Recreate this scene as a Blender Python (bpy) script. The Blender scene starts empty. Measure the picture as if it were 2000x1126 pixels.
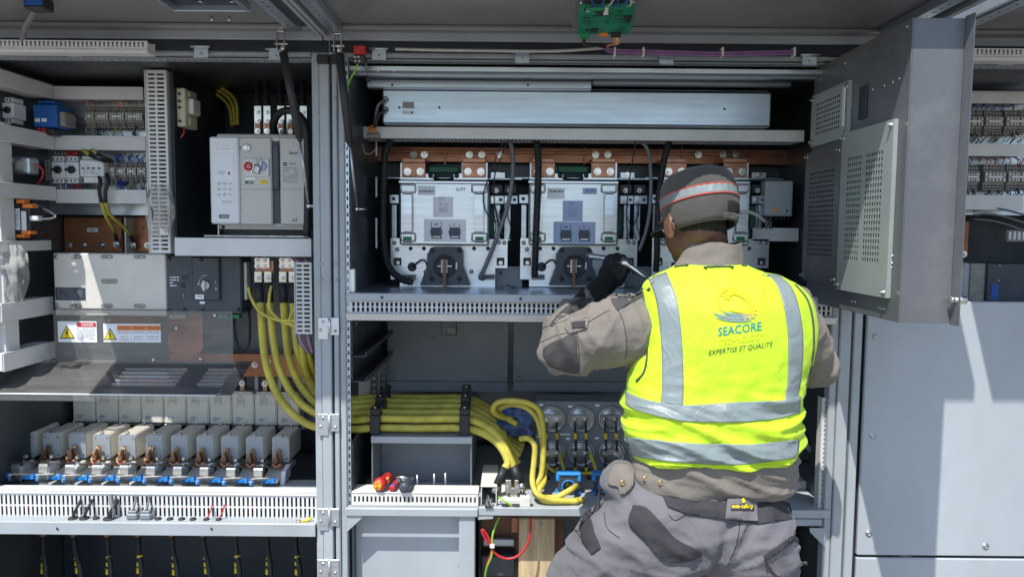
import bpy, bmesh, math, random
from mathutils import Vector, Matrix, noise
from mathutils.bvhtree import BVHTree

random.seed(7)
scene = bpy.context.scene
COL = scene.collection

# ------------------------------------------------------------------ camera
CAM_Z = 1.55            # eye height above the ground
FPX = 1480.0            # focal length in photograph pixels (2000 wide)
PITCH, ROLL = math.radians(4.37), math.radians(0.5)
cam_d = bpy.data.cameras.new('camera')
cam = bpy.data.objects.new('camera', cam_d)
COL.objects.link(cam)
scene.camera = cam
cam_d.sensor_width = 36.0
cam_d.lens = 36.0 * FPX / 2000.0
cam_d.clip_start, cam_d.clip_end = 0.05, 2000.0
FWD = Vector((0, math.cos(PITCH), -math.sin(PITCH)))
UP0 = Vector((0, math.sin(PITCH), math.cos(PITCH)))
RIGHT = Vector((1, 0, 0)) * math.cos(ROLL) + UP0 * math.sin(ROLL)
UP = UP0 * math.cos(ROLL) - Vector((1, 0, 0)) * math.sin(ROLL)
cam.matrix_world = Matrix(((RIGHT.x, UP.x, -FWD.x, 0), (RIGHT.y, UP.y, -FWD.y, 0),
                           (RIGHT.z, UP.z, -FWD.z, CAM_Z), (0, 0, 0, 1)))

# ------------------------------------------------------------------ light
SUN_DIR = Vector((0.53, 1.0, -1.94)).normalized()     # the way the light travels
world = bpy.data.worlds.new('World')
scene.world = world
world.use_nodes = True
wn = world.node_tree
sky = wn.nodes.new('ShaderNodeTexSky')
sky.sky_type = 'NISHITA'
sky.sun_disc = False
sky.sun_elevation = math.asin(-SUN_DIR.z)
sky.sun_rotation = math.atan2(-SUN_DIR.x, -SUN_DIR.y)
sky.air_density, sky.dust_density, sky.ozone_density = 1.0, 0.7, 1.6
wn.nodes['Background'].inputs[1].default_value = 0.15
wn.links.new(sky.outputs[0], wn.nodes['Background'].inputs[0])
sun_d = bpy.data.lights.new('sun', 'SUN')
sun_d.energy = 4.0
sun_d.angle = math.radians(0.55)
sun_d.color = (1.0, 0.97, 0.925)
sun = bpy.data.objects.new('sun', sun_d)
COL.objects.link(sun)
sun.rotation_euler = SUN_DIR.to_track_quat('-Z', 'Y').to_euler()
sun.location = (-3, -5, 9)
vs = scene.view_settings
vs.view_transform, vs.look, vs.gamma, vs.exposure = 'Standard', 'None', 1.0, 0.5
vs.use_curve_mapping = False
scene.render.engine = 'CYCLES'
scene.cycles.max_bounces = 7
scene.cycles.transparent_max_bounces = 10

# ------------------------------------------------------------------ measuring helpers
F = 2.40                # metres from the camera to the cabinets' front plane
def Pt(px, py, Y):
    """world point at depth Y that is measured at photograph pixel (px, py)"""
    d = RIGHT * ((px - 1000.0) / FPX) + UP * ((563.0 - py) / FPX) + FWD
    return Vector((0, 0, CAM_Z)) + d * (Y / d.y)
def rect(x0, y0, x1, y1, Y):
    xc, yc = (x0 + x1) / 2, (y0 + y1) / 2
    return (Pt(x0, yc, Y).x, Pt(x1, yc, Y).x, Pt(xc, y1, Y).z, Pt(xc, y0, Y).z)
def S(px, Y):
    return px * Y / FPX

# ------------------------------------------------------------------ mesh builder
class MB:
    def __init__(s):
        s.v, s.f, s.sm = [], [], []
    def add(s, vs, fs, smooth=False):
        o = len(s.v)
        s.v.extend(Vector(p) for p in vs)
        for f in fs:
            s.f.append([i + o for i in f]); s.sm.append(smooth)
        return s
    def box(s, x0, x1, y0, y1, z0, z1, ch=0.002, M=None):
        c = Vector(((x0 + x1) / 2, (y0 + y1) / 2, (z0 + z1) / 2))
        h = (abs(x1 - x0) / 2, abs(y1 - y0) / 2, abs(z1 - z0) / 2)
        ch = min(ch, min(h) * 0.45)
        idx, vs, fs = {}, [], []
        sg = (-1, 1)
        for a in sg:
            for b in sg:
                for d in sg:
                    for k in range(3):
                        q = [h[i] - ch for i in range(3)]
                        q[k] = h[k]
                        idx[(a, b, d, k)] = len(vs)
                        vs.append(c + Vector((a * q[0], b * q[1], d * q[2])))
        for k in range(3):
            i, j = [t for t in range(3) if t != k]
            for e in sg:
                def key(u, w):
                    t = [0, 0, 0]; t[k] = e; t[i] = u; t[j] = w
                    return idx[(t[0], t[1], t[2], k)]
                fs.append([key(-1, -1), key(1, -1), key(1, 1), key(-1, 1)])
        for k in range(3):          # edges running along axis k
            i, j = [t for t in range(3) if t != k]
            for u in sg:
                for w in sg:
                    def key(e, m):
                        t = [0, 0, 0]; t[k] = e; t[i] = u; t[j] = w
                        return idx[(t[0], t[1], t[2], m)]
                    fs.append([key(-1, i), key(1, i), key(1, j), key(-1, j)])
        for a in sg:
            for b in sg:
                for d in sg:
                    fs.append([idx[(a, b, d, 0)], idx[(a, b, d, 1)], idx[(a, b, d, 2)]])
        if M is not None:
            vs = [M @ p for p in vs]
        return s.add(vs, fs)
    def pbox(s, x0, y0, x1, y1, Y0, Y1, ch=0.002):
        a, b, c, d = rect(x0, y0, x1, y1, Y0)
        return s.box(a, b, Y0, Y1, c, d, ch)
    def cyl(s, a, b, r, r2=None, n=12, smooth=True):
        a, b = Vector(a), Vector(b)
        r2 = r if r2 is None else r2
        q = (b - a).to_track_quat('Z', 'Y')
        ring = [Vector((math.cos(2 * math.pi * i / n), math.sin(2 * math.pi * i / n), 0)) for i in range(n)]
        vs = [a + q @ (p * r) for p in ring] + [b + q @ (p * r2) for p in ring]
        s.add(vs, [[i, (i + 1) % n, n + (i + 1) % n, n + i] for i in range(n)], smooth)
        o = len(s.v) - 2 * n
        s.f += [list(range(o, o + n))[::-1], list(range(o + n, o + 2 * n))]
        s.sm += [False, False]
        return s
    def rev(s, a, axis, prof, n=16, smooth=True, up='Y'):
        a = Vector(a); q = Vector(axis).to_track_quat('Z', up)
        vs, fs = [], []
        for t, r in prof:
            for i in range(n):
                an = 2 * math.pi * i / n
                vs.append(a + q @ Vector((r * math.cos(an), r * math.sin(an), t)))
        for k in range(len(prof) - 1):
            for i in range(n):
                fs.append([k * n + i, k * n + (i + 1) % n, (k + 1) * n + (i + 1) % n, (k + 1) * n + i])
        s.add(vs, fs, smooth)
        o = len(s.v) - len(vs)
        s.f += [list(range(o, o + n))[::-1], list(range(o + len(vs) - n, o + len(vs)))]
        s.sm += [False, False]
        return s
    def tube(s, pts, r, n=8, res=5, smooth_path=True):
        P = [Vector(p) for p in pts]
        if smooth_path and len(P) > 2:
            Q = [P[0] * 2 - P[1]] + P + [P[-1] * 2 - P[-2]]
            out = []
            for i in range(1, len(Q) - 2):
                for k in range(res):
                    t = k / res
                    p0, p1, p2, p3 = Q[i - 1], Q[i], Q[i + 1], Q[i + 2]
                    out.append(0.5 * ((2 * p1) + (p2 - p0) * t + (2 * p0 - 5 * p1 + 4 * p2 - p3) * t * t
                                      + (3 * p1 - p0 - 3 * p2 + p3) * t * t * t))
            out.append(P[-1]); P = out
        rr = r if callable(r) else (lambda t: r)
        vs, fs = [], []
        nrm = None
        for i, p in enumerate(P):
            tn = (P[min(i + 1, len(P) - 1)] - P[max(i - 1, 0)])
            if tn.length < 1e-9: tn = Vector((0, 0, 1))
            tn.normalize()
            if nrm is None:
                nrm = tn.orthogonal().normalized()
            else:
                nrm = nrm - tn * nrm.dot(tn)
                nrm = nrm.normalized() if nrm.length > 1e-6 else tn.orthogonal().normalized()
            bi = tn.cross(nrm)
            R = rr(i / max(1, len(P) - 1))
            for k in range(n):
                a = 2 * math.pi * k / n
                vs.append(p + (nrm * math.cos(a) + bi * math.sin(a)) * R)
        m = len(P)
        for i in range(m - 1):
            for k in range(n):
                fs.append([i * n + k, i * n + (k + 1) % n, (i + 1) * n + (k + 1) % n, (i + 1) * n + k])
        s.add(vs, fs, True)
        o = len(s.v) - len(vs)
        s.f += [list(range(o, o + n))[::-1], list(range(o + (m - 1) * n, o + m * n))]
        s.sm += [False, False]
        return s
    def plate(s, us, ws, solid, d0, d1, M):
        """a sheet cut by a grid: cells of us x ws where solid(i, j); thickness d0..d1; M maps (u, w, d)"""
        nu, nw = len(us), len(ws)
        vid = {}
        vs, fs = [], []
        def vv(i, j, k):
            if (i, j, k) not in vid:
                vid[(i, j, k)] = len(vs)
                vs.append(M @ Vector((us[i], ws[j], (d0, d1)[k])))
            return vid[(i, j, k)]
        ok = lambda i, j: 0 <= i < nu - 1 and 0 <= j < nw - 1 and solid(i, j)
        for i in range(nu - 1):
            for j in range(nw - 1):
                if not ok(i, j): continue
                for k in (0, 1):
                    fs.append([vv(i, j, k), vv(i + 1, j, k), vv(i + 1, j + 1, k), vv(i, j + 1, k)])
                if not ok(i - 1, j): fs.append([vv(i, j, 0), vv(i, j + 1, 0), vv(i, j + 1, 1), vv(i, j, 1)])
                if not ok(i + 1, j): fs.append([vv(i + 1, j, 0), vv(i + 1, j + 1, 0), vv(i + 1, j + 1, 1), vv(i + 1, j, 1)])
                if not ok(i, j - 1): fs.append([vv(i, j, 0), vv(i + 1, j, 0), vv(i + 1, j, 1), vv(i, j, 1)])
                if not ok(i, j + 1): fs.append([vv(i, j + 1, 0), vv(i + 1, j + 1, 0), vv(i + 1, j + 1, 1), vv(i, j + 1, 1)])
        return s.add(vs, fs)
    def prism(s, poly, d0, d1, M):
        n = len(poly)
        vs = [M @ Vector((p[0], p[1], d0)) for p in poly] + [M @ Vector((p[0], p[1], d1)) for p in poly]
        fs = [list(range(n))[::-1], list(range(n, 2 * n))] + [[i, (i + 1) % n, n + (i + 1) % n, n + i] for i in range(n)]
        return s.add(vs, fs)
    def ball(s, c, r, n=12, m=8, M=None):
        c = Vector(c)
        r = (r, r, r) if not hasattr(r, '__len__') else r
        vs, fs = [], []
        for j in range(1, m):
            t = math.pi * j / m
            for i in range(n):
                a = 2 * math.pi * i / n
                q = Vector((r[0] * math.sin(t) * math.cos(a), r[1] * math.sin(t) * math.sin(a), r[2] * math.cos(t)))
                vs.append(c + (M @ q if M is not None else q))
        for j in range(m - 2):
            for i in range(n):
                fs.append([j * n + i, j * n + (i + 1) % n, (j + 1) * n + (i + 1) % n, (j + 1) * n + i])
        vs.append(c + (M @ Vector((0, 0, r[2])) if M is not None else Vector((0, 0, r[2]))))
        vs.append(c - (M @ Vector((0, 0, r[2])) if M is not None else Vector((0, 0, r[2]))))
        t, b = len(vs) - 2, len(vs) - 1
        for i in range(n):
            fs.append([t, i, (i + 1) % n]); fs.append([b, (m - 2) * n + (i + 1) % n, (m - 2) * n + i])
        return s.add(vs, fs, True)
    def build(s, name, mat, parent=None, smooth=None):
        me = bpy.data.meshes.new(name)
        if parent is not None:
            org = root_loc(parent)
        else:
            xs = [p.x for p in s.v]; ys = [p.y for p in s.v]; zs = [p.z for p in s.v]
            org = Vector(((min(xs) + max(xs)) / 2, (min(ys) + max(ys)) / 2, min(zs)))
        me.from_pydata([tuple(p - org) for p in s.v], [], s.f)
        bm = bmesh.new(); bm.from_mesh(me)
        bmesh.ops.recalc_face_normals(bm, faces=bm.faces)
        bm.to_mesh(me); bm.free()
        me.polygons.foreach_set('use_smooth', [(x if smooth is None else smooth) for x in s.sm])
        me.materials.append(mat)
        me.update()
        o = bpy.data.objects.new(name, me)
        COL.objects.link(o)
        if parent is not None:
            o.parent = parent
        else:
            o.location = org
        return o

def root_loc(o):
    while o.parent is not None:
        o = o.parent
    return o.location.copy()

LABELS = {}
def tag(o, label, cat, group=None):
    if label in LABELS and not (group and LABELS[label] == group):
        print('DUPLICATE LABEL', label)
    LABELS[label] = group
    o['label'] = label; o['category'] = cat
    if group: o['group'] = group
    return o
def thing(name, label, cat, loc, group=None):
    o = bpy.data.objects.new(name, None)
    o.empty_display_size = 0.05
    COL.objects.link(o)
    o.location = loc
    return tag(o, label, cat, group)
def copy_tree(o, dv=None, parent=None):
    c = o.copy(); COL.objects.link(c)
    if parent is not None: c.parent = parent
    elif dv is not None: c.location = o.location + Vector(dv)
    for ch in list(o.children):
        copy_tree(ch, None, c)
    return c
def relabel(o, label, group=None):
    return tag(o, label, o['category'], group or o.get('group'))
ORD = ['first', 'second', 'third', 'fourth', 'fifth', 'sixth', 'seventh', 'eighth', 'ninth', 'tenth', 'eleventh', 'twelfth']
# M maps plate (u, w, d) to the world: u along x, w along z, d along y
XZ = Matrix(((1, 0, 0, 0), (0, 0, 1, 0), (0, 1, 0, 0), (0, 0, 0, 1)))
# u along y, w along z, d along x
YZ = Matrix(((0, 0, 1, 0), (1, 0, 0, 0), (0, 1, 0, 0), (0, 0, 0, 1)))
# u along x, w along y, d along z
XY = Matrix.Identity(4)

def txt_mesh(s, shear=0.0, bold=0.0):
    cu = bpy.data.curves.new('t', 'FONT')
    cu.body = s; cu.size = 1.0; cu.align_x = 'CENTER'; cu.shear = shear
    cu.resolution_u = 2; cu.offset = bold
    ob = bpy.data.objects.new('t', cu); COL.objects.link(ob)
    dg = bpy.context.evaluated_depsgraph_get()
    me = bpy.data.meshes.new_from_object(ob.evaluated_get(dg))
    vs = [v.co.copy() for v in me.vertices]; fs = [list(p.vertices) for p in me.polygons]
    bpy.data.objects.remove(ob); bpy.data.curves.remove(cu); bpy.data.meshes.remove(me)
    return vs, fs
def txt(s, px, py, Y, hpx, mat, parent, wpx=None, shear=0.0, bold=0.0, name='lettering'):
    """flat print facing the viewer side, centred on the measured spot"""
    vs, fs = txt_mesh(s, shear, bold)
    x0, x1 = min(v.x for v in vs), max(v.x for v in vs)
    y0, y1 = min(v.y for v in vs), max(v.y for v in vs)
    k = S(hpx, Y) / max(1e-6, y1 - y0)
    kx = S(wpx, Y) / (x1 - x0) if wpx else k
    c = Pt(px, py, Y)
    mb = MB()
    mb.add([(c.x + (v.x - (x0 + x1) / 2) * kx, Y, c.z + (v.y - (y0 + y1) / 2) * k) for v in vs], fs)
    return mb.build(name, mat, parent)
def lines(x0, y0, x1, y1, Y, rows, mat, parent, seed=0, th=0.4, name='print'):
    """rows of small print too small to read, as flat dashes"""
    rnd = random.Random(seed); mb = MB()
    rh = (y1 - y0) / rows
    for r in range(rows):
        x = x0
        while x < x1 - 1:
            w = rnd.uniform(2.0, 6.0)
            e = min(x + w, x1)
            a, b, c, d = rect(x, y0 + r * rh, e, y0 + r * rh + rh * th, Y)
            mb.add([(a, Y, c), (b, Y, c), (b, Y, d), (a, Y, d)], [[0, 1, 2, 3]])
            x = e + rnd.uniform(0.8, 1.6)
            if rnd.random() < 0.12: x += rnd.uniform(3, 12)
    return mb.build(name, mat, parent)
def sheet(x0, y0, x1, y1, Y, mat, parent, name, t=0.0008):
    return MB().pbox(x0, y0, x1, y1, Y - t, Y, 0.0002).build(name, mat, parent)
# ------------------------------------------------------------------ materials
MATS = {}
def mat(name, col, rough=0.5, metal=0.0, var=0.12, scale=6.0, bump=0.05, bscale=60.0, stretch=(1, 1, 1),
        col2=None, coat=0.0, spec=0.5, dirt=0.0, dirtcol=(0.16, 0.13, 0.10), rvar=0.12, sheen=0.0, wave=0.0):
    m = bpy.data.materials.new(name); m.use_nodes = True
    nt = m.node_tree; N, Lk = nt.nodes, nt.links
    b = N['Principled BSDF']
    tc = N.new('ShaderNodeTexCoord'); mp = N.new('ShaderNodeMapping')
    mp.inputs['Scale'].default_value = stretch
    Lk.new(tc.outputs['Object'], mp.inputs['Vector'])
    n1 = N.new('ShaderNodeTexNoise'); n1.inputs['Scale'].default_value = scale
    n1.inputs['Detail'].default_value = 6; n1.inputs['Roughness'].default_value = 0.62
    Lk.new(mp.outputs[0], n1.inputs['Vector'])
    r1 = N.new('ShaderNodeValToRGB')
    c2 = col2 if col2 else tuple(max(0, c * (1 - 2 * var)) for c in col)
    c1 = col if col2 else tuple(min(1, c * (1 + var)) for c in col)
    r1.color_ramp.elements[0].position, r1.color_ramp.elements[1].position = 0.32, 0.68
    r1.color_ramp.elements[0].color = (*c2, 1); r1.color_ramp.elements[1].color = (*c1, 1)
    Lk.new(n1.outputs['Fac'], r1.inputs[0])
    out = r1.outputs[0]
    if dirt > 0:
        n2 = N.new('ShaderNodeTexNoise'); n2.inputs['Scale'].default_value = scale * 2.7
        n2.inputs['Detail'].default_value = 9; n2.inputs['Roughness'].default_value = 0.75
        Lk.new(tc.outputs['Object'], n2.inputs['Vector'])
        r2 = N.new('ShaderNodeValToRGB')
        r2.color_ramp.elements[0].position, r2.color_ramp.elements[1].position = 0.5, 0.78
        r2.color_ramp.elements[0].color = (0, 0, 0, 1); r2.color_ramp.elements[1].color = (dirt, dirt, dirt, 1)
        Lk.new(n2.outputs['Fac'], r2.inputs[0])
        mx = N.new('ShaderNodeMixRGB'); Lk.new(r2.outputs[0], mx.inputs[0])
        Lk.new(out, mx.inputs[1]); mx.inputs[2].default_value = (*dirtcol, 1)
        out = mx.outputs[0]
    Lk.new(out, b.inputs['Base Color'])
    mr = N.new('ShaderNodeMapRange')
    mr.inputs[3].default_value = max(0.03, rough - rvar); mr.inputs[4].default_value = min(1, rough + rvar)
    n3 = N.new('ShaderNodeTexNoise'); n3.inputs['Scale'].default_value = scale * 3.1; n3.inputs['Detail'].default_value = 5
    Lk.new(mp.outputs[0], n3.inputs['Vector'])
    Lk.new(n3.outputs['Fac'], mr.inputs[0]); Lk.new(mr.outputs[0], b.inputs['Roughness'])
    b.inputs['Metallic'].default_value = metal
    b.inputs['Specular IOR Level'].default_value = spec
    b.inputs['Coat Weight'].default_value = coat
    if sheen:
        b.inputs['Sheen Weight'].default_value = sheen
    if bump:
        nb = N.new('ShaderNodeTexNoise'); nb.inputs['Scale'].default_value = bscale; nb.inputs['Detail'].default_value = 4
        Lk.new(mp.outputs[0], nb.inputs['Vector'])
        bp = N.new('ShaderNodeBump'); bp.inputs['Strength'].default_value = bump; bp.inputs['Distance'].default_value = 0.01
        Lk.new(nb.outputs['Fac'], bp.inputs['Height']); Lk.new(bp.outputs[0], b.inputs['Normal'])
        if wave:      # sheet metal is never quite flat
            nw = N.new('ShaderNodeTexNoise'); nw.inputs['Scale'].default_value = 3.2; nw.inputs['Detail'].default_value = 2
            Lk.new(tc.outputs['Object'], nw.inputs['Vector'])
            bw = N.new('ShaderNodeBump'); bw.inputs['Strength'].default_value = wave; bw.inputs['Distance'].default_value = 0.05
            Lk.new(nw.outputs['Fac'], bw.inputs['Height']); Lk.new(bw.outputs[0], bp.inputs['Normal'])
    MATS[name] = m
    return m
def clear(name, tint, gloss=0.12, haze=0.0, rough=0.09):
    m = bpy.data.materials.new(name); m.use_nodes = True
    nt = m.node_tree; N, Lk = nt.nodes, nt.links
    N.remove(N['Principled BSDF'])
    tr = N.new('ShaderNodeBsdfTransparent'); tr.inputs[0].default_value = (*tint, 1)
    gl = N.new('ShaderNodeBsdfGlossy'); gl.inputs['Roughness'].default_value = rough
    df = N.new('ShaderNodeBsdfDiffuse'); df.inputs[0].default_value = (0.7, 0.7, 0.68, 1)
    fr = N.new('ShaderNodeLayerWeight'); fr.inputs[0].default_value = gloss
    nz = N.new('ShaderNodeTexNoise'); nz.inputs['Scale'].default_value = 9; nz.inputs['Detail'].default_value = 8
    mr = N.new('ShaderNodeMapRange'); mr.inputs[3].default_value = haze * 0.4; mr.inputs[4].default_value = haze * 1.6
    Lk.new(nz.outputs['Fac'], mr.inputs[0])
    m1 = N.new('ShaderNodeMixShader'); m2 = N.new('ShaderNodeMixShader')
    Lk.new(mr.outputs[0], m1.inputs[0]); Lk.new(tr.outputs[0], m1.inputs[1]); Lk.new(df.outputs[0], m1.inputs[2])
    Lk.new(fr.outputs['Fresnel'], m2.inputs[0]); Lk.new(m1.outputs[0], m2.inputs[1]); Lk.new(gl.outputs[0], m2.inputs[2])
    Lk.new(m2.outputs[0], N['Material Output'].inputs[0])
    return m
frame_grey = mat('frame_grey', (0.385, 0.42, 0.44), 0.38, 0.0, 0.06, 3, 0.02, 220, wave=0.06, dirt=0.4, dirtcol=(0.3, 0.27, 0.22))
panel_grey = mat('panel_grey', (0.425, 0.46, 0.485), 0.40, 0.0, 0.06, 2, 0.03, 260, (1, 1, 0.45), wave=0.10, dirt=0.4, dirtcol=(0.36, 0.36, 0.34))
inner_grey = mat('inner_grey', (0.20, 0.225, 0.25), 0.45, 0.0, 0.07, 3, 0.03, 220, dirt=0.25)
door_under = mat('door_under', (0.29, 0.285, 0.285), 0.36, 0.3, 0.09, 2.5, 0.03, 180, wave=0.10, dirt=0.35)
zinc = mat('zinc', (0.56, 0.635, 0.71), 0.34, 0.85, 0.08, 8, 0.03, 90, (0.25, 1, 6), wave=0.06, dirt=0.14, dirtcol=(0.3, 0.3, 0.3))
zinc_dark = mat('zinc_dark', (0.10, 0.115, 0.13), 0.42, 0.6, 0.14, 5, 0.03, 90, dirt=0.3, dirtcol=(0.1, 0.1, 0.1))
alu = mat('alu', (0.70, 0.745, 0.79), 0.34, 0.9, 0.07, 6, 0.03, 140, (0.3, 1, 22), wave=0.05, dirt=0.18, dirtcol=(0.42, 0.42, 0.42))
steel = mat('steel', (0.66, 0.66, 0.65), 0.24, 1.0, 0.12, 40, 0.02, 200)
steel_dull = mat('steel_dull', (0.5, 0.51, 0.52), 0.38, 0.95, 0.16, 24, 0.02, 200, dirt=0.3)
nickel = mat('nickel', (0.70, 0.69, 0.65), 0.22, 1.0, 0.12, 12, 0.02, 120)
duct_mat = mat('duct_plastic', (0.70, 0.70, 0.685), 0.42, 0.0, 0.05, 5, 0.02, 160, dirt=0.22, dirtcol=(0.4, 0.37, 0.31))
beige = mat('breaker_beige', (0.58, 0.57, 0.535), 0.4, 0.0, 0.03, 5, 0.03, 400)
white_pl = mat('white_plastic', (0.76, 0.78, 0.80), 0.32, 0.0, 0.03, 5, 0.02, 300)
ivory = mat('ivory_plastic', (0.72, 0.70, 0.64), 0.4, 0.0, 0.05, 6, 0.02, 200, dirt=0.15)
cream = mat('cream_plastic', (0.60, 0.56, 0.40), 0.45, 0.0, 0.06, 9, 0.02, 200)
term_grey = mat('terminal_grey', (0.33, 0.31, 0.275), 0.5, 0.0, 0.12, 50, 0.05, 200)
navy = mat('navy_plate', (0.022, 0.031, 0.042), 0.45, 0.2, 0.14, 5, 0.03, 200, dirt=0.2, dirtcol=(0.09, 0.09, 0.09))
black_pl = mat('black_plastic', (0.028, 0.030, 0.034), 0.42, 0.0, 0.2, 14, 0.04, 200)
slate_pl = mat('slate_plastic', (0.052, 0.066, 0.084), 0.42, 0.0, 0.1, 10, 0.04, 300)
rubber = mat('rubber', (0.020, 0.021, 0.023), 0.55, 0.0, 0.2, 25, 0.08, 150)
grey_cable = mat('grey_cable', (0.17, 0.18, 0.19), 0.45, 0.0, 0.1, 20, 0.03, 120)
copper = mat('copper', (0.46, 0.225, 0.145), 0.40, 0.85, 0.18, 9, 0.05, 70, (1, 1, 3), dirt=0.4, dirtcol=(0.24, 0.10, 0.055))
copper_paint = mat('copper_plate', (0.46, 0.20, 0.10), 0.42, 0.55, 0.12, 7, 0.04, 80, dirt=0.3, dirtcol=(0.22, 0.09, 0.045))
bronze = mat('bronze_blade', (0.42, 0.26, 0.17), 0.38, 0.9, 0.2, 30, 0.05, 90)
ceramic = mat('ceramic', (0.84, 0.80, 0.70), 0.5, 0.0, 0.06, 9, 0.04, 150, dirt=0.25, dirtcol=(0.6, 0.54, 0.38))
yellow = mat('yellow_cable', (0.60, 0.51, 0.075), 0.5, 0.0, 0.16, 16, 0.05, 70, dirt=0.45, dirtcol=(0.33, 0.27, 0.06))
yellow_tape = mat('yellow_tape', (0.78, 0.56, 0.02), 0.45, 0.0, 0.05, 16, 0.03, 70)
blue_pl = mat('blue_plastic', (0.015, 0.115, 0.44), 0.4, 0.0, 0.07, 12, 0.02, 160)
blue_lt = mat('light_blue_plastic', (0.03, 0.27, 0.72), 0.4, 0.0, 0.07, 12, 0.02, 160)
blue_wire = mat('blue_wire', (0.02, 0.07, 0.34), 0.45, 0.0, 0.1, 20, 0)
red_pl = mat('red_plastic', (0.52, 0.025, 0.03), 0.4, 0.0, 0.08, 20, 0.02, 120)
orange = mat('orange_plastic', (0.85, 0.24, 0.03), 0.42, 0.0, 0.07, 20, 0.02, 120)
green_wire = mat('green_wire', (0.25, 0.52, 0.05), 0.45, 0.0, 0.1, 20, 0)
green_pcb = mat('circuit_green', (0.012, 0.15, 0.085), 0.35, 0.0, 0.2, 40, 0.05, 120, col2=(0.03, 0.26, 0.15))
green_dk = mat('green_dark', (0.02, 0.13, 0.075), 0.5, 0.0, 0.15, 20, 0.05, 120)
green_lbl = mat('green_sticker', (0.02, 0.26, 0.10), 0.45, 0.0, 0.1, 40, 0)
purple = mat('purple_cable', (0.25, 0.12, 0.28), 0.45, 0.0, 0.12, 20, 0.02, 120)
wood = mat('wood', (0.62, 0.47, 0.27), 0.65, 0.0, 0.16, 4, 0.12, 30, (18, 18, 1.2))
wood_red = mat('phenolic_bar', (0.26, 0.13, 0.075), 0.5, 0.2, 0.16, 8, 0.08, 60, (6, 6, 1))
paper = mat('paper', (0.82, 0.84, 0.88), 0.55, 0.0, 0.03, 10, 0)
paper_blue = mat('paper_blue', (0.36, 0.45, 0.66), 0.45, 0.0, 0.03, 10, 0)
paper_grey = mat('paper_grey', (0.36, 0.34, 0.31), 0.55, 0.0, 0.06, 40, 0)
ink = mat('ink', (0.03, 0.035, 0.05), 0.6, 0.0, 0.0, 10, 0)
ink_grey = mat('ink_grey', (0.20, 0.22, 0.26), 0.6, 0.0, 0.0, 10, 0)
ink_red = mat('ink_red', (0.55, 0.03, 0.04), 0.5, 0.0, 0.0, 10, 0)
ink_orange = mat('ink_orange', (0.72, 0.23, 0.06), 0.5, 0.0, 0.0, 10, 0)
ink_yellow = mat('ink_yellow', (0.85, 0.66, 0.02), 0.5, 0.0, 0.0, 10, 0)
ink_blue = mat('ink_blue', (0.05, 0.13, 0.42), 0.5, 0.0, 0.0, 10, 0)
leaf_grey = mat('swing_door_paint', (0.135, 0.14, 0.152), 0.40, 0.15, 0.09, 3, 0.05, 420, (1, 1, 0.4), wave=0.08, dirt=0.3, dirtcol=(0.3, 0.3, 0.28))
grille_grey = mat('grille_paint', (0.36, 0.39, 0.38), 0.42, 0.2, 0.06, 4, 0.03, 200)
shield = clear('clear_shield', (0.93, 0.92, 0.90), 0.20, 0.13)
bag_mat = clear('plastic_bag', (0.90, 0.87, 0.84), 0.06, 0.34, 0.30)
ground_mat = mat('ground', (0.24, 0.225, 0.205), 0.9, 0.0, 0.14, 3, 0.4, 90, dirt=0.4, dirtcol=(0.22, 0.19, 0.155))
plinth_mat = mat('concrete', (0.36, 0.35, 0.33), 0.85, 0.0, 0.1, 5, 0.3, 60, dirt=0.3)
cloth_blue = mat('blue_cloth', (0.11, 0.17, 0.36), 0.9, 0.0, 0.15, 30, 0.3, 300)
# ------------------------------------------------------------------ setting
def zf(py, Y=F, px=1000):
    return Pt(px, py, Y).z
def xf(px, Y=F, py=563):
    return Pt(px, py, Y).x
g = MB().add([(-300, -300, 0), (300, -300, 0), (300, 300, 0), (-300, 300, 0)], [[0, 1, 2, 3]]).build('ground', ground_mat)
g['kind'] = 'structure'
pl = MB().box(-2.0, 2.75, 2.36, 3.45, -0.05, 0.10, 0.01).build('concrete_plinth', plinth_mat)
pl['kind'] = 'structure'

# ------------------------------------------------------------------ small hardware
def bolt(p, r, parent, m=None, name='bolt', ax=(0, -1, 0), washer=True, h=0.9):
    mb = MB(); p = Vector(p); a = Vector(ax).normalized()
    if washer:
        mb.cyl(p, p + a * r * 0.22, r * 1.0, n=14)
    mb.cyl(p + a * r * 0.2, p + a * r * h, r * 0.66, n=6, smooth=False)
    mb.cyl(p + a * r * h, p + a * r * (h + 0.45), r * 0.32, n=8)
    return mb.build(name, m or steel, parent)
def pbolt(px, py, Y, rpx, parent, m=None, **k):
    return bolt(Pt(px, py, Y), S(rpx, Y), parent, m, **k)
def screw(px, py, Y, rpx, parent, m=None, name='screw'):
    p = Pt(px, py, Y); r = S(rpx, Y)
    mb = MB().rev(p + Vector((0, 0.001, 0)), (0, -1, 0), [(0, r * 1.25), (0.0016, r * 1.25), (0.0018, r), (0.0018 + r * 0.45, r * 0.8), (0.0018 + r * 0.6, r * 0.4)], n=10)
    return mb.build(name, m or steel_dull, parent)
def slotted(M, u0, u1, w0, w1, d0, d1, pitch, slot, rows, mb=None):
    mb = mb or MB()
    n = max(1, int((u1 - u0 - pitch * 0.5) / pitch))
    off = (u1 - u0 - n * pitch) / 2
    us, hole = [u0], []
    for i in range(n):
        a = u0 + off + i * pitch + (pitch - slot) / 2
        us += [a, a + slot]
    us.append(u1)
    ws, wh = [w0], []
    for a, b in rows:
        ws += [w0 + (w1 - w0) * a, w0 + (w1 - w0) * b]
    ws.append(w1)
    return mb.plate(us, ws, lambda i, j: not (i % 2 == 1 and j % 2 == 1), d0, d1, M)
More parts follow.
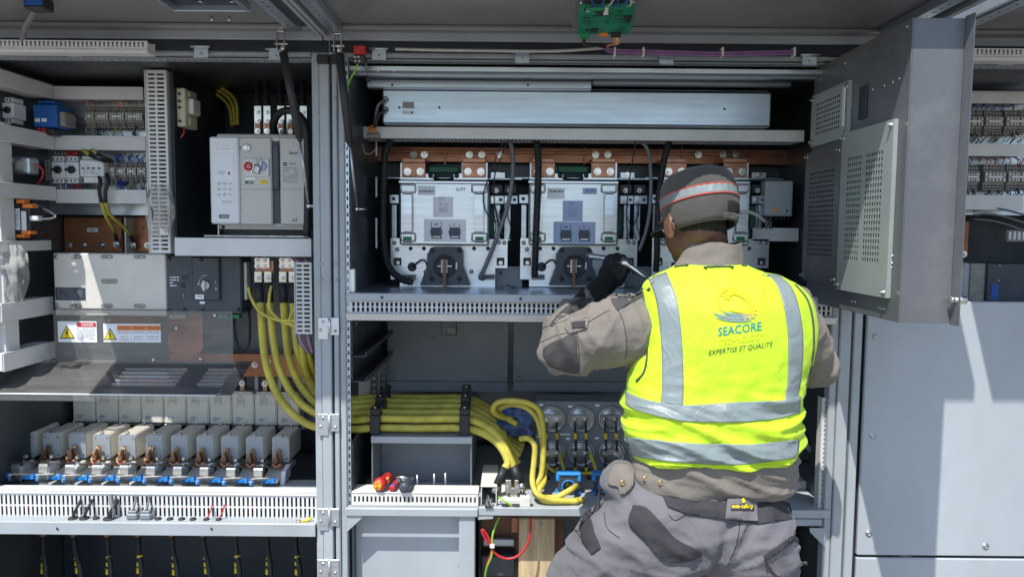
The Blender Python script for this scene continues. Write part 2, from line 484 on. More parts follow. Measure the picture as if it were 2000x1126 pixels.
def hduct(label, x0, x1, y0, y1, z0, z1, pitch=0.0125, slots=('bottom', 'top'), m=None, group='wire ducts'):
    """trunking along x with a snap-on cover towards the front"""
    t = thing('wire_duct', label, 'wire duct', ((x0 + x1) / 2, (y0 + y1) / 2, z0), group)
    m = m or duct_mat
    MB().box(x0, x1, y0, y0 + 0.004, z0 - 0.002, z1 + 0.002, 0.0018).build('cover', m, t)
    MB().box(x0 + 0.001, x1 - 0.001, y1 - 0.002, y1, z0 + 0.003, z1 - 0.003, 0.0005).build('back', m, t)
    for nm, z in (('bottom', z0), ('top', z1)):
        za, zb = (z, z + 0.002) if nm == 'bottom' else (z - 0.002, z)
        if nm in slots:
            slotted(XY, x0 + 0.001, x1 - 0.001, y0 + 0.0045, y1 - 0.0025, za, zb, pitch, pitch * 0.45, [(0.12, 0.88)]).build('slotted_wall', m, t)
        else:
            MB().box(x0 + 0.001, x1 - 0.001, y0 + 0.0045, y1 - 0.0025, za, zb, 0.0004).build('wall', m, t)
    return t
def depth_duct(label, xs, y0, y1, z0, z1, pitch=0.0125, side=1):
    """trunking along the depth on a side wall; xs = (wall x, cover x)"""
    t = thing('wire_duct', label, 'wire duct', ((xs[0] + xs[1]) / 2, (y0 + y1) / 2, z0), 'wire ducts')
    a, b = xs
    s = 1 if b > a else -1
    MB().box(b - 0.004 * s, b, y0, y1, z0 - 0.002, z1 + 0.002, 0.0015).build('cover', duct_mat, t)
    for z in (z0, z1 - 0.002):
        lo, hi = sorted((a + 0.001 * s, b - 0.0045 * s))
        slotted(Matrix(((0, 1, 0, 0), (1, 0, 0, 0), (0, 0, 1, 0), (0, 0, 0, 1))), y0 + 0.001, y1 - 0.001, lo, hi, z, z + 0.002, pitch, pitch * 0.45, [(0.1, 0.9)]).build('slotted_wall', duct_mat, t)
    MB().box(min(a, b) + 0.0005, max(a, b) - 0.0045, y0 - 0.002, y0, z0 + 0.0005, z1 - 0.0025, 0.0005).build('end_cap', duct_mat, t)
    return t
def vduct(label, x0, x1, y0, y1, z0, z1, pitch, cols, m=None, front=True):
    """upright trunking whose slotted face looks to the front"""
    t = thing('slotted_wire_duct', label, 'wire duct', ((x0 + x1) / 2, (y0 + y1) / 2, z0), 'upright slotted ducts')
    m = m or duct_mat
    R = Matrix(((0, 1, 0, 0), (0, 0, 1, 0), (1, 0, 0, 0), (0, 0, 0, 1)))   # u -> z, w -> x, d -> y
    slotted(R, z0, z1, x0, x1, y0, y0 + 0.0025, pitch, pitch * 0.46, cols).build('slotted_wall', m, t)
    MB().box(x0 - 0.0025, x0 - 0.0002, y0 - 0.006, y1, z0, z1, 0.0008).build('side_wall', m, t)
    MB().box(x1 + 0.0002, x1 + 0.0025, y0 - 0.002, y1, z0, z1, 0.0008).build('side_wall', m, t)
    MB().box(x0, x1, y1 - 0.002, y1, z0 + 0.001, z1 - 0.001, 0.0005).build('back', black_pl, t)
    return t
def cable(name, label, pts, r, m, cat='cable', n=8, group=None, res=6):
    o = MB().tube(pts, r, n, res).build(name, m)
    return tag(o, label, cat, group)
def wire(pts, r, m, parent, name='wire', n=6):
    return MB().tube(pts, r, n, 4).build(name, m, parent)

# ------------------------------------------------------------------ cabinets
BACK = 3.30
ZB = 0.10                         # plinth top
ZR = CAM_Z + 0.535                # roof underside
XL0, XL1 = -1.775, -0.575         # left cabinet
XM0, XM1 = -0.567, 1.085          # middle cabinet
XR0, XR1 = 1.093, 2.45            # right cabinet
def shell(label, x0, x1, wl, wr, floor_z, rear):
    t = thing('electrical_cabinet', label, 'cabinet', ((x0 + x1) / 2, (F + BACK) / 2, ZB), 'cabinets of the row')
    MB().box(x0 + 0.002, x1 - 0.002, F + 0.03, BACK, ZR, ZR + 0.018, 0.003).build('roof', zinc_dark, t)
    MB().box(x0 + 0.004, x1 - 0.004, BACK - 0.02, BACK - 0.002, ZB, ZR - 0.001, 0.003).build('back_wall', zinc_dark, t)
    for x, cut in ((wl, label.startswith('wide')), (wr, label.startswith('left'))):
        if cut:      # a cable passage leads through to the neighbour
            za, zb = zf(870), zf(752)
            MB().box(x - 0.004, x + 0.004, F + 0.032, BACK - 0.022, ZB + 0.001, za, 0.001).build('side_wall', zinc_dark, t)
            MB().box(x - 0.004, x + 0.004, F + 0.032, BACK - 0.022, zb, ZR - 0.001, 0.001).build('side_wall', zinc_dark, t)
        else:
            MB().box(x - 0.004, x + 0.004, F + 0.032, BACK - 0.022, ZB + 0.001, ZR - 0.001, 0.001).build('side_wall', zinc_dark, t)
    MB().box(x0 + 0.006, x1 - 0.006, F + 0.034, BACK - 0.024, ZB, ZB + 0.02, 0.002).build('floor', inner_grey, t)
    return t
cabL = shell('left cabinet of grey steel with white ducts, breakers and fuses', XL0, XL1, XL0 + 0.03, XL1 - 0.03, 0, 0)
cabM = shell('wide middle cabinet of grey steel holding the power modules', XM0, XM1, XM0 + 0.048, 1.050, 0, 0)
cabR = shell('right cabinet of grey steel with closed lower cover panel', XR0, XR1, XR0 + 0.045, XR1 - 0.03, 0, 0)

def post(t, x0, x1, y0=F, y1=F + 0.06):
    o = MB()
    o.box(x0, x1, y0, y1, ZB + 0.001, ZR + 0.02, 0.003)
    return o.build('post', frame_grey, t)
# left cabinet's posts: a stepped extrusion
post(cabL, XL0, XL0 + 0.035)
post(cabL, xf(627), XL1 - 0.0005)
MB().box(xf(612), xf(626.6), F + 0.006, F + 0.07, ZB, ZR + 0.019, 0.003).build('post_flange', frame_grey, cabL)
post(cabM, XM0, xf(661))
MB().box(xf(661.4), xf(674), F + 0.008, F + 0.05, ZB, ZR + 0.019, 0.003).build('post_flange', frame_grey, cabM)
pp = slotted(Matrix(((0, 1, 0, 0), (0, 0, 1, 0), (1, 0, 0, 0), (0, 0, 0, 1))), zf(1000), ZR, xf(674.4), xf(681), F + 0.016, F + 0.018, 0.026, 0.012, [(0.3, 0.75)])
pp.build('perforated_strip', zinc, cabM)
post(cabM, xf(1645), XM1)
MB().box(xf(1630), xf(1644.6), F + 0.008, F + 0.05, ZB, ZR + 0.019, 0.003).build('post_flange', frame_grey, cabM)
post(cabR, XR0, xf(1689))
# bolts down the double post
for (px, py) in ((622, 190), (622, 224), (655, 192), (655, 225), (628, 515), (628, 546), (656, 516), (657, 547)):
    screw(px, py, F - (0.0 if px > 626.8 else -0.006), 2.4, cabL if px < 640 else cabM)
# post hinges
for py in (640, 828, 1013, 1112):
    hp = MB()
    hp.pbox(621, py - 20, 641, py + 22, F - 0.004, F - 0.0005, 0.001)
    hp.pbox(645, py - 20, 662, py + 14, F - 0.004, F - 0.0005, 0.001)
    hp.cyl(Pt(643.5, py - 18, F - 0.007), Pt(643.5, py + 10, F - 0.007), 0.005, n=10)
    h = hp.build('post_hinge', alu, cabL)
    for q in ((631, py - 12), (626, py + 4), (655, py + 6)):
        screw(q[0], q[1], F - 0.0045, 2.6, h)
# head beams
def head(t, x0, x1, holes=True):
    MB().box(x0, x1, F + 0.001, F + 0.03, ZR + 0.0, ZR + 0.016, 0.002).build('head_beam', frame_grey, t)
    if holes:
        slotted(XY, x0, x1, F + 0.031, F + 0.075, ZR - 0.006, ZR - 0.003, 0.022, 0.011, [(0.3, 0.7)]).build('perforated_rail', frame_grey, t)
head(cabL, XL0 + 0.036, xf(611)); head(cabM, xf(675), xf(1629)); head(cabR, xf(1690), XR1)

# ------------------------------------------------------------------ doors lifted like awnings
DZ = CAM_Z + 0.612
DY0, DY1 = 1.822, 2.37
def awning(t, x0, x1, left_stiff=True, right_stiff=True):
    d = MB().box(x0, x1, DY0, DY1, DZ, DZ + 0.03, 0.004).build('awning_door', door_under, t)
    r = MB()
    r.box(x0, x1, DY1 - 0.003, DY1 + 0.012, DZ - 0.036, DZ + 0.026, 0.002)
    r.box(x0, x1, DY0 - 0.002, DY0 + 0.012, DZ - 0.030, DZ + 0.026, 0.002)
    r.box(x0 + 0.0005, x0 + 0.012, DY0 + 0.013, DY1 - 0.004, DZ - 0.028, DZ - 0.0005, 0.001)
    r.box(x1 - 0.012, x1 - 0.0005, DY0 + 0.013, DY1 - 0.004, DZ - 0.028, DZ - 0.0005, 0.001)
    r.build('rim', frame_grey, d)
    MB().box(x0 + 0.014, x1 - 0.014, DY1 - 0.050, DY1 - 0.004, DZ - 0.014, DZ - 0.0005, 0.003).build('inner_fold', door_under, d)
    R = Matrix(((0, 1, 0, 0), (1, 0, 0, 0), (0, 0, 1, 0), (0, 0, 0, 1)))
    for on, xa in ((left_stiff, x0 + 0.030), (right_stiff, x1 - 0.085)):
        if on:
            mb = slotted(R, DY0 + 0.02, DY1 - 0.055, xa, xa + 0.035, DZ - 0.026, DZ - 0.023, 0.036, 0.009, [(0.38, 0.62)])
            mb.box(xa - 0.003, xa - 0.0005, DY0 + 0.02, DY1 - 0.055, DZ - 0.026, DZ - 0.001, 0.0008)
            mb.box(xa + 0.0355, xa + 0.038, DY0 + 0.02, DY1 - 0.055, DZ - 0.026, DZ - 0.001, 0.0008)
            mb.build('stiffener', zinc, d)
            gk = MB().tube([(xa + 0.058 if xa > x1 - 0.2 else xa - 0.014, DY0 + 0.03, DZ - 0.006), (xa + 0.058 if xa > x1 - 0.2 else xa - 0.014, DY1 - 0.05, DZ - 0.006)], 0.006, 8)
            gk.build('gasket', rubber, d)
    return d
awL = awning(cabL, -1.70, -0.587, False, True)
awM = awning(cabM, -0.583, 1.18)
awR = awning(cabR, 1.238, 2.45, True, False)
def door_hinge(px, py, d, x0=None):
    p = Pt(px, py, DY1 + 0.018)
    w = 0.022
    mb = MB()
    mb.box(p.x - w, p.x + w, DY1 + 0.012, DY1 + 0.016, p.z - 0.016, p.z + 0.016, 0.001)
    mb.box(p.x - w, p.x + w, DY1 + 0.004, DY1 + 0.012, p.z - 0.019, p.z - 0.0165, 0.001)
    mb.cyl((p.x - w - 0.008, DY1 + 0.006, p.z + 0.014), (p.x + w + 0.008, DY1 + 0.006, p.z + 0.014), 0.004, n=8)
    h = mb.build('door_hinge', zinc, d)
    screw(px, py + 2, DY1 + 0.0118, 2, h)
for px, py, d in ((394, 102, awL), (540, 107, awL), (150, 100, awL), (741, 106, awM), (1020, 112, awM), (1301, 115, awM), (1580, 118, awM), (1960, 116, awR)):
    door_hinge(px, py, d)
# the dark viewing window in the left door
wx0, wx1, wy0, wy1 = Pt(335, 30, 2.12).x, Pt(492, 30, 2.14).x, 1.88, 2.135
mb = MB()
for a in ((wx0, wx1, wy1 - 0.012, wy1), (wx0, wx1, wy0, wy0 + 0.012), (wx0, wx0 + 0.012, wy0 + 0.0125, wy1 - 0.0125), (wx1 - 0.012, wx1, wy0 + 0.0125, wy1 - 0.0125)):
    mb.box(*a, DZ - 0.022, DZ - 0.0005, 0.002)
w = mb.build('window_frame', zinc, awL)
MB().box(wx0 + 0.013, wx1 - 0.013, wy0 + 0.013, wy1 - 0.013, DZ - 0.006, DZ - 0.001, 0.001).build('dark_pane', navy, awL)
p = Pt(425, 2, 2.03)
MB().box(p.x - 0.03, p.x + 0.03, 2.0, 2.06, DZ - 0.008, DZ - 0.0062, 0.0005).build('white_label', paper, awL)
for px in (390, 452):
    p = Pt(px, 6, 2.075)
    MB().cyl((p.x, 2.08, DZ - 0.012), (p.x, 2.08, DZ - 0.0062), 0.006, n=10).build('screw', steel, awL)
for px in (414, 448):
    p = Pt(px, 48, 2.25)
    MB().cyl((p.x, 2.25, DZ - 0.016), (p.x, 2.25, DZ - 0.0005), 0.004, n=8).build('stud', steel, awL)
# rubber corner blocks under the door gap
for px, t in ((630, cabL), (655, cabM)):
    MB().pbox(px - 12, 106, px + 12, 124, F - 0.014, F + 0.001, 0.004).build('rubber_stop', rubber, t)

# ------------------------------------------------------------------ left cabinet's inside
MB().pbox(92, 176, 352, 420, 2.86, 2.868, 0.001).build('mounting_plate', zinc, cabL)
xp = Pt(334, 300, 2.58).x
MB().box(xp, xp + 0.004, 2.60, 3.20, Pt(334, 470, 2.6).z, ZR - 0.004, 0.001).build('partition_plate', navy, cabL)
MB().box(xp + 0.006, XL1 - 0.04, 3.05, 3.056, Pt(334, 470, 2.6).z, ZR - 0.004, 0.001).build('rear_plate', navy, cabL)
for (y_, z_) in ((2.63, 300), (2.66, 352), (2.72, 395), (2.69, 330), (2.78, 310), (2.80, 380), (2.64, 200), (2.67, 225)):
    q = Pt(340, z_, y_).z
    MB().cyl((xp + 0.001, y_, q), (xp - 0.0015, y_, q), 0.0032, n=8).build('hole', zinc, cabL)
# ledge at the foot of the fuse bay
zl = zf(1020, F, 300)
MB().box(XL0 + 0.04, xf(611), F + 0.004, F + 0.10, zl - 0.004, zl, 0.001).build('ledge', frame_grey, cabL)
lip = MB().box(XL0 + 0.038, xf(611), F - 0.004, F + 0.003, zf(1044, F, 300), zl + 0.001, 0.002).build('ledge_lip', frame_grey, cabL)
for px in (113, 414):
    MB().cyl(Pt(px, 1031, F - 0.0045), Pt(px, 1031, F - 0.003), 0.0055, n=10).build('hole', black_pl, lip)
zfl = Pt(300, 958, 2.55).z          # fuse tray level
MB().box(XL0 + 0.036, xf(611) - 0.004, F + 0.101, 3.2, zl - 0.02, zl - 0.006, 0.002).build('fuse_tray', inner_grey, cabL)
# fuse bay rear wall and copper seen behind the shield
MB().pbox(100, 420, 640, 830, 3.02, 3.03, 0.001).build('fuse_bay_wall', inner_grey, cabL)
# grey raised rail under the fuse row
MB().box(XL0 + 0.05, xf(611) - 0.01, 2.50, 2.66, zl - 0.005, Pt(560, 966, 2.50).z, 0.003).build('fuse_rail', panel_grey, cabL)

# ------------------------------------------------------------------ middle cabinet's inside
zs = zf(577)
xa, xb = xf(680), xf(1628)
MB().box(xa, xb, F + 0.012, 3.18, zs - 0.004, zs, 0.001).build('module_shelf', zinc, cabM)
sl = MB().box(xa - 0.006, xb + 0.006, F - 0.006, F + 0.010, zf(590), zs + 0.004, 0.002).build('shelf_lip', panel_grey, cabM)
for px in (746, 1017, 1285, 1500):
    MB().cyl(Pt(px, 583 + (px - 1000) * 0.01, F - 0.0075), Pt(px, 583 + (px - 1000) * 0.01, F - 0.0055), 0.0048, n=10).build('screw', black_pl, sl)
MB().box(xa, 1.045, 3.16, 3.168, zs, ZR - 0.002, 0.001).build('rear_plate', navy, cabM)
# head rails behind the beam
MB().box(xa, xb, 2.47, 2.50, zf(149, 2.47), zf(136, 2.47), 0.002).build('head_rail', zinc, cabM)
hr = MB().box(xa, xb, F + 0.031, F + 0.035, zf(136), zf(127), 0.001).build('head_strip', alu, cabM)
for px in (738, 770, 868, 900, 1028, 1062, 1158, 1190, 1312, 1345):
    MB().cyl(Pt(px, 139, 2.4695), Pt(px, 139, 2.466), 0.0038, n=8).build('rivet', zinc, cabM)
# lower bay: grey covers with folded bottoms
for (a, b) in ((757, 992), (1003, 1240), (1251, 1490)):
    c = MB().pbox(a, 628, b, 752, 2.98, 2.985, 0.002)
    p0 = rect(a, 744, b, 764, 2.97)
    c.box(p0[0], p0[1], 2.958, 2.979, p0[2], p0[3], 0.002)
    c = c.build('lower_cover', inner_grey, cabM)
    for px in (a + 14, b - 14):
        for py in (640, 733):
            screw(px, py, 2.979, 2.6, c)
    for px in (a + 3.5, b - 3.5):
        for py in (641, 734):
            screw(px, py, 2.979, 2.2, c, zinc)
sc = MB().pbox(862, 627, 892, 654, 2.972, 2.979, 0.004).build('recessed_lock', zinc_dark, cabM)
MB().pbox(874, 640, 890, 652, 2.962, 2.971, 0.001).build('connector', term_grey, cabM)
for px in (846, 903):
    for py in (633, 658):
        screw(px, py, 2.979, 2.2, cabM)
MB().pbox(700, 600, 1560, 860, 3.1, 3.11, 0.001).build('lower_rear_wall', door_under, cabM)
# rails running back along the left wall
wl = XM0 + 0.052
for z0 in (zf(702), zf(752)):
    MB().box(wl + 0.001, wl + 0.045, F + 0.03, 3.08, z0, z0 + 0.003, 0.001).box(wl + 0.042, wl + 0.045, F + 0.03, 3.08, z0 + 0.0035, z0 + 0.016, 0.001).build('side_rail', zinc_dark, cabM)
R = Matrix(((0, 1, 0, 0), (0, 0, 1, 0), (1, 0, 0, 0), (0, 0, 0, 1)))
for px in (723, 741):
    a, b, c, d = rect(px, 700, px + 15, 790, 2.95)
    slotted(R, c, d, a, b, 2.95, 2.953, 0.026, 0.011, [(0.25, 0.75)]).build('perforated_strip', zinc_dark, cabM)
# floor of the lower bay
zm = zf(990, F, 850)
MB().box(xa - 0.01, xb + 0.02, F + 0.0125, 3.14, zm - 0.006, zm - 0.002, 0.001).build('bay_floor', panel_grey, cabM)
MB().box(xa - 0.012, xf(936), F - 0.008, F + 0.006, zf(1006, F, 800), zm - 0.002, 0.002).build('ledge_lip', frame_grey, cabM)
MB().box(xf(937), xb + 0.02, F - 0.002, F + 0.012, zf(1008, F, 1200), zf(992, F, 1200), 0.002).build('ledge_lip', frame_grey, cabM)
# base panels under the ledge
MB().box(xa - 0.01, xf(896), 2.47, 2.476, ZB + 0.01, zf(1007), 0.001).build('base_panel', panel_grey, cabM)
bp = MB().box(xf(898), xf(930), F + 0.002, 2.468, ZB + 0.01, zf(1008), 0.002)
bp.build('base_post', frame_grey, cabM)
for py in (1022, 1105):
    screw(897, py, F + 0.03, 2.2, cabM)
gq = [(xf(673), zf(1008)), (xf(705), zf(1008)), (xf(705), zf(1012)), (xf(674), zf(1040))]
MB().prism(gq, F - 0.002, F + 0.002, XZ).build('gusset', frame_grey, cabM)
gq = [(xf(1632), zf(1025)), (xf(1600), zf(1025)), (xf(1600), zf(1032)), (xf(1632), zf(1062))]
MB().prism(gq, F - 0.002, F + 0.002, XZ).build('gusset', frame_grey, cabM)
gq = [(xf(936), zf(1008)), (xf(966), zf(1008)), (xf(966), zf(1012)), (xf(936), zf(1014))]
MB().prism(gq, F - 0.002, F + 0.002, XZ).build('gusset', frame_grey, cabM)
MB().box(xf(931), xb, 2.66, 2.665, ZB + 0.01, zf(1009), 0.001).build('base_back', zinc_dark, cabM)
MB().box(xf(1500), xb, F + 0.01, F + 0.03, zf(1024), zf(1010), 0.002).build('sill', frame_grey, cabM)
# roof lining
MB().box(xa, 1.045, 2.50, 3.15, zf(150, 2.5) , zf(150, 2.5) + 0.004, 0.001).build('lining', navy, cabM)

# ------------------------------------------------------------------ right cabinet's cover and inside
cp = MB().box(XR0 + 0.026 + 0.012, XR1 - 0.02, F - 0.004, F + 0.012, zf(1084, F, 1850), zf(588, F, 1850), 0.004).build('cover_panel', panel_grey, cabR)
MB().box(XR0 + 0.040, XR1 - 0.022, F + 0.0125, F + 0.018, zf(592), zf(584), 0.002).build('cover_fold', panel_grey, cabR)
MB().box(XR0 + 0.026 + 0.012, XR1 - 0.02, F - 0.004, F + 0.012, ZB + 0.005, zf(1089, F, 1850), 0.004).build('cover_panel', panel_grey, cabR)
for px, py in ((1711, 657), (1705, 850), (1697, 1041), (1925, 1066)):
    p = Pt(px, py, F - 0.0042)
    o = MB().rev(p + Vector((0, 0.001, 0)), (0, -1, 0), [(0, 0.012), (0.0015, 0.0115), (0.0016, 0.008), (0.005, 0.0065), (0.0052, 0.004), (0.002, 0.0035)], n=14).build('cover_bolt', steel_dull, cabR)
MB().pbox(1600, 176, 2150, 420, 2.86, 2.868, 0.001).build('mounting_plate', zinc, cabR)
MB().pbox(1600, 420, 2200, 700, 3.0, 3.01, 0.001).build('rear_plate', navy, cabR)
# closing strip between the roofs and the hinged doors
for t, a, b in ((cabL, XL0, XL1), (cabM, XM0, XM1), (cabR, XR0, XR1)):
    MB().box(a - 0.003, b + 0.003, DY1 + 0.017, DY1 + 0.029, ZR + 0.009, DZ + 0.03, 0.002).build('hinge_strip', navy, t)

# ------------------------------------------------------------------ ducts of the left cabinet
YD = 2.77
def pduct(label, x0, y0, x1, y1, Y0, Y1, slots=('bottom', 'top'), pitch=0.0125):
    a, b, c, d = rect(x0, y0, x1, y1, Y0)
    return hduct(label, a, b, Y0, Y1, c, d, pitch, slots)
pduct('white wire duct above the upper terminal row, left cabinet', 97, 170, 279, 193, YD, 2.855)
pduct('white wire duct between the two terminal rows, left cabinet', 97, 266, 284, 292, YD, 2.855)
pduct('white wire duct under the motor switches with looping cables', 108, 371, 286, 396, YD, 2.855)
pduct('broad white wire duct under the big air circuit breaker', 341, 466, 608, 499, 2.55, 2.63, pitch=0.011)
wx = XL0 + 0.035
for nm, (ya, yb) in (('topmost', (168, 193)), ('second from top', (264, 292)), ('third from top', (366, 391))):
    a, b = Pt(97, yb, YD).z, Pt(97, ya, YD).z
    depth_duct('white wire duct running back along the left wall, ' + nm, (wx, wx + 0.085), F + 0.05, 2.765, a, b)
for nm, (ya, yb, xe) in (('short one beside the copper plates', (470, 487, 78)), ('one beside the white switch', (580, 612, 97)), ('lowest one above the clear shield', (668, 699, 103))):
    a, b = Pt(97, yb, 2.72).z, Pt(97, ya, 2.72).z
    depth_duct('white wire duct on left wall, ' + nm, (wx, wx + 0.075), F + 0.06, 2.74, a, b)
p = rect(-30, 235, 3, 700, 2.50)
t = thing('wire_duct', 'upright white duct at the left edge of the view', 'wire duct', (p[0], 2.5, p[2]), 'wire ducts')
MB().box(p[0], p[1], 2.50, 2.504, p[2], zf(404, 2.5), 0.0015).build('cover', duct_mat, t)
MB().box(p[0], p[1], 2.50, 2.504, zf(403, 2.5), p[3], 0.0015).build('cover', duct_mat, t)
MB().box(p[0], p[0] + 0.003, 2.505, 2.57, p[2], p[3], 0.001).build('side_wall', duct_mat, t)
MB().box(p[1] - 0.003, p[1], 2.505, 2.57, p[2], p[3], 0.001).build('side_wall', duct_mat, t)

a, b, c, d = rect(289, 137, 328, 494, 2.60)
vduct('tall slotted white duct left of the air circuit breaker', a, b, 2.60, 2.70, c, d, 0.0143, [(0.12, 0.44), (0.54, 0.90)])
a, b, c, d = rect(577, 512, 608, 652, 2.52)
vduct('short slotted grey duct beside the yellow cables', a, b, 2.52, 2.60, c, d, 0.0145, [(0.1, 0.42), (0.54, 0.9)])
# duct hanging on the lifted left door, and the same on the right door
def door_duct(label, x0, x1, y0=82, y1=106):
    Y = 2.30
    za, zb = Pt(150, 103, Y).z, Pt(150, 79, Y).z
    t = thing('wire_duct', label, 'wire duct', ((x0 + x1) / 2, Y, za), 'ducts on the lifted doors')
    slotted(XZ, x0, x1, za + 0.012, zb, Y, Y + 0.002, 0.0128, 0.0055, [(0.25, 0.86)]).build('slotted_wall', duct_mat, t)
    MB().box(x0 - 0.001, x1 + 0.001, Y - 0.003, Y + 0.05, za, za + 0.0115, 0.002).build('cover', duct_mat, t)
    MB().box(x0, x1, Y + 0.048, Y + 0.05, za + 0.012, zb + 0.002, 0.0005).build('back', duct_mat, t)
    for x in (x0, x1 - 0.002):
        MB().box(x, x + 0.002, Y + 0.0025, Y + 0.0475, za + 0.012, zb - 0.004, 0.0005).build('end_cap', duct_mat, t)
door_duct('slotted white duct hanging under the lifted left door', -1.68, Pt(288, 95, 2.3).x)
door_duct('slotted white duct hanging under the lifted right door', Pt(1800, 95, 2.3).x, 2.3)
# socket and grey cable under the lifted left door
p = Pt(78, 8, 2.1)
t = thing('cable_socket', 'blue and black socket under the lifted left door', 'socket', (p.x, p.y, p.z))
MB().box(p.x - 0.028, p.x + 0.028, 2.07, 2.12, p.z - 0.02, DZ - 0.001, 0.004).build('housing', black_pl, t)
MB().box(p.x - 0.02, p.x + 0.026, 2.066, 2.0695, p.z - 0.012, p.z + 0.02, 0.002).build('insert', blue_pl, t)
cable('grey_cable', 'grey cable hanging from the socket into the door duct', [Pt(70, 18, 2.12), Pt(62, 32, 2.16), Pt(50, 52, 2.22), Pt(45, 68, 2.29), Pt(44, 95, 2.325)], 0.0085, grey_cable)

# ------------------------------------------------------------------ upper row: terminals and blue module
def terminal_strip(label, x0, y0, x1, y1, Y, n, seed, wires=True, up=(), dn=(), markers=True, group='terminal strips'):
    rnd = random.Random(seed)
    a, b, c, d = rect(x0, y0, x1, y1, Y)
    t = thing('terminal_strip', label, 'terminal strip', ((a + b) / 2, Y, c), group)
    w = (b - a) / n
    hh = d - c
    hs = MB(); hl = MB(); sc = MB()
    for i in range(n):
        x = a + i * w
        k = rnd.choice((0, 0, 0, 0.004))
        hs.box(x + w * 0.04, x + w * 0.96, Y + k, Y + 0.045, c, d, 0.0008)
        hs.box(x + w * 0.04, x + w * 0.96, Y - 0.010 + k, Y + k - 0.0002, c + hh * 0.30, d - hh * 0.30, 0.0008)
        for f in (0.08, 0.18, 0.78, 0.90):
            hl.box(x + w * 0.22, x + w * 0.78, Y + k - 0.0012, Y + k + 0.0004, c + hh * f - hh * 0.03, c + hh * f + hh * 0.035, 0.0002)
        for f in (0.4, 0.6):
            sc.box(x + w * 0.25, x + w * 0.75, Y + k - 0.0112, Y + k - 0.0095, c + hh * f - hh * 0.035, c + hh * f + hh * 0.035, 0.0003)
    for o in (hs.build('terminal_housing', term_grey, t), hl.build('wire_entry', ink, t), sc.build('clamp', steel_dull, t)): o['kind'] = 'stuff'
    if markers:
        MB().box(a + w, b - w, Y - 0.0118, Y - 0.0102, c + hh * 0.47, c + hh * 0.54, 0.0003).build('marker_strip', paper, t)
    for lst, z0, sg in ((up, d, 1), (dn, c, -1)):
        for (m, cnt, ln) in lst:
            for k in range(cnt):
                x = rnd.uniform(a + 0.003, b - 0.003)
                x2 = x + rnd.uniform(-0.012, 0.012)
                L = ln * rnd.uniform(0.8, 1.1)
                wire([(x, Y + 0.004, z0 - sg * 0.006), (x, Y - rnd.uniform(0.002, 0.012), z0 + sg * L * 0.35), (x2, Y - rnd.uniform(0, 0.01), z0 + sg * L * 0.7), (x2, Y + 0.012, z0 + sg * L)], rnd.uniform(0.0013, 0.0019), m, t)
    return t
MB2 = mat('wire_yellowgrey', (0.42, 0.36, 0.18), 0.5, 0, 0.1, 20, 0)
wire_dark = mat('wire_dark', (0.03, 0.03, 0.04), 0.5, 0, 0.1, 20, 0)
wire_white = mat('wire_white', (0.5, 0.5, 0.48), 0.5, 0, 0.1, 20, 0)
t = thing('mounting_rail', 'bare steel mounting rail beside the blue module', 'rail', Pt(220, 243, 2.85))
rl = MB(); a, b, c, d = rect(120, 222, 285, 243, 2.845)
rl.box(a, b, 2.838, 2.846, c + 0.008, d - 0.008, 0.001).box(a, b, 2.829, 2.8375, c + 0.006, c + 0.0085, 0.0005).box(a, b, 2.829, 2.8375, d - 0.0085, d - 0.006, 0.0005)
rl.box(a, b, 2.828, 2.830, c, c + 0.006, 0.0005).box(a, b, 2.828, 2.830, d - 0.006, d, 0.0005)
rl.build('profile', alu, t); screw(146, 234, 2.837, 3, t)
YT = 2.80
terminal_strip('grey terminal strip with orange leads, first in the upper row', 168, 206, 186, 250, YT, 3, 1, up=[(orange, 2, 0.02)], dn=[(MB2, 2, 0.03)])
terminal_strip('grey terminal strip with dark leads below, second in upper row', 188, 207, 214, 250, YT, 5, 2, dn=[(wire_dark, 6, 0.03)])
terminal_strip('grey terminal strip with orange leads, third in the upper row', 216, 207, 245, 250, YT, 6, 3, up=[(orange, 3, 0.022), (wire_white, 2, 0.02)], dn=[(MB2, 4, 0.035)])
terminal_strip('grey terminal strip nearest the tall duct in upper row', 247, 207, 281, 250, YT, 7, 4, up=[(MB2, 3, 0.02), (orange, 1, 0.02)], dn=[(wire_dark, 3, 0.03), (MB2, 3, 0.035)])
# blue module
t = thing('interface_module', 'blue plastic interface module beside the upper terminal row', 'module', Pt(93, 250, 2.72))
MB().pbox(64, 204, 110, 248, 2.70, 2.79, 0.004).build('housing', blue_pl, t)
MB().pbox(74, 196, 106, 203, 2.725, 2.79, 0.002).build('upper_connector', blue_pl, t)
MB().pbox(110.5, 218, 126, 246, 2.72, 2.79, 0.003).build('end_bracket', term_grey, t)
for px in (68, 81):
    sheet(px, 231, px + 10, 238, 2.6995, paper, t, 'label')
for px in (70, 80):
    MB().pbox(px, 249, px + 8, 261, 2.71, 2.74, 0.002).build('plug', red_pl, t)
MB().pbox(90, 250, 104, 264, 2.71, 2.76, 0.004).build('relay', black_pl, t)
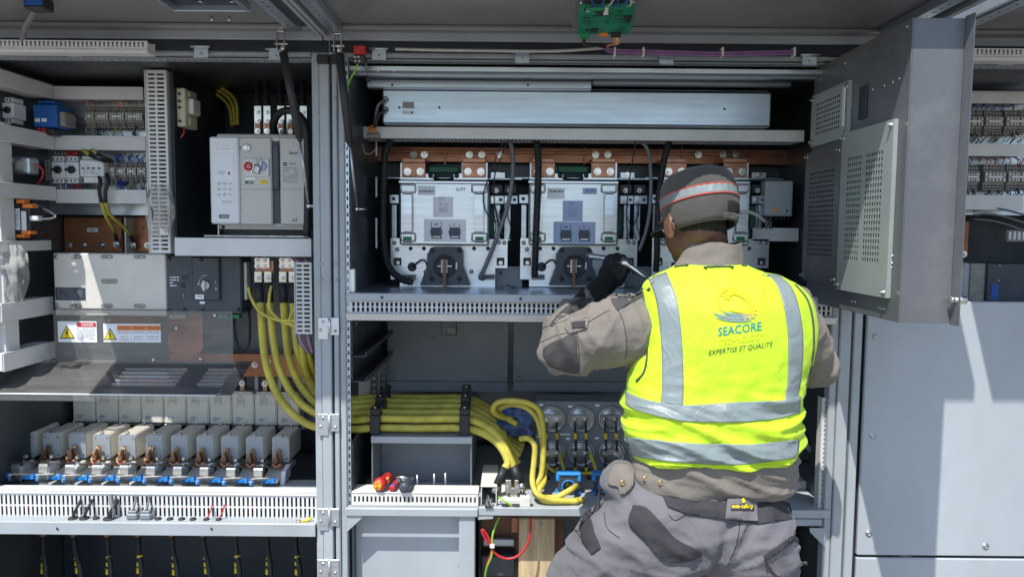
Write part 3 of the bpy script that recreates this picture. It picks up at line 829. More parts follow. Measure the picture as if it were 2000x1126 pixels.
# small rotary switch by the left wall
def motor_switch(label, x0, y0, x1, y1, Y, group='motor protection switches'):
    t = thing('motor_switch', label, 'switch', Pt((x0 + x1) / 2, y1, Y), group)
    w, h = x1 - x0, y1 - y0
    MB().pbox(x0, y0 + h * 0.2, x1, y1 - h * 0.18, Y, Y + 0.07, 0.003).build('housing', white_pl, t)
    MB().pbox(x0 + w * 0.05, y0, x1 - w * 0.05, y0 + h * 0.19, Y + 0.012, Y + 0.07, 0.002).build('terminal_block', white_pl, t)
    MB().pbox(x0 + w * 0.05, y1 - h * 0.17, x1 - w * 0.05, y1, Y + 0.012, Y + 0.07, 0.002).build('terminal_block', white_pl, t)
    for f in (0.2, 0.5, 0.8):
        for yy in (y0 + h * 0.1, y1 - h * 0.09):
            MB().cyl(Pt(x0 + w * f, yy, Y + 0.0115), Pt(x0 + w * f, yy, Y + 0.013), S(w * 0.09, Y), n=8).build('terminal_screw', ink, t)
    c = Pt((x0 + x1) / 2, (y0 + y1) / 2, Y)
    r = S(w * 0.30, Y)
    k = MB().rev(c + Vector((0, 0.001, 0)), (0, -1, 0), [(0, r), (0.006, r * 0.95), (0.0062, r * 0.3)], n=16)
    k.box(c.x - r * 1.25, c.x + r * 1.25, Y - 0.016, Y - 0.0055, c.z - r * 0.28, c.z + r * 0.28, 0.002)
    k.build('rotary_knob', black_pl, t)
    sheet(x0 + w * 0.45, y0 + h * 0.23, x0 + w * 0.9, y0 + h * 0.31, Y - 0.0003, paper, t, 'label')
    return t
motor_switch('small white rotary switch high on the left wall', 3, 190, 26, 240, 2.62)
motor_switch('white rotary motor switch, left of the pair', 100, 305, 126, 358, 2.76)
motor_switch('white rotary motor switch, right of the pair', 127, 305, 153, 358, 2.76)
t = thing('terminal_strip', 'narrow grey terminal strip left of the motor switches', 'terminal strip', Pt(93, 355, 2.79), 'terminal strips')
MB().pbox(87, 312, 99, 352, 2.78, 2.85, 0.002).build('terminal_housing', term_grey, t)
for py in (318, 328, 338, 347):
    MB().pbox(90, py - 2, 96, py + 2, 2.7785, 2.7798, 0.0003).build('clamp', steel_dull, t)
t = thing('power_supply', 'white power supply right of the motor switches', 'power supply', Pt(180, 356, 2.76))
MB().pbox(155, 312, 202, 345, 2.755, 2.84, 0.004).build('housing', white_pl, t)
MB().pbox(160, 305, 198, 311.5, 2.77, 2.84, 0.002).build('upper_shoulder', white_pl, t)
MB().pbox(163, 345.6, 202, 357, 2.765, 2.84, 0.002).build('lower_shoulder', white_pl, t)
for px in (159, 169, 179, 190):
    sheet(px, 327, px + 6, 330, 2.7545, ink, t, 'marking')
lines(163, 332, 196, 342, 2.7543, 5, ink_grey, t, 3); txt('10A', 171, 323, 2.7543, 3, ink_grey, t)
for px in (186, 196):
    MB().cyl(Pt(px, 351, 2.7655), Pt(px, 351, 2.7635), 0.004, n=10).build('terminal_screw', steel_dull, t)
sheet(167, 348, 178, 352, 2.7645, paper, t, 'label')
terminal_strip('two black and grey relays right of the power supply', 205, 312, 227, 362, 2.79, 2, 5, markers=False, dn=[])
terminal_strip('grey terminal strip with blue wires, left one of lower row', 228, 316, 248, 354, YT, 4, 6, up=[(blue_wire, 7, 0.028)], dn=[(blue_wire, 9, 0.036)])
terminal_strip('grey terminal strip with blue and grey wires, middle of lower row', 250, 316, 268, 354, YT, 4, 7, up=[(blue_wire, 4, 0.028), (wire_white, 3, 0.026)], dn=[(grey_cable, 5, 0.036), (MB2, 2, 0.03)])
terminal_strip('grey terminal strip with curling grey wires beside the tall duct', 270, 316, 287, 354, YT, 4, 8, up=[(blue_wire, 5, 0.028)], dn=[(wire_dark, 3, 0.036), (wire_white, 4, 0.034)])
rnd = random.Random(3)
for k, (m, x0, n) in enumerate(((grey_cable, 108, 4), (red_pl, 128, 5), (grey_cable, 112, 3), (blue_wire, 125, 3), (red_pl, 142, 3), (wire_white, 120, 2))):
    for i in range(n):
        x = x0 + i * 6 + rnd.uniform(-1, 1)
        up_ = k < 2
        z0, z1 = (306, 291) if up_ else (357, 372)
        cable('control_wire', {0: 'grey', 1: 'red', 2: 'grey', 3: 'blue', 4: 'red', 5: 'white'}[k] + ' control wire ' + ('above' if up_ else 'below') + ' the motor switches, ' + ORD[i] + ' of its colour from left',
              [Pt(x, z0, 2.785), Pt(x + rnd.uniform(-3, 3), (z0 + z1) / 2, 2.765), Pt(x + rnd.uniform(-5, 5), z1, 2.80)], 0.0022, m, 'wire', 6, 'control wires of the motor switches %d' % (k % 6 if k not in (0, 2) else k))
# metal box on the left wall with red cable
t = thing('mains_filter', 'small metal filter box on the left wall with red lead', 'filter', Pt(36, 338, 2.6))
MB().pbox(16, 306, 56, 339, 2.60, 2.66, 0.006).build('housing', zinc, t)
sheet(29, 314, 46, 331, 2.5995, paper_grey, t, 'rating_plate'); sheet(20, 310, 27, 315, 2.5995, paper, t, 'label')
wire([Pt(56, 316, 2.63), Pt(74, 322, 2.64), Pt(84, 335, 2.66), Pt(80, 350, 2.67), Pt(66, 366, 2.70)], 0.0035, red_pl, t)
wire([Pt(30, 300, 2.62), Pt(44, 303, 2.63), Pt(58, 312, 2.66), Pt(76, 316, 2.70)], 0.0022, wire_dark, t)
# yellow power leads looping over the duct
for nm, pts in (('left', [(193, 340, 2.77), (196, 356, 2.745), (194, 372, 2.745), (198, 395, 2.75), (208, 425, 2.80), (225, 455, 2.885), (228, 470, 2.92)]),
                ('right', [(208, 340, 2.77), (212, 356, 2.745), (206, 372, 2.74), (206, 395, 2.745), (216, 420, 2.79), (238, 440, 2.85), (255, 458, 2.89), (260, 472, 2.92)])):
    t = thing('power_lead', 'yellow and black lead looping over the duct to copper, ' + nm + ' one', 'cable', Pt(*pts[-1]), 'looping power leads')
    P = [Pt(*q) for q in pts]
    wire(P[:4], 0.0068, rubber, t, 'sleeve', 8); wire(P[3:-1] , 0.0064, yellow, t, 'insulation', 8)
    wire([P[-2] , (P[-2] + P[-1]) / 2, P[-1]], 0.0068, rubber, t, 'heat_shrink', 8)
    bolt(P[-1] + Vector((0, -0.003, -0.014)), 0.013, t, steel, 'lug_bolt')
for nm, pts in (('upper', [(160, 292, 2.78), (175, 303, 2.73), (195, 312, 2.725), (214, 316, 2.76)]), ('lower', [(178, 292, 2.78), (190, 300, 2.735), (205, 309, 2.73), (218, 314, 2.77)])):
    t = thing('power_lead', 'black lead with yellow end dropping from middle duct, ' + nm + ' one', 'cable', Pt(*pts[-1]), 'leads from the middle duct')
    P = [Pt(*q) for q in pts]
    wire(P[:2], 0.0062, yellow, t, 'insulation', 8); wire(P[1:], 0.0064, rubber, t, 'sleeve', 8)
# black controller with orange plugs on the left wall
t = thing('controller', 'black controller with orange plugs and paper label, left wall', 'controller', Pt(38, 465, 2.58))
MB().pbox(16, 402, 58, 456, 2.58, 2.66, 0.004).build('housing', black_pl, t)
sheet(17, 407, 39, 449, 2.5795, paper, t, 'label'); lines(20, 411, 36, 445, 2.578, 10, ink_grey, t, 5)
MB().pbox(41, 412, 50, 450, 2.572, 2.5795, 0.003).build('clear_window', white_pl, t)
for (a_, b_, c_, d_) in ((31, 389, 46, 397), (43, 398, 62, 406), (41, 450, 60, 457), (31, 457, 47, 464)):
    MB().pbox(a_, b_, c_, d_, 2.575, 2.61, 0.002).build('plug', orange, t)
MB().pbox(57, 421, 74, 431, 2.572, 2.60, 0.003).build('network_plug', white_pl, t)
wire([Pt(73, 426, 2.586), Pt(92, 427, 2.60), Pt(108, 423, 2.62), Pt(98, 414, 2.64), Pt(82, 406, 2.66), Pt(60, 396, 2.68)], 0.0036, wire_white, t, 'cord', 8)

# ------------------------------------------------------------------ copper plates behind the white switch
def copper_plate(label, x0, y0, x1, y1, Y, bolts, name='copper_busbar'):
    t = thing(name, label, 'busbar', Pt((x0 + x1) / 2, y1, Y), 'copper busbars')
    MB().pbox(x0, y0, x1, y1, Y, Y + 0.010, 0.002).build('bar', copper_paint, t)
    for b in bolts:
        pbolt(b[0], b[1], Y, 6.2, t)
    return t
t = copper_plate('wide copper plate with white tag above the white switch', 125, 424, 238, 492, 2.94, [(136, 479), (164, 479), (199, 479)])
sheet(170, 445, 191, 453, 2.9395, paper, t, 'tag'); txt('03A', 180, 449, 2.9383, 5, ink, t)
MB().cyl(Pt(152, 444, 2.9405), Pt(152, 444, 2.939), 0.004, n=8).build('hole', ink, t)
t = copper_plate('narrow copper plate right behind the tall slotted duct', 252, 424, 300, 492, 2.94, [(288, 479)])
MB().cyl(Pt(279, 445, 2.9405), Pt(279, 445, 2.939), 0.004, n=8).build('hole', ink, t)
MB().pbox(243, 424, 246, 494, 2.88, 2.95, 0.001).build('insulating_barrier', ivory, cabL)

# ------------------------------------------------------------------ white disconnect switch with slate drive
YS = 2.70
t = thing('disconnect_switch', 'wide ivory switch body with slate motor drive, left cabinet', 'switch', Pt(290, 612, YS))
MB().pbox(105, 495, 325, 604, YS, YS + 0.10, 0.004).build('housing', ivory, t)
MB().pbox(108, 604.5, 325, 616, YS + 0.01, YS + 0.10, 0.002).build('foot', ivory, t)
for px in (148, 209, 273):
    for py in (501, 597):
        o = MB(); c = Pt(px, py, YS); w_ = S(12, YS); h_ = S(4.2, YS)
        n = 10; pts = []
        for i in range(n):
            an = math.pi / 2 + math.pi * i / (n - 1)
            pts.append((c.x - w_ + h_ + h_ * math.cos(an), c.z + h_ * math.sin(an)))
        for i in range(n):
            an = -math.pi / 2 + math.pi * i / (n - 1)
            pts.append((c.x + w_ - h_ + h_ * math.cos(an), c.z + h_ * math.sin(an)))
        o.prism(pts, YS - 0.0012, YS + 0.0005, XZ)
        o = o.build('slot', term_grey, t)
        screw(px + 3, py, YS - 0.0012, 3, o)
for px, py in ((110, 501), (112, 596)):
    screw(px, py, YS, 4, t)
c = Pt(214, 549, YS)
pts = []
for i in range(10):
    an = math.pi / 2 + math.pi * i / 9; pts.append((c.x - 0.021 + 0.009 * math.cos(an), c.z + 0.009 * math.sin(an)))
for i in range(10):
    an = -math.pi / 2 + math.pi * i / 9; pts.append((c.x + 0.021 + 0.009 * math.cos(an), c.z + 0.009 * math.sin(an)))
MB().prism(pts, YS - 0.001, YS + 0.0005, XZ).build('centre_slot', term_grey, t)
sheet(108, 561, 167, 586, YS - 0.0003, slate_pl, t, 'rating_plate'); lines(112, 564, 160, 584, YS - 0.0013, 6, ink_grey, t, 9)
dr = MB().pbox(326, 500, 471, 612, YS - 0.012, YS + 0.10, 0.004).build('motor_drive', slate_pl, t)
MB().pbox(375, 502, 428, 586, YS - 0.026, YS - 0.0125, 0.004).build('drive_cover', slate_pl, dr)
for px, py in ((331, 505), (331, 606), (466, 604), (393, 507), (361, 604), (397, 605)):
    screw(px, py, YS - (0.0265 if 376 < px < 427 and py < 586 else 0.0125), 3.2, dr, black_pl)
kn = MB(); c = Pt(402, 557, YS - 0.0265)
kn.cyl(c, c + Vector((0, -0.008, 0)), 0.0145, n=20)
kn.box(c.x - 0.004, c.x + 0.004, c.y - 0.022, c.y - 0.0085, c.z - 0.018, c.z + 0.018, 0.002)
kn.build('rotary_handle', ivory, dr)
MB().tube([Pt(388 + 15 * math.cos(a) + 14, 557 - 24 * math.sin(a) + 4, YS - 0.0268) for a in [math.pi * (0.45 + 0.1 * i) for i in range(6)]], 0.0008, 5).build('printed_arc', paper, dr)
sheet(381, 575, 398, 584, YS - 0.0268, paper, dr, 'label'); lines(384, 578, 395, 582, YS - 0.0278, 1, ink, dr, 4)
sheet(390, 588, 400, 593, YS - 0.0128, paper, dr, 'label')
txt('I', 421, 551, YS - 0.0268, 5, paper, dr); txt('O', 388, 555, YS - 0.0268, 4, paper, dr); txt('0', 422, 564, YS - 0.0268, 5, paper, dr)
MB().pbox(355, 537, 369, 546, YS - 0.0125, YS - 0.012, 0.001).build('socket', ink, dr)
MB().cyl(Pt(361, 557, YS - 0.0118), Pt(361, 557, YS - 0.0128), 0.012, n=16).build('key_hole', ink, dr)
lines(332, 540, 350, 562, YS - 0.0128, 4, paper, dr, 12); txt('I', 358, 577, YS - 0.0128, 5, paper, dr)
MB().pbox(335, 500.5, 374, 503, YS - 0.016, YS - 0.0125, 0.001).build('ridge', slate_pl, dr)
for px in (426, 450):
    MB().pbox(px, 613.5, px + 17, 622, YS + 0.0, YS + 0.03, 0.002).build('green_plug', green_lbl, t)
MB().pbox(476, 512, 482, 585, YS + 0.01, YS + 0.05, 0.002).build('side_bracket', ivory, t)
wire([Pt(457, 622, YS + 0.02), Pt(459, 650, YS + 0.01), Pt(466, 678, YS), Pt(476, 684, YS), Pt(486, 672, YS), Pt(488, 640, YS + 0.02), Pt(486, 600, YS + 0.05)], 0.0048, rubber, t, 'loop_lead', 8)

# ------------------------------------------------------------------ air circuit breaker
YA = 2.58
t = thing('air_circuit_breaker', 'big beige air circuit breaker with padlock and white trip unit', 'circuit breaker', Pt(500, 460, YA))
MB().pbox(424, 262, 600, 448, YA + 0.02, YA + 0.20, 0.005).build('rear_housing', beige, t)
MB().pbox(467.5, 268, 531, 439, YA, YA + 0.0195, 0.006).build('front_cover', beige, t)
MB().pbox(546.5, 268, 598, 439, YA, YA + 0.0195, 0.006).build('front_cover', beige, t)
MB().pbox(531.5, 276, 546, 436, YA + 0.012, YA + 0.0195, 0.001).build('handle_channel', slate_pl, t)
MB().pbox(532.5, 283, 545, 370, YA - 0.002, YA + 0.0118, 0.003).build('charging_handle', slate_pl, t)
MB().pbox(531.5, 268, 546, 275.5, YA + 0.003, YA + 0.0195, 0.002).build('channel_top', beige, t)
tu = MB().pbox(410, 267, 467, 437, YA - 0.008, YA + 0.019, 0.005).build('trip_unit', white_pl, t)
y_ = YA - 0.0083
sheet(420, 287, 456, 352, y_, paper, tu, 'display_window'); lines(423, 290, 450, 292, y_ - 0.001, 1, ink_grey, tu, 2)
lines(426, 335, 440, 341, y_ - 0.001, 2, ink_grey, tu, 21); sheet(445, 336, 449.5, 341, y_ - 0.0009, ink_red, tu, 'indicator')
sheet(422, 353.5, 456, 388, y_, white_pl, tu, 'dial_plate')
for i in range(3):
    for j in range(3):
        px, py = 428 + i * 10.5, 359 + j * 10.5
        MB().rev(Pt(px, py, y_ - 0.0006), (0, -1, 0), [(0, 0.0062), (0.001, 0.006), (0.0011, 0.0045)], n=14).build('dial', duct_mat if (i + j) % 2 else white_pl, tu)
        lines(px - 3, py - 0.6, px + 3, py + 0.8, y_ - 0.0022, 1, ink_grey, tu, i + j * 3, 1.0)
sheet(423, 389.5, 456, 399, y_, paper, tu, 'lower_plate'); lines(433, 392, 453, 398, y_ - 0.001, 2, ink_grey, tu, 33)
sheet(428, 419, 447, 426, y_, ink, tu, 'counter')
txt('00000', 438, 422.5, y_ - 0.001, 4, paper, tu, wpx=15)
pb = MB().pbox(476, 310, 525, 345, YA - 0.006, YA - 0.0003, 0.002).build('button_plate', duct_mat, t)
c = Pt(485, 325, YA - 0.0062); MB().rev(c, (0, -1, 0), [(0, 0.015), (0.003, 0.0148), (0.0032, 0.008), (0.002, 0.007)], n=20).build('stop_button', red_pl, t)
txt('O', 486, 325, YA - 0.0098, 6, paper, t)
c = Pt(513, 325, YA - 0.0062); MB().rev(c, (0, -1, 0), [(0, 0.015), (0.003, 0.0148), (0.0032, 0.008)], n=20).build('start_button', paper_blue, t)
c = Pt(482, 289, YA - 0.0003)
MB().rev(c, (0, -1, 0), [(0, 0.0135), (0.003, 0.0135), (0.0045, 0.012), (0.0046, 0.0085), (0.004, 0.008), (0.004, 0.004), (0.007, 0.0036)], n=24).build('key_lock', steel, t)
MB().cyl(Pt(469, 289, YA), Pt(469, 289, YA - 0.003), 0.003, n=10).build('indicator', red_pl, t)
sheet(478, 346, 498, 352, YA - 0.0003, paper, t, 'label'); sheet(479, 353, 495, 359, YA - 0.0003, green_dk, t, 'flag'); sheet(507, 352.5, 524, 359, YA - 0.0003, ink_yellow, t, 'flag')
txt('OFF', 489, 356, YA - 0.0016, 4, paper, t); lines(510, 354, 521, 357.5, YA - 0.0016, 2, ink, t, 8)
txt('Susol', 573, 298, YA - 0.0006, 6.5, ink, t, wpx=18, shear=0.25, bold=0.01)
sheet(553, 317, 560, 324, YA - 0.0003, ink, t, 'logo_block'); txt('LS', 556.5, 320.5, YA - 0.0016, 4, paper, t)
txt('Susol', 571, 319, YA - 0.0006, 5, ink, t, wpx=13, shear=0.25); lines(553, 327, 581, 358, YA - 0.0006, 9, ink_grey, t, 14)
txt('LS', 576, 429, YA - 0.0006, 6.5, ink, t, wpx=11, shear=0.3, bold=0.012)
MB().pbox(468, 369.3, 530.5, 370.2, YA - 0.0008, YA - 0.0002, 0.0002).build('seam', term_grey, t); MB().pbox(547, 369.3, 597, 370.2, YA - 0.0008, YA - 0.0002, 0.0002).build('seam', term_grey, t)
slotted(XZ, *rect(430, 440, 600, 447, YA + 0.018)[:2], *rect(430, 440, 600, 447, YA + 0.018)[2:], YA + 0.016, YA + 0.0195, 0.0035, 0.0015, [(0.2, 0.8)]).build('vent_strip', beige, t)
for px in (436, 595):
    screw(px, 443, YA + 0.016, 3, t, black_pl)
MB().pbox(425, 438, 428, 462, YA + 0.01, YA + 0.03, 0.001).build('support', steel_dull, t)
MB().pbox(398, 459.5, 604, 463, YA - 0.01, YA + 0.16, 0.001).build('support_rail', steel_dull, t)
# padlock
p = Pt(501, 330, YA - 0.014)
t = thing('padlock', 'small steel padlock on the circuit breaker buttons', 'padlock', p)
RM = Matrix.Translation(p) @ Matrix.Rotation(math.radians(18), 4, 'Y')
MB().box(-0.013, 0.013, -0.006, 0.006, -0.014, 0.012, 0.003, RM).build('body', steel_dull, t)
MB().tube([RM @ Vector(q) for q in ((-0.009, 0, 0.010), (-0.009, 0, 0.024), (-0.006, 0, 0.031), (0, 0, 0.034), (0.006, 0, 0.031), (0.009, 0, 0.024), (0.009, 0, 0.010))], 0.0022, 8).build('shackle', steel, t)
MB().box(-0.004, 0.004, -0.0068, -0.0062, -0.008, 0.002, 0.0002, RM).build('badge', paper, t)
MB().box(-0.010, -0.007, -0.013, -0.008, -0.03, 0.018, 0.001, RM).build('key', steel, t)
# bus tabs above it
for i, px in enumerate((496, 541, 585)):
    t = thing('bus_tab', 'tinned bus tab with bolts above the breaker, ' + ('left', 'middle', 'right')[i] + ' pair', 'busbar', Pt(px + 14, 262, 2.76), 'tinned bus tabs')
    for k in range(2 if i < 2 else 1):
        a0 = px + k * 18
        MB().pbox(a0, 206, a0 + 15, 262, 2.75, 2.758, 0.002).build('tab', nickel, t)
        MB().pbox(a0 + 2, 236, a0 + 13, 268, 2.74, 2.7495, 0.001).build('braid', copper, t)
        for py in (219, 236, 256):
            pbolt(a0 + 7.5, py, 2.7395 if py > 230 else 2.75, 5.2, t)
        wire([Pt(a0 + 7, 206, 2.756), Pt(a0 + 7, 190, 2.77), Pt(a0 + 6, 160, 2.80), Pt(a0 + 6, 128, 2.82)], 0.011, rubber, t, 'busbar_lead', 10)
        MB().pbox(a0 + 1, 148, a0 + 13, 156, 2.785, 2.79, 0.001).build('cable_lug', copper, t)
cable('corrugated_conduit', 'black conduit curving down right of the circuit breaker', [Pt(538, 262, 2.70), Pt(535, 242, 2.66), Pt(545, 222, 2.63), Pt(565, 216, 2.60), Pt(585, 226, 2.58), Pt(597, 250, 2.565), Pt(601, 300, 2.565), Pt(601, 380, 2.565), Pt(600, 462, 2.565)], 0.0125, rubber, 'conduit', 10)
for i, pts in enumerate(([(425, 176, 2.96), (445, 190, 2.96), (455, 210, 2.95), (459, 244, 2.94)], [(420, 182, 2.98), (438, 196, 2.98), (449, 214, 2.97), (453, 246, 2.96)], [(432, 172, 2.95), (452, 186, 2.95), (462, 206, 2.94), (464, 244, 2.93)])):
    cable('yellow_lead', 'yellow lead arching down in the dark corner, ' + ('middle', 'left', 'right')[i] + ' one', [Pt(*q) for q in pts], 0.0062, yellow, 'cable', 8, 'yellow leads in the dark corner')
# cream relay socket on the partition
t = thing('relay_socket', 'cream relay socket on the dark partition plate', 'relay socket', Pt(366, 254, 2.6))
cx = xp + 0.0045
def side_box(mb, ya, yb, pza, pzb, dx0, dx1, ch=0.003):
    return mb.box(cx + dx0, cx + dx1, ya, yb, Pt(366, pzb, 2.66).z, Pt(366, pza, 2.66).z, ch)
side_box(MB(), 2.62, 2.72, 176, 250, 0, 0.03).build('base', cream, t)
side_box(MB(), 2.64, 2.70, 194, 224, 0.0302, 0.05).build('relay', ivory, t)
side_box(MB(), 2.645, 2.69, 182, 190, 0.0302, 0.036).build('clip', cream, t); side_box(MB(), 2.645, 2.69, 230, 246, 0.0302, 0.036).build('clip', cream, t)
for zz in (186, 200, 212, 238):
    side_box(MB(), 2.612, 2.6198, zz, zz + 4, 0.008, 0.016, 0.0005).build('terminal_hole', ink, t)
wire([Vector((cx + 0.02, 2.63, Pt(366, 250, 2.66).z)), Vector((cx + 0.024, 2.62, Pt(366, 262, 2.66).z)), Vector((cx + 0.012, 2.62, Pt(366, 272, 2.66).z))], 0.003, red_pl, t)
# plastic bags
def bag(name, label, x0, y0, x1, y1, Y, seed, dy=0.03):
    rnd = random.Random(seed); mb = MB()
    nu, nv = 14, 18; vs, fs = [], []
    for j in range(nv + 1):
        v = j / nv
        for i in range(nu + 1):
            u = i / nu
            wv = 0.55 + 0.45 * math.sin(math.pi * min(1, v * 1.1)) ** 0.7
            px = (x0 + x1) / 2 + (u - 0.5) * (x1 - x0) * wv + 4 * noise.noise(Vector((u * 3, v * 4, seed)))
            py = y0 + v * (y1 - y0) + 4 * noise.noise(Vector((u * 4, v * 3, seed + 5)))
            yy = Y + dy * noise.noise(Vector((u * 3.3, v * 4.1, seed + 9))) + dy * 0.5 * abs(noise.noise(Vector((u * 9, v * 8, seed + 2)))) - dy * 1.6 * math.sin(math.pi * u) * math.sin(math.pi * v)
            vs.append(Pt(px, py, yy))
    for j in range(nv):
        for i in range(nu):
            q = j * (nu + 1) + i
            fs.append([q, q + 1, q + nu + 2, q + nu + 1])
    mb.add(vs, fs, True)
    o = mb.build(name, bag_mat)
    return tag(o, label, 'plastic bag')
bag('plastic_bag', 'crumpled clear bag tied to the tall slotted duct', 282, 362, 342, 462, 2.575, 3)
bag('plastic_bag', 'crumpled clear bag hanging on the left wall', 2, 478, 58, 592, 2.50, 11)
p = Pt(322, 452, 2.57)
tag(MB().box(p.x - 0.015, p.x + 0.015, 2.562, 2.568, p.z - 0.012, p.z + 0.012, 0.002).build('paper_slip', ivory), 'small cream slip at the bottom of the bag on the duct', 'paper slip')
# ------------------------------------------------------------------ fuse bay
# upper row: upright square-body fuses on the rear wall
YU = 2.93
def upper_fuse(px):
    t = thing('square_fuse', 'x', 'fuse', Pt(px + 21, 824, YU), 'fuses of the upper row')
    b = MB().pbox(px, 761, px + 43, 824, YU, YU + 0.075, 0.006).build('ceramic_body', ceramic, t)
    MB().pbox(px + 3, 757, px + 40, 760.7, YU + 0.006, YU + 0.07, 0.002).build('end_plate', steel_dull, t)
    MB().pbox(px + 3, 824.3, px + 40, 828, YU + 0.006, YU + 0.07, 0.002).build('end_plate', steel_dull, t)
    MB().pbox(px + 17, 733, px + 26, 756.5, YU + 0.02, YU + 0.045, 0.001).build('blade', bronze, t)
    MB().pbox(px + 17, 828.5, px + 27, 850, YU + 0.02, YU + 0.045, 0.001).build('blade', bronze, t)
    pbolt(px + 21.5, 742, YU + 0.02, 6, t); pbolt(px + 22, 842, YU + 0.02, 6, t)
    txt('FUSE', px + 16, 767, YU - 0.0006, 3.5, ink_grey, b, wpx=10, bold=0.01)
    lines(px + 10, 771, px + 26, 786, YU - 0.0006, 5, ink_grey, b, 17)
    c = Pt(px + 13, 812, YU - 0.0004)
    MB().tube([c + Vector((0.008 * math.cos(a), 0, 0.008 * math.sin(a))) for a in [i * math.pi / 6 for i in range(13)]], 0.0006, 4, 2).build('mark_ring', ink_blue, b)
    lines(px + 10, 810, px + 24, 816, YU - 0.0008, 2, ink_blue, b, 5)
    return t
uf = upper_fuse(141)
relabel(uf, 'ceramic fuse at the left end of the upper fuse row')
ux = [141 + 45.2 * k for k in range(10)]
for k in range(1, 10):
    c = copy_tree(uf, (S(ux[k] - ux[0], YU), 0, -S(k * 0.5, YU)))
    relabel(c, 'ceramic fuse, %s from left in the upper fuse row' % ORD[k])
# insulating posts between the upper fuses
for k in range(10):
    px = 449 + (k - 6) * 45.2 + 3
    MB().pbox(px, 735, px + 7, 770, YU + 0.05, YU + 0.06, 0.001).build('fuse_bracket', panel_grey, cabL)
    MB().pbox(px, 815, px + 7, 838, YU + 0.03, YU + 0.06, 0.001).build('fuse_bracket', panel_grey, cabL)

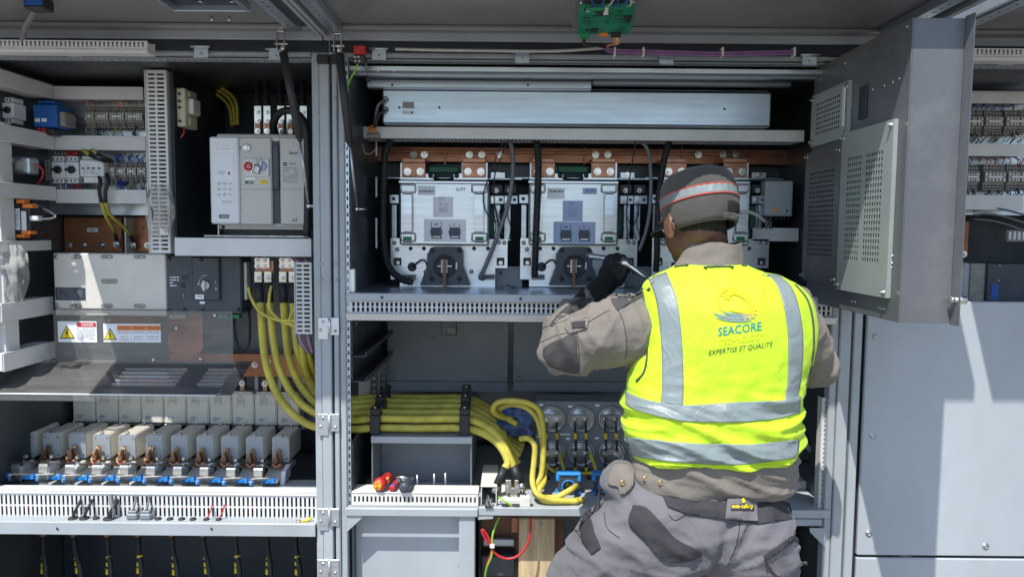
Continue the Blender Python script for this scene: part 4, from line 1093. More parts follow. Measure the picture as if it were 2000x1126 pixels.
# lower row: fuses lying back to front with blade, contact and bent link
YF = 2.70
def lower_fuse(px, py=853):
    base = Pt(px + 16, 957, 2.52)
    t = thing('fuse_unit', 'x', 'fuse', base, 'fuses of the lower row')
    a, b, c, d = rect(px, py, px + 34, py + 49, YF)
    body = MB()
    R_ = 0.010
    poly = []
    for (sx, sz, a0) in ((1, 1, 0), (-1, 1, 90), (-1, -1, 180), (1, -1, 270)):
        cx_ = (b - R_) if sx > 0 else (a + R_); cz_ = (d - R_) if sz > 0 else (c + R_)
        for q in range(5):
            an = math.radians(a0 + q * 22.5)
            poly.append((cx_ + R_ * math.cos(an), cz_ + R_ * math.sin(an)))
    body.prism(poly, YF + 0.004, YF + 0.150, XZ)
    # slide the rear upward a little: the bodies lie on a slope
    body = body.build('ceramic_body', ceramic, t)
    pl_ = MB().prism([((x - (a + b) / 2) * 0.97 + (a + b) / 2, (z - (c + d) / 2) * 0.97 + (c + d) / 2) for x, z in poly], YF - 0.001, YF + 0.0038, XZ).build('end_plate', panel_grey, t)
    for (fx, fz) in ((0.15, 0.85), (0.85, 0.85), (0.15, 0.15), (0.85, 0.15)):
        MB().cyl((a + (b - a) * fx, YF - 0.0008, c + (d - c) * fz), (a + (b - a) * fx, YF - 0.003, c + (d - c) * fz), 0.003, n=8).build('screw', steel, pl_)
    tp = MB().box((a + b) / 2 - 0.006, (a + b) / 2 + 0.006, YF + 0.0, YF + 0.012, d + 0.0005, d + 0.007, 0.001)
    tp.cyl(((a + b) / 2, YF + 0.006, d + 0.007), ((a + b) / 2, YF + 0.006, d + 0.012), 0.004, n=8)
    tp.build('trip_stud', steel, t)
    tp = MB().cyl(((a + b) / 2, YF + 0.14, d + 0.0005), ((a + b) / 2, YF + 0.14, d + 0.012), 0.004, n=8).build('trip_stud', steel, t)
    # copper blade jaw
    xm = (a + b) / 2 - 0.004
    zc = c + 0.012
    jw = MB()
    jw.prism([(xm - 0.010, zc - 0.016), (xm + 0.016, zc - 0.016), (xm + 0.015, zc + 0.010), (xm + 0.009, zc + 0.018), (xm + 0.009, zc + 0.038), (xm - 0.001, zc + 0.044), (xm - 0.006, zc + 0.038), (xm - 0.005, zc + 0.018), (xm - 0.012, zc + 0.004)], YF - 0.022, YF - 0.014, XZ)
    jw.prism([(xm - 0.016, zc - 0.014), (xm + 0.004, zc - 0.014), (xm + 0.004, zc + 0.010), (xm + 0.000, zc + 0.016), (xm + 0.000, zc + 0.028), (xm - 0.009, zc + 0.030), (xm - 0.010, zc + 0.012), (xm - 0.016, zc + 0.006)], YF - 0.040, YF - 0.032, XZ)
    jw.build('blade', bronze, t)
    MB().tube([Vector((xm - 0.018, YF - 0.036, zc - 0.022)), Vector((xm - 0.010, YF - 0.045, zc - 0.008)), Vector((xm + 0.004, YF - 0.048, zc - 0.016)), Vector((xm + 0.018, YF - 0.045, zc - 0.006)), Vector((xm + 0.022, YF - 0.034, zc - 0.020))], 0.006, 8).build('contact_clip', copper, t)
    # ceramic foot: wedge
    X2 = b + 0.004
    zt = c - 0.02
    zb_ = base.z + 0.006
    ft = MB().prism([(YF - 0.125, zb_ + 0.018), (YF - 0.105, zt - 0.018), (YF - 0.02, zt), (YF + 0.10, zt), (YF + 0.10, zb_), (YF - 0.125, zb_)], a - 0.006, X2 - 0.010, YZ).build('foot', ivory, t)
    MB().prism([(YF - 0.098, zt - 0.030), (YF - 0.080, zt + 0.012), (YF - 0.02, zt + 0.020), (YF - 0.02, zt - 0.02)], X2 - 0.009, X2 + 0.006, YZ).build('insulator_fin', white_pl, t)
    # bent tinned link: top run and folded front strip
    lx0, lx1 = a - 0.014, a + 0.015
    q0 = Pt(px - 11, 915, 2.545)
    zl0, zl1 = Pt(px - 4, 959, 2.545).z, q0.z
    n_ = 6
    prof = [(YF - 0.03, zc - 0.026), (2.575, zl1 + 0.004)] + [(2.545 + 0.014 - 0.014 * math.sin(math.radians(90 * i / n_)), zl1 - 0.010 + 0.014 * math.cos(math.radians(90 * i / n_))) for i in range(n_ + 1)] + [(2.545, zl0)]
    th_ = 0.004
    vs_ = []
    for (yy, zz) in prof:
        vs_.append((yy, zz))
    inner = [(yy + (th_ if k > 1 else 0), zz - (th_ if k <= 3 else 0)) for k, (yy, zz) in enumerate(prof)]
    MB().prism(vs_ + inner[::-1], lx0, lx1, YZ).build('bent_link', nickel, t)
    c0 = Vector(((lx0 + lx1) / 2, 2.600, zl1 + 0.009))
    MB().cyl(c0, c0 + Vector((0, 0, 0.009)), 0.009, n=6, smooth=False).build('link_bolt', steel, t)
    # blue trip lever under the link
    MB().prism([(a - 0.002, zb_ + 0.004), (a + 0.050, zb_ + 0.004), (a + 0.052, zb_ + 0.024), (a + 0.030, zb_ + 0.014)], 2.56, 2.575, XZ).build('blue_clip', blue_lt, t)
    MB().box(lx0 - 0.022, lx0 - 0.006, 2.555, 2.575, zb_ - 0.004, zb_ + 0.012, 0.004).build('blue_cap', blue_lt, t)
    wire([Vector((lx0 - 0.014, 2.553, zb_ + 0.003)), Vector((lx0 - 0.004, 2.54, zb_ + 0.022)), Vector((lx0 + 0.0, 2.535, zb_ + 0.028)), Vector((lx1 + 0.02, 2.552, zb_ + 0.026))], 0.0022, wire_white, t)
    return t
lf = lower_fuse(531)
relabel(lf, 'fuse beside the door post, right end of the lower fuse row')
for k in range(1, 11):
    c = copy_tree(lf, (-S(50.6 * k, YF) + random.uniform(-0.0015, 0.0015), random.uniform(-0.002, 0.002), S(k * 0.5, YF)))
    c.rotation_euler.z = random.uniform(-0.02, 0.02)
    relabel(c, 'fuse with bent link, %s from the right in lower row' % ORD[k])
# front trunking of the fuse bay
def front_trunk(label, x0, x1, ya, yb, pitch, slots=((0.10, 0.50), (0.56, 0.94)), Y=F + 0.055, dep=0.034):
    a, b = x0, x1
    za, zb = zf(yb, Y, 300), zf(ya, Y, 300)
    t = thing('wire_duct', label, 'wire duct', ((a + b) / 2, Y, za), 'front trunking')
    slotted(XZ, a, b, za, zb - 0.018, Y, Y + 0.003, pitch, pitch * 0.46, list(slots)).build('slotted_wall', duct_mat, t)
    MB().box(a, b, Y - 0.004, Y + dep, zb - 0.0175, zb - 0.010, 0.002).box(a, b, Y - 0.0005, Y + dep, zb - 0.0095, zb, 0.003).build('cover', duct_mat, t)
    MB().box(a, b, Y + dep - 0.002, Y + dep, za, zb - 0.018, 0.0005).build('back', black_pl, t)
    return t
ft = front_trunk('long slotted white trunking in front of the lower fuse row', XL0 + 0.04, xf(611) - 0.002, 955, 1014, 0.0146)
for i, px in enumerate([20 * k + 8 for k in range(30)]):
    r_ = random.Random(i)
    m = r_.choice((red_pl, rubber, rubber, copper, grey_cable))
    py = 985 + r_.uniform(-6, 10)
    wire([Pt(px - 14, py, F + 0.078), Pt(px, py + r_.uniform(-5, 5), F + 0.072), Pt(px + 14, py + r_.uniform(-4, 4), F + 0.078)], 0.0035, m, ft, 'trunk_wire')
for k, (py, m_) in enumerate(((974, rubber), (984, grey_cable), (990, red_pl), (998, rubber), (1006, rubber))):
    wire([Pt(q, py + 3 * math.sin(q * 0.02 + k), F + 0.069 + 0.002 * (k % 2)) for q in range(-60, 612, 48)], 0.0075 if m_ is not red_pl else 0.004, m_, ft, 'trunk_cable')
# cables and grommets on the ledge
def grommet(t, px, py, Y, r=0.012):
    p = Pt(px, py, Y); p.z = zl
    MB().rev(p, (0, 0, 1), [(0.0002, r), (0.004, r * 0.95), (0.006, r * 0.6), (0.0062, r * 0.3)], n=14).build('grommet', rubber, t)
    return p
for i, (px, hole) in enumerate(((143, 0), (165, 0), (214, 1))):
    t = thing('ledge_cable', 'black cable rising from ledge into the white trunking, ' + ('left', 'middle', 'thick right')[i] + ' one', 'cable', Pt(px, 1014, F + 0.03), 'cables on the ledge')
    p = grommet(t, px, 1014, F + 0.03, 0.016 if i < 2 else 0.02)
    w_ = 0.005 if i < 2 else 0.008
    wire([p, p + Vector((0.006, -0.002, 0.02)), p + Vector((0.014, 0.01, 0.045)), p + Vector((0.010, 0.05, 0.062))], w_, rubber, t, 'cable_sheath', 8)
    if i == 2:
        wire([p + Vector((0.012, 0, 0)), p + Vector((0.014, 0, 0.03)), p + Vector((0.0, 0.01, 0.06)), p + Vector((-0.012, 0.04, 0.075))], 0.006, grey_cable, t, 'cable_sheath', 8)
for i, px in enumerate((188, 309, 332, 355, 377)):
    p = Pt(px, 1014, F + 0.03); p.z = zl
    o = MB().rev(p, (0, 0, 1), [(0.0002, 0.011), (0.004, 0.0105), (0.0065, 0.006), (0.0067, 0.003)], n=14).build('rubber_grommet', rubber)
    tag(o, 'black rubber grommet on the ledge, ' + ORD[i] + ' from left', 'grommet', 'ledge grommets')
for i, px in enumerate((403, 427)):
    t = thing('red_lead', 'red lead standing in a grommet on the ledge, ' + ('left', 'right')[i] + ' one', 'wire', Pt(px, 1014, F + 0.03), 'red leads on the ledge')
    p = grommet(t, px, 1014, F + 0.03, 0.010)
    wire([p, p + Vector((0.006, 0.0, 0.012)), p + Vector((0.012, 0.008, 0.028)), p + Vector((0.012, 0.02, 0.044))], 0.0026, red_pl, t)
for i, px in enumerate((260, 286)):
    t = thing('cable_gland', 'grey plastic gland block on the ledge, ' + ('left', 'right')[i] + ' of the pair', 'gland', Pt(px, 1012, F + 0.03), 'gland blocks')
    p = Pt(px, 1012, F + 0.03); p.z = zl
    MB().box(p.x - 0.019, p.x + 0.019, p.y - 0.012, p.y + 0.012, zl + 0.0003, zl + 0.022, 0.005).build('block', inner_grey, t)
    MB().box(p.x - 0.014, p.x + 0.014, p.y - 0.009, p.y + 0.009, zl + 0.0224, zl + 0.030, 0.003).build('clamp', inner_grey, t)
    wire([p + Vector((0, 0, 0.028)), p + Vector((0.004, 0.006, 0.05)), p + Vector((-0.004, 0.03, 0.07))], 0.0035, grey_cable, t)
t = thing('yellow_lug', 'small yellow lug lying at the right end of the ledge', 'cable lug', Pt(600, 1016, F + 0.03))
p = Pt(600, 1016, F + 0.02); p.z = zl + 0.005
wire([p + Vector((-0.02, 0, -0.001)), p, p + Vector((0.014, 0.004, 0.008))], 0.0045, yellow_tape, t, 'sleeve', 8)
MB().rev(p + Vector((-0.028, 0, -0.0045)), (0, 0, 1), [(0, 0.009), (0.003, 0.009), (0.0032, 0.004)], n=12).build('ring', steel, t)

# clear polycarbonate shield, bent: upright sheet, then an apron sloping to the front
xs0, xs1 = Pt(106, 650, 2.68).x, Pt(455, 650, 2.68).x
zt_, zm_ = Pt(280, 606, 2.68).z, Pt(280, 704, 2.68).z
t = thing('clear_shield', 'clear plastic shield with warning labels over the fuse terminals', 'shield', ((xs0 + xs1) / 2, 2.6, zm_))
MB().box(xs0, xs1, 2.678, 2.681, zm_, zt_, 0.0008).build('upright_sheet', shield, t)
# apron
ya, yb = 2.676, F + 0.065
zb_ = Pt(200, 770, yb).z
XA0 = XL0 + 0.045
def apron_M(u):     # u 0..1 from the bend to the front
    return (ya + (yb - ya) * u, zm_ + (zb_ - zm_) * u)
L_ = math.hypot(yb - ya, zb_ - zm_)
AM = Matrix(((1, 0, 0, 0), (0, (yb - ya) / L_, (zb_ - zm_) / L_, ya), (0, (zb_ - zm_) / L_, -(yb - ya) / L_, zm_), (0, 0, 0, 1)))
us = [XA0]
sl1 = (Pt(225, 728, 2.56).x, Pt(350, 720, 2.56).x); sl2 = (Pt(365, 735, 2.56).x, Pt(500, 735, 2.56).x)
us += [sl1[0], sl1[1], Pt(395, 735, 2.53).x - 0.02, Pt(395, 735, 2.53).x + 0.12, xs1 + 0.02]
ws = [0.0]
for k in range(5):
    ws += [L_ * (0.22 + 0.11 * k), L_ * (0.22 + 0.11 * k) + 0.006]
ws.append(L_)
MB().plate(us, ws, lambda i, j: not (i in (1, 3) and j % 2 == 1), 0.0, 0.003, AM).build('apron', shield, t)
for k in range(5):
    for (u0, u1) in ((us[1], us[2]), (us[3], us[4])):
        wv = L_ * (0.22 + 0.11 * k) + 0.003
        MB().tube([AM @ Vector((u0 + 0.004, wv, -0.003)), AM @ Vector((u1 - 0.004, wv, -0.003))], 0.0028, 6).build('lit_slot_edge', white_pl, t)  # white bead stands in for the sunlit edge of each slot
# drip edges
MB().box(XA0, Pt(195, 770, yb).x, yb - 0.004, yb + 0.001, zb_ - 0.022, zb_ - 0.001, 0.001).build('folded_edge', shield, t)
MB().box(Pt(196, 770, yb).x, xs1 + 0.02, yb - 0.003, yb + 0.002, zb_ - 0.016, zb_ - 0.001, 0.001).build('folded_edge', shield, t)
MB().tube([(XA0, yb - 0.003, zb_ + 0.001), (xs1 + 0.02, yb - 0.003, zb_ + 0.001)], 0.003, 6).build('edge_bead', white_pl, t)
for px, py in ((345, 640), (300, 702), (420, 615), (392, 700)):
    p = Pt(px, py, 2.677); MB().cyl(p, p + Vector((0, -0.004, 0)), 0.005, n=8).build('stud', steel, t)
# warning labels
yq = 2.6775
w1 = sheet(113, 627, 189, 668, yq, paper, t, 'danger_label')
sheet(150, 629.5, 187, 638, yq - 0.001, ink_red, w1, 'red_header'); txt('DANGER', 171, 633.7, yq - 0.0022, 5, paper, w1, wpx=23, bold=0.01)
lines(151, 642, 186, 665, yq - 0.001, 6, ink_grey, w1, 40)
def tri(px, py, s, parent, sign):
    c = Pt(px, py, yq - 0.0012); h = S(s, yq)
    MB().prism([(c.x - h, c.z - h * 0.8), (c.x + h, c.z - h * 0.8), (c.x, c.z + h)], yq - 0.0014, yq - 0.0010, XZ).build('triangle', ink, parent)
    h2 = h * 0.82
    MB().prism([(c.x - h2, c.z - h2 * 0.80), (c.x + h2, c.z - h2 * 0.80), (c.x, c.z + h2 * 0.95)], yq - 0.0019, yq - 0.0016, XZ).build('triangle', ink_yellow, parent)
    if sign == '!':
        txt('!', px, py + s * 0.1, yq - 0.0025, s * 0.9, ink, parent, bold=0.03)
    else:
        k = h * 0.5
        MB().prism([(c.x + k * 0.15, c.z + k), (c.x - k * 0.45, c.z - k * 0.15), (c.x - k * 0.05, c.z - k * 0.10), (c.x - k * 0.3, c.z - k * 1.2), (c.x + k * 0.45, c.z + k * 0.12), (c.x + k * 0.05, c.z + k * 0.08), (c.x + k * 0.4, c.z + k)], yq - 0.0027, yq - 0.0023, XZ).build('flash_symbol', ink, parent)
tri(131, 649, 15, w1, 'z')
w2 = sheet(202, 632, 314, 668, yq, paper, t, 'caution_label')
for k, s_ in enumerate(('CAUTION', 'PRECAUCION', 'PRECAUTION')):
    x_ = 228.5 + k * 28.5
    sheet(x_, 635, x_ + 28, 645, yq - 0.001, ink_orange, w2, 'orange_header'); txt(s_, x_ + 14, 640, yq - 0.0022, 4, ink, w2, wpx=22)
    lines(x_ + 2, 647, x_ + 26, 652, yq - 0.001, 2, ink_grey, w2, 50 + k)
    txt(('NOT TO', 'EN MODO', 'SEULE EN MODE')[k], x_ + 14, 657, yq - 0.001, 3, ink, w2, wpx=(14, 17, 23)[k])
    txt(('AUTOMATIC', 'AUTOMATICO', 'AUTOMATIQUE')[k], x_ + 14, 662.5, yq - 0.001, 3, ink, w2, wpx=20)
    if k: sheet(x_ - 0.6, 645, x_ - 0.2, 667, yq - 0.0005, ink_grey, w2, 'divider')
tri(215, 653, 13, w2, '!')
# copper behind the shield
copper_plate('copper plate behind the shield, left', 195, 610, 300, 632, 2.90, [(210, 622)])
t = thing('copper_busbar', 'bent copper bar with rounded foot behind the clear shield', 'busbar', Pt(360, 700, 2.80), 'copper busbars')
c = rect(328, 612, 396, 690, 2.82)
poly = [(c[0], c[3]), (c[1], c[3])] + [((c[0] + c[1]) / 2 + (c[1] - c[0]) / 2 * math.cos(a), c[2] + 0.035 - 0.05 * math.sin(a)) for a in [math.pi * i / 10 for i in range(11)]]
MB().prism(poly, 2.82, 2.83, XZ).build('bar', copper, t)
MB().pbox(330, 612, 362, 622, 2.78, 2.82, 0.003).build('terminal_pad', ivory, t)
for px in (338, 352):
    pbolt(px, 617, 2.78, 3.5, t)
copper_plate('long low copper bar behind the yellow cables', 330, 690, 605, 735, 2.96, [(498, 712), (524, 705)])
t = thing('copper_busbar', 'upright copper bar in shadow left of the upper fuses', 'busbar', Pt(105, 800, 2.98), 'copper busbars')
MB().pbox(84, 770, 140, 830, 2.97, 2.98, 0.002).build('bar', copper_paint, t)
# green circuit board in the shadow by the left wall
t = thing('circuit_board', 'green circuit board in shadow by the left wall', 'circuit board', Pt(25, 805, 2.75))
MB().pbox(-20, 775, 40, 812, 2.75, 2.753, 0.0005).build('board', green_pcb, t)
for (a_, b_) in ((8, 786), (20, 780), (26, 794)):
    MB().pbox(a_, b_, a_ + 10, b_ + 6, 2.742, 2.7498, 0.001).build('component', ivory, t)
# dark under-bay: fuse leads with yellow tape behind a clear cover
zlow = zf(1044, F, 300)
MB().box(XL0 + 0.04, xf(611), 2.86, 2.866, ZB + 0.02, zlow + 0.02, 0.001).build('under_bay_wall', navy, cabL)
us_ = [37, 92, 152, 218, 278, 344, 405, 468, 530, 585]
for k, px in enumerate(us_):
    t = thing('fuse_lead', 'dark lead with yellow tape below the ledge, %s from left' % ORD[k], 'cable', Pt(px, 1160, 2.64), 'fuse leads below the ledge')
    r_ = random.Random(k)
    dx = r_.uniform(-6, 8)
    wire([Pt(px - 8, 1046, 2.68), Pt(px - 6 + dx * 0.2, 1075, 2.66), Pt(px + dx * 0.6, 1110, 2.64), Pt(px + dx, 1160, 2.64), Pt(px + dx, 1230, 2.66)], 0.0095, rubber, t, 'sheath', 8)
    MB().rev(Pt(px - 8, 1040, 2.68), (0, 0, -1), [(0, 0.018), (0.006, 0.018), (0.008, 0.012), (0.02, 0.011)], n=12).build('lead_gland', bronze, t)
    for q in range(3):
        f0 = 1084 + q * 12 + r_.uniform(-2, 2)
        p0, p1 = Pt(px - 4 + dx * (0.3 + 0.15 * q), f0, 2.654), Pt(px - 4 + dx * (0.4 + 0.15 * q), f0 + 5 + 3 * q, 2.652)
        MB().cyl(p0, p1, 0.0102, n=10).build('yellow_tape', yellow_tape, t)

# ------------------------------------------------------------------ lugs and thick yellow cables
YL = 2.66
for k, px in enumerate((497, 545)):
    t = thing('cable_terminal', 'bolted copper terminal of the yellow cables, ' + ('left', 'right')[k] + ' one', 'terminal', Pt(px + 15, 560, YL), 'cable terminals')
    MB().pbox(px, 508, px + 38, 535, YL + 0.012, YL + 0.02, 0.002).build('copper_bar', copper, t)
    MB().pbox(px, 503, px + 30, 524, YL + 0.004, YL + 0.0118, 0.002).build('tinned_tab', nickel, t)
    for (ax, ay) in ((5, 508), (19, 508), (5, 519), (19, 519)):
        pbolt(px + ax, ay, YL + 0.004, 5, t)
    for ax in (7, 26):
        MB().pbox(px + ax - 8, 529, px + ax + 8, 552, YL, YL + 0.0115, 0.002).build('lug', nickel, t)
        pbolt(px + ax, 542, YL, 7, t)
cab_names = ('outermost left', 'second', 'third', 'fourth', 'fifth', 'sixth', 'seventh', 'eighth')
starts = [(505, 555, YL), (524, 555, YL), (553, 555, YL), (571, 555, YL)]
# route: down, sweep right behind the double post, along the clamps, down to the output lugs
def mid_run(yy, Y, endx, endy, drop):
    return [(690, yy - 0, Y), (735, yy - 3, Y), (820, yy - 2, Y), (905, yy - 2, Y), (945, yy + 8 + drop * 0.2, Y - 0.02), (975, yy + 30 + drop * 0.45, Y - 0.05), (992, yy + 62 + drop * 0.7, Y - 0.07), (endx, endy, Y - 0.08)]
routes = [
    [(505, 555, 2.655), (510, 610, 2.64), (516, 690, 2.62), (532, 750, 2.60), (560, 795, 2.58), (600, 827, 2.56), (645, 838, 2.55)] + mid_run(838, 2.545, 985, 915, 0),
    [(524, 555, 2.655), (528, 610, 2.645), (538, 690, 2.63), (556, 745, 2.62), (585, 785, 2.60), (620, 808, 2.58), (650, 816, 2.565)] + mid_run(820, 2.555, 1003, 912, 8),
    [(553, 555, 2.655), (555, 610, 2.65), (562, 690, 2.65), (580, 740, 2.65), (605, 775, 2.645), (635, 800, 2.64), (655, 806, 2.64)] + mid_run(808, 2.64, 1012, 905, 10),
    [(571, 555, 2.655), (573, 610, 2.66), (580, 680, 2.67), (594, 725, 2.69), (612, 760, 2.71), (640, 785, 2.71), (655, 791, 2.71)] + mid_run(796, 2.71, 1015, 890, 14),
    [(590, 660, 2.60), (593, 700, 2.63), (602, 735, 2.68), (620, 762, 2.74), (645, 780, 2.76), (660, 784, 2.76)] + mid_run(786, 2.76, 1020, 880, 18),
    [(602, 660, 2.60), (604, 695, 2.64), (612, 725, 2.70), (628, 752, 2.78), (648, 770, 2.82), (662, 775, 2.83)] + mid_run(778, 2.83, 1024, 870, 20),
]
lab = ('lowest and foremost in the clamps', 'second lowest in the clamps', 'third from the front in the clamps', 'fourth from the front in the clamps', 'fifth from the front in the clamps', 'rearmost in the clamps')
for k, pts in enumerate(routes):
    t = thing('power_cable', 'thick yellow power cable crossing behind the post, ' + lab[k], 'cable', Pt(*pts[-1]), 'thick yellow power cables')
    P = [Pt(*q) for q in pts]
    wire(P, 0.0132 if k < 4 else 0.0122, yellow, t, 'insulation', 12)
    if k < 4:
        MB().cyl(P[0] + Vector((0, 0, 0.005)), P[0] * 0.35 + P[1] * 0.65, 0.0145, n=14).build('heat_shrink', rubber, t)
        if k < 2:
            e = P[-1]; d = (P[-1] - P[-2]).normalized()
            MB().cyl(e - d * 0.004, e + d * 0.055, 0.0145, 0.0135, n=12).build('heat_shrink', rubber, t)
            MB().cyl(e + d * 0.055, e + d * 0.085, 0.011, 0.010, n=10).build('crimp', nickel, t)
# thin yellow-green earth leads curling beside the lugs
for k, pts in enumerate(([(484, 560, 2.62), (492, 585, 2.60), (510, 610, 2.59), (540, 624, 2.58), (575, 626, 2.57), (590, 632, 2.60)], [(530, 558, 2.62), (526, 580, 2.60), (528, 604, 2.59), (548, 626, 2.58), (572, 634, 2.57), (592, 636, 2.60)], [(585, 590, 2.58), (570, 610, 2.57), (566, 632, 2.57), (580, 640, 2.58)])):
    cable('earth_lead', 'thin yellow lead curling across the thick cables, ' + ('from the left', 'middle', 'shortest')[k] + ' one', [Pt(*q) for q in pts], 0.0052, yellow, 'cable', 8, 'thin yellow leads')
for k in range(7):
    m = (purple, wire_white, purple, grey_cable, purple, wire_white, purple)[k]
    cable('control_cable', ('purple', 'white', 'purple', 'grey', 'purple', 'white', 'purple')[k] + ' control cable below the short grey duct, ' + ORD[k] + ' from left', [Pt(580 + k * 4, 652, 2.56), Pt(582 + k * 4, 664, 2.56), Pt(590 + k * 3.2, 676, 2.57), Pt(600 + k * 2, 688, 2.60)], 0.0034, m, 'cable', 6, 'control cables')
    cable('control_cable', ('purple', 'white', 'purple', 'grey', 'purple', 'white', 'purple')[k] + ' control cable above the short grey duct, ' + ORD[k] + ' from left', [Pt(566 + k * 5, 500, 2.62), Pt(574 + k * 4.6, 508, 2.58), Pt(580 + k * 4, 516, 2.56)], 0.003, m, 'cable', 6, 'control cables above the duct')

# ------------------------------------------------------------------ gas struts
def strut(label, top, mid, bot, tag_=False):
    A, B, C = Pt(*top), Pt(*mid), Pt(*bot)
    t = thing('gas_strut', label, 'gas strut', C, 'gas struts')
    d = (C - A).normalized()
    MB().cyl(A + d * 0.035, B, 0.0125, n=16).build('cylinder', black_pl, t)
    MB().cyl(B, B + d * 0.012, 0.0105, 0.007, n=14).build('seal', black_pl, t)
    MB().cyl(B + d * 0.01, C - d * 0.01, 0.0042, n=10).build('rod', steel_dull, t)
    MB().ball(C, 0.008, 12, 8).cyl(C, C + Vector((0.03, 0.01, 0)), 0.004, n=8).build('ball_end', steel, t)
    f = MB()
    f.box(A.x - 0.013, A.x - 0.009, A.y - 0.008, A.y + 0.008, A.z - 0.03, A.z + 0.02, 0.001)
    f.box(A.x + 0.009, A.x + 0.013, A.y - 0.008, A.y + 0.008, A.z - 0.03, A.z + 0.02, 0.001)
    f.box(A.x - 0.012, A.x + 0.012, A.y - 0.008, A.y + 0.008, A.z + 0.0205, DZ - 0.004, 0.002)
    f.cyl(A + Vector((-0.02, 0, -0.012)), A + Vector((0.02, 0, -0.012)), 0.004, n=8)
    f.cyl(A + d * 0.012, A + d * 0.037, 0.006, n=10)
    f.build('clevis', nickel, t)
    if tag_:
        m = A + d * 0.075
        mm = A + d * 0.135
        MB().cyl(m, mm, 0.0132, n=16).build('paper_tag', paper, t)
    return t
strut('black gas strut holding up the left door', (549, 78, 2.33), (585, 268, 2.37), (603, 402, 2.42))
strut('black gas strut with white tag holding up the middle door', (660, 82, 2.33), (683, 278, 2.37), (697, 408, 2.44), True)
# ------------------------------------------------------------------ middle cabinet: top
t = thing('light_bar', 'long metal light bar under the head of the middle cabinet', 'light bar', Pt(1130, 172, 2.56))
MB().pbox(716, 156, 1156, 173, 2.56, 2.60, 0.003).build('housing', zinc, t)
MB().pbox(1157, 158, 1546, 167, 2.565, 2.60, 0.003).build('housing', zinc, t)
for px in (766, 1031):
    MB().cyl(Pt(px, 166, 2.5605), Pt(px, 166, 2.558), 0.004, n=10).build('screw', ink, t)
t = thing('metal_box', 'long brushed metal box across the top of the middle cabinet', 'box', Pt(1125, 246, 2.60))
bx = MB().pbox(746, 177, 1507, 245, 2.60, 2.78, 0.006).build('housing', zinc, t)
MB().pbox(748, 173.5, 1500, 176.5, 2.612, 2.78, 0.002).build('lid_edge', zinc_dark, t)
for px, py in ((780, 210), (858, 210), (1415, 213)):
    MB().cyl(Pt(px, py, 2.6005), Pt(px, py, 2.5985), 0.0042, n=10).build('hole', ink, t)
sheet(786, 199, 809, 212, 2.5996, paper_grey, t, 'label'); sheet(786, 216, 809, 223, 2.5996, paper, t, 'label')
lines(788, 201, 806, 211, 2.5984, 4, ink_grey, t, 61); lines(788, 217, 800, 222, 2.5984, 2, ink_grey, t, 62); sheet(803, 218, 806, 222, 2.5984, ink, t, 'print')
for py in (195, 215):
    MB().rev(Pt(753, py, 2.60), (0, -1, 0), [(0, 0.011), (0.006, 0.011), (0.008, 0.009), (0.018, 0.006), (0.0185, 0.003)], n=14).build('cable_gland', steel_dull, t)
    wire([Pt(752, py, 2.585), Pt(744, py + 5, 2.57), Pt(738, py + 12, 2.57), Pt(734, py + 30, 2.58), Pt(732, 245, 2.60)], 0.005, wire_dark if py > 200 else grey_cable, t, 'lead', 8)
a, b, c, d = rect(708, 252, 1571, 272, 2.64)
t = hduct('long white wire duct under the brushed metal box', a, b, 2.64, 2.765, c, d, 0.0132)
t2 = thing('terminal_strip', 'small terminal strip with orange leads, left end of long duct', 'terminal strip', Pt(727, 268, 2.63), 'terminal strips')
MB().pbox(716, 258, 741, 269, 2.612, 2.6395, 0.002).build('terminal_housing', term_grey, t2)
for k in range(5):
    MB().pbox(718 + k * 4.4, 260, 720.6 + k * 4.4, 263, 2.6105, 2.6118, 0.0003).build('wire_entry', ink, t2)
    wire([Pt(719 + k * 4.2, 259, 2.615), Pt(721 + k * 3, 252, 2.612), Pt(726 + k, 244, 2.62)], 0.0022, orange, t2)

# ------------------------------------------------------------------ copper busbar and power modules
YB_ = 2.93
t = thing('copper_busbar', 'long horizontal copper busbar behind the power modules', 'busbar', Pt(1130, 318, YB_), 'copper busbars')
MB().pbox(738, 289, 1540, 319, YB_, YB_ + 0.012, 0.002).build('bar', copper, t)
MB().pbox(745, 296, 1530, 302, YB_ - 0.010, YB_ - 0.0005, 0.002).build('ridge', copper, t)
for px in (808, 829, 917, 941, 976, 1163, 1187, 1364, 1412, 1437):
    pbolt(px, 302, YB_ - 0.010, 7, t, steel if px != 808 else steel_dull)
for px in (868, 1140, 1330):
    MB().pbox(px, 287, px + 3, 321, YB_ - 0.0115, YB_ - 0.0102, 0.0004).build('joint', copper_paint, t)
MB().pbox(738, 321, 1560, 352, 3.0, 3.01, 0.001).build('duct_plate', zinc_dark, cabM)

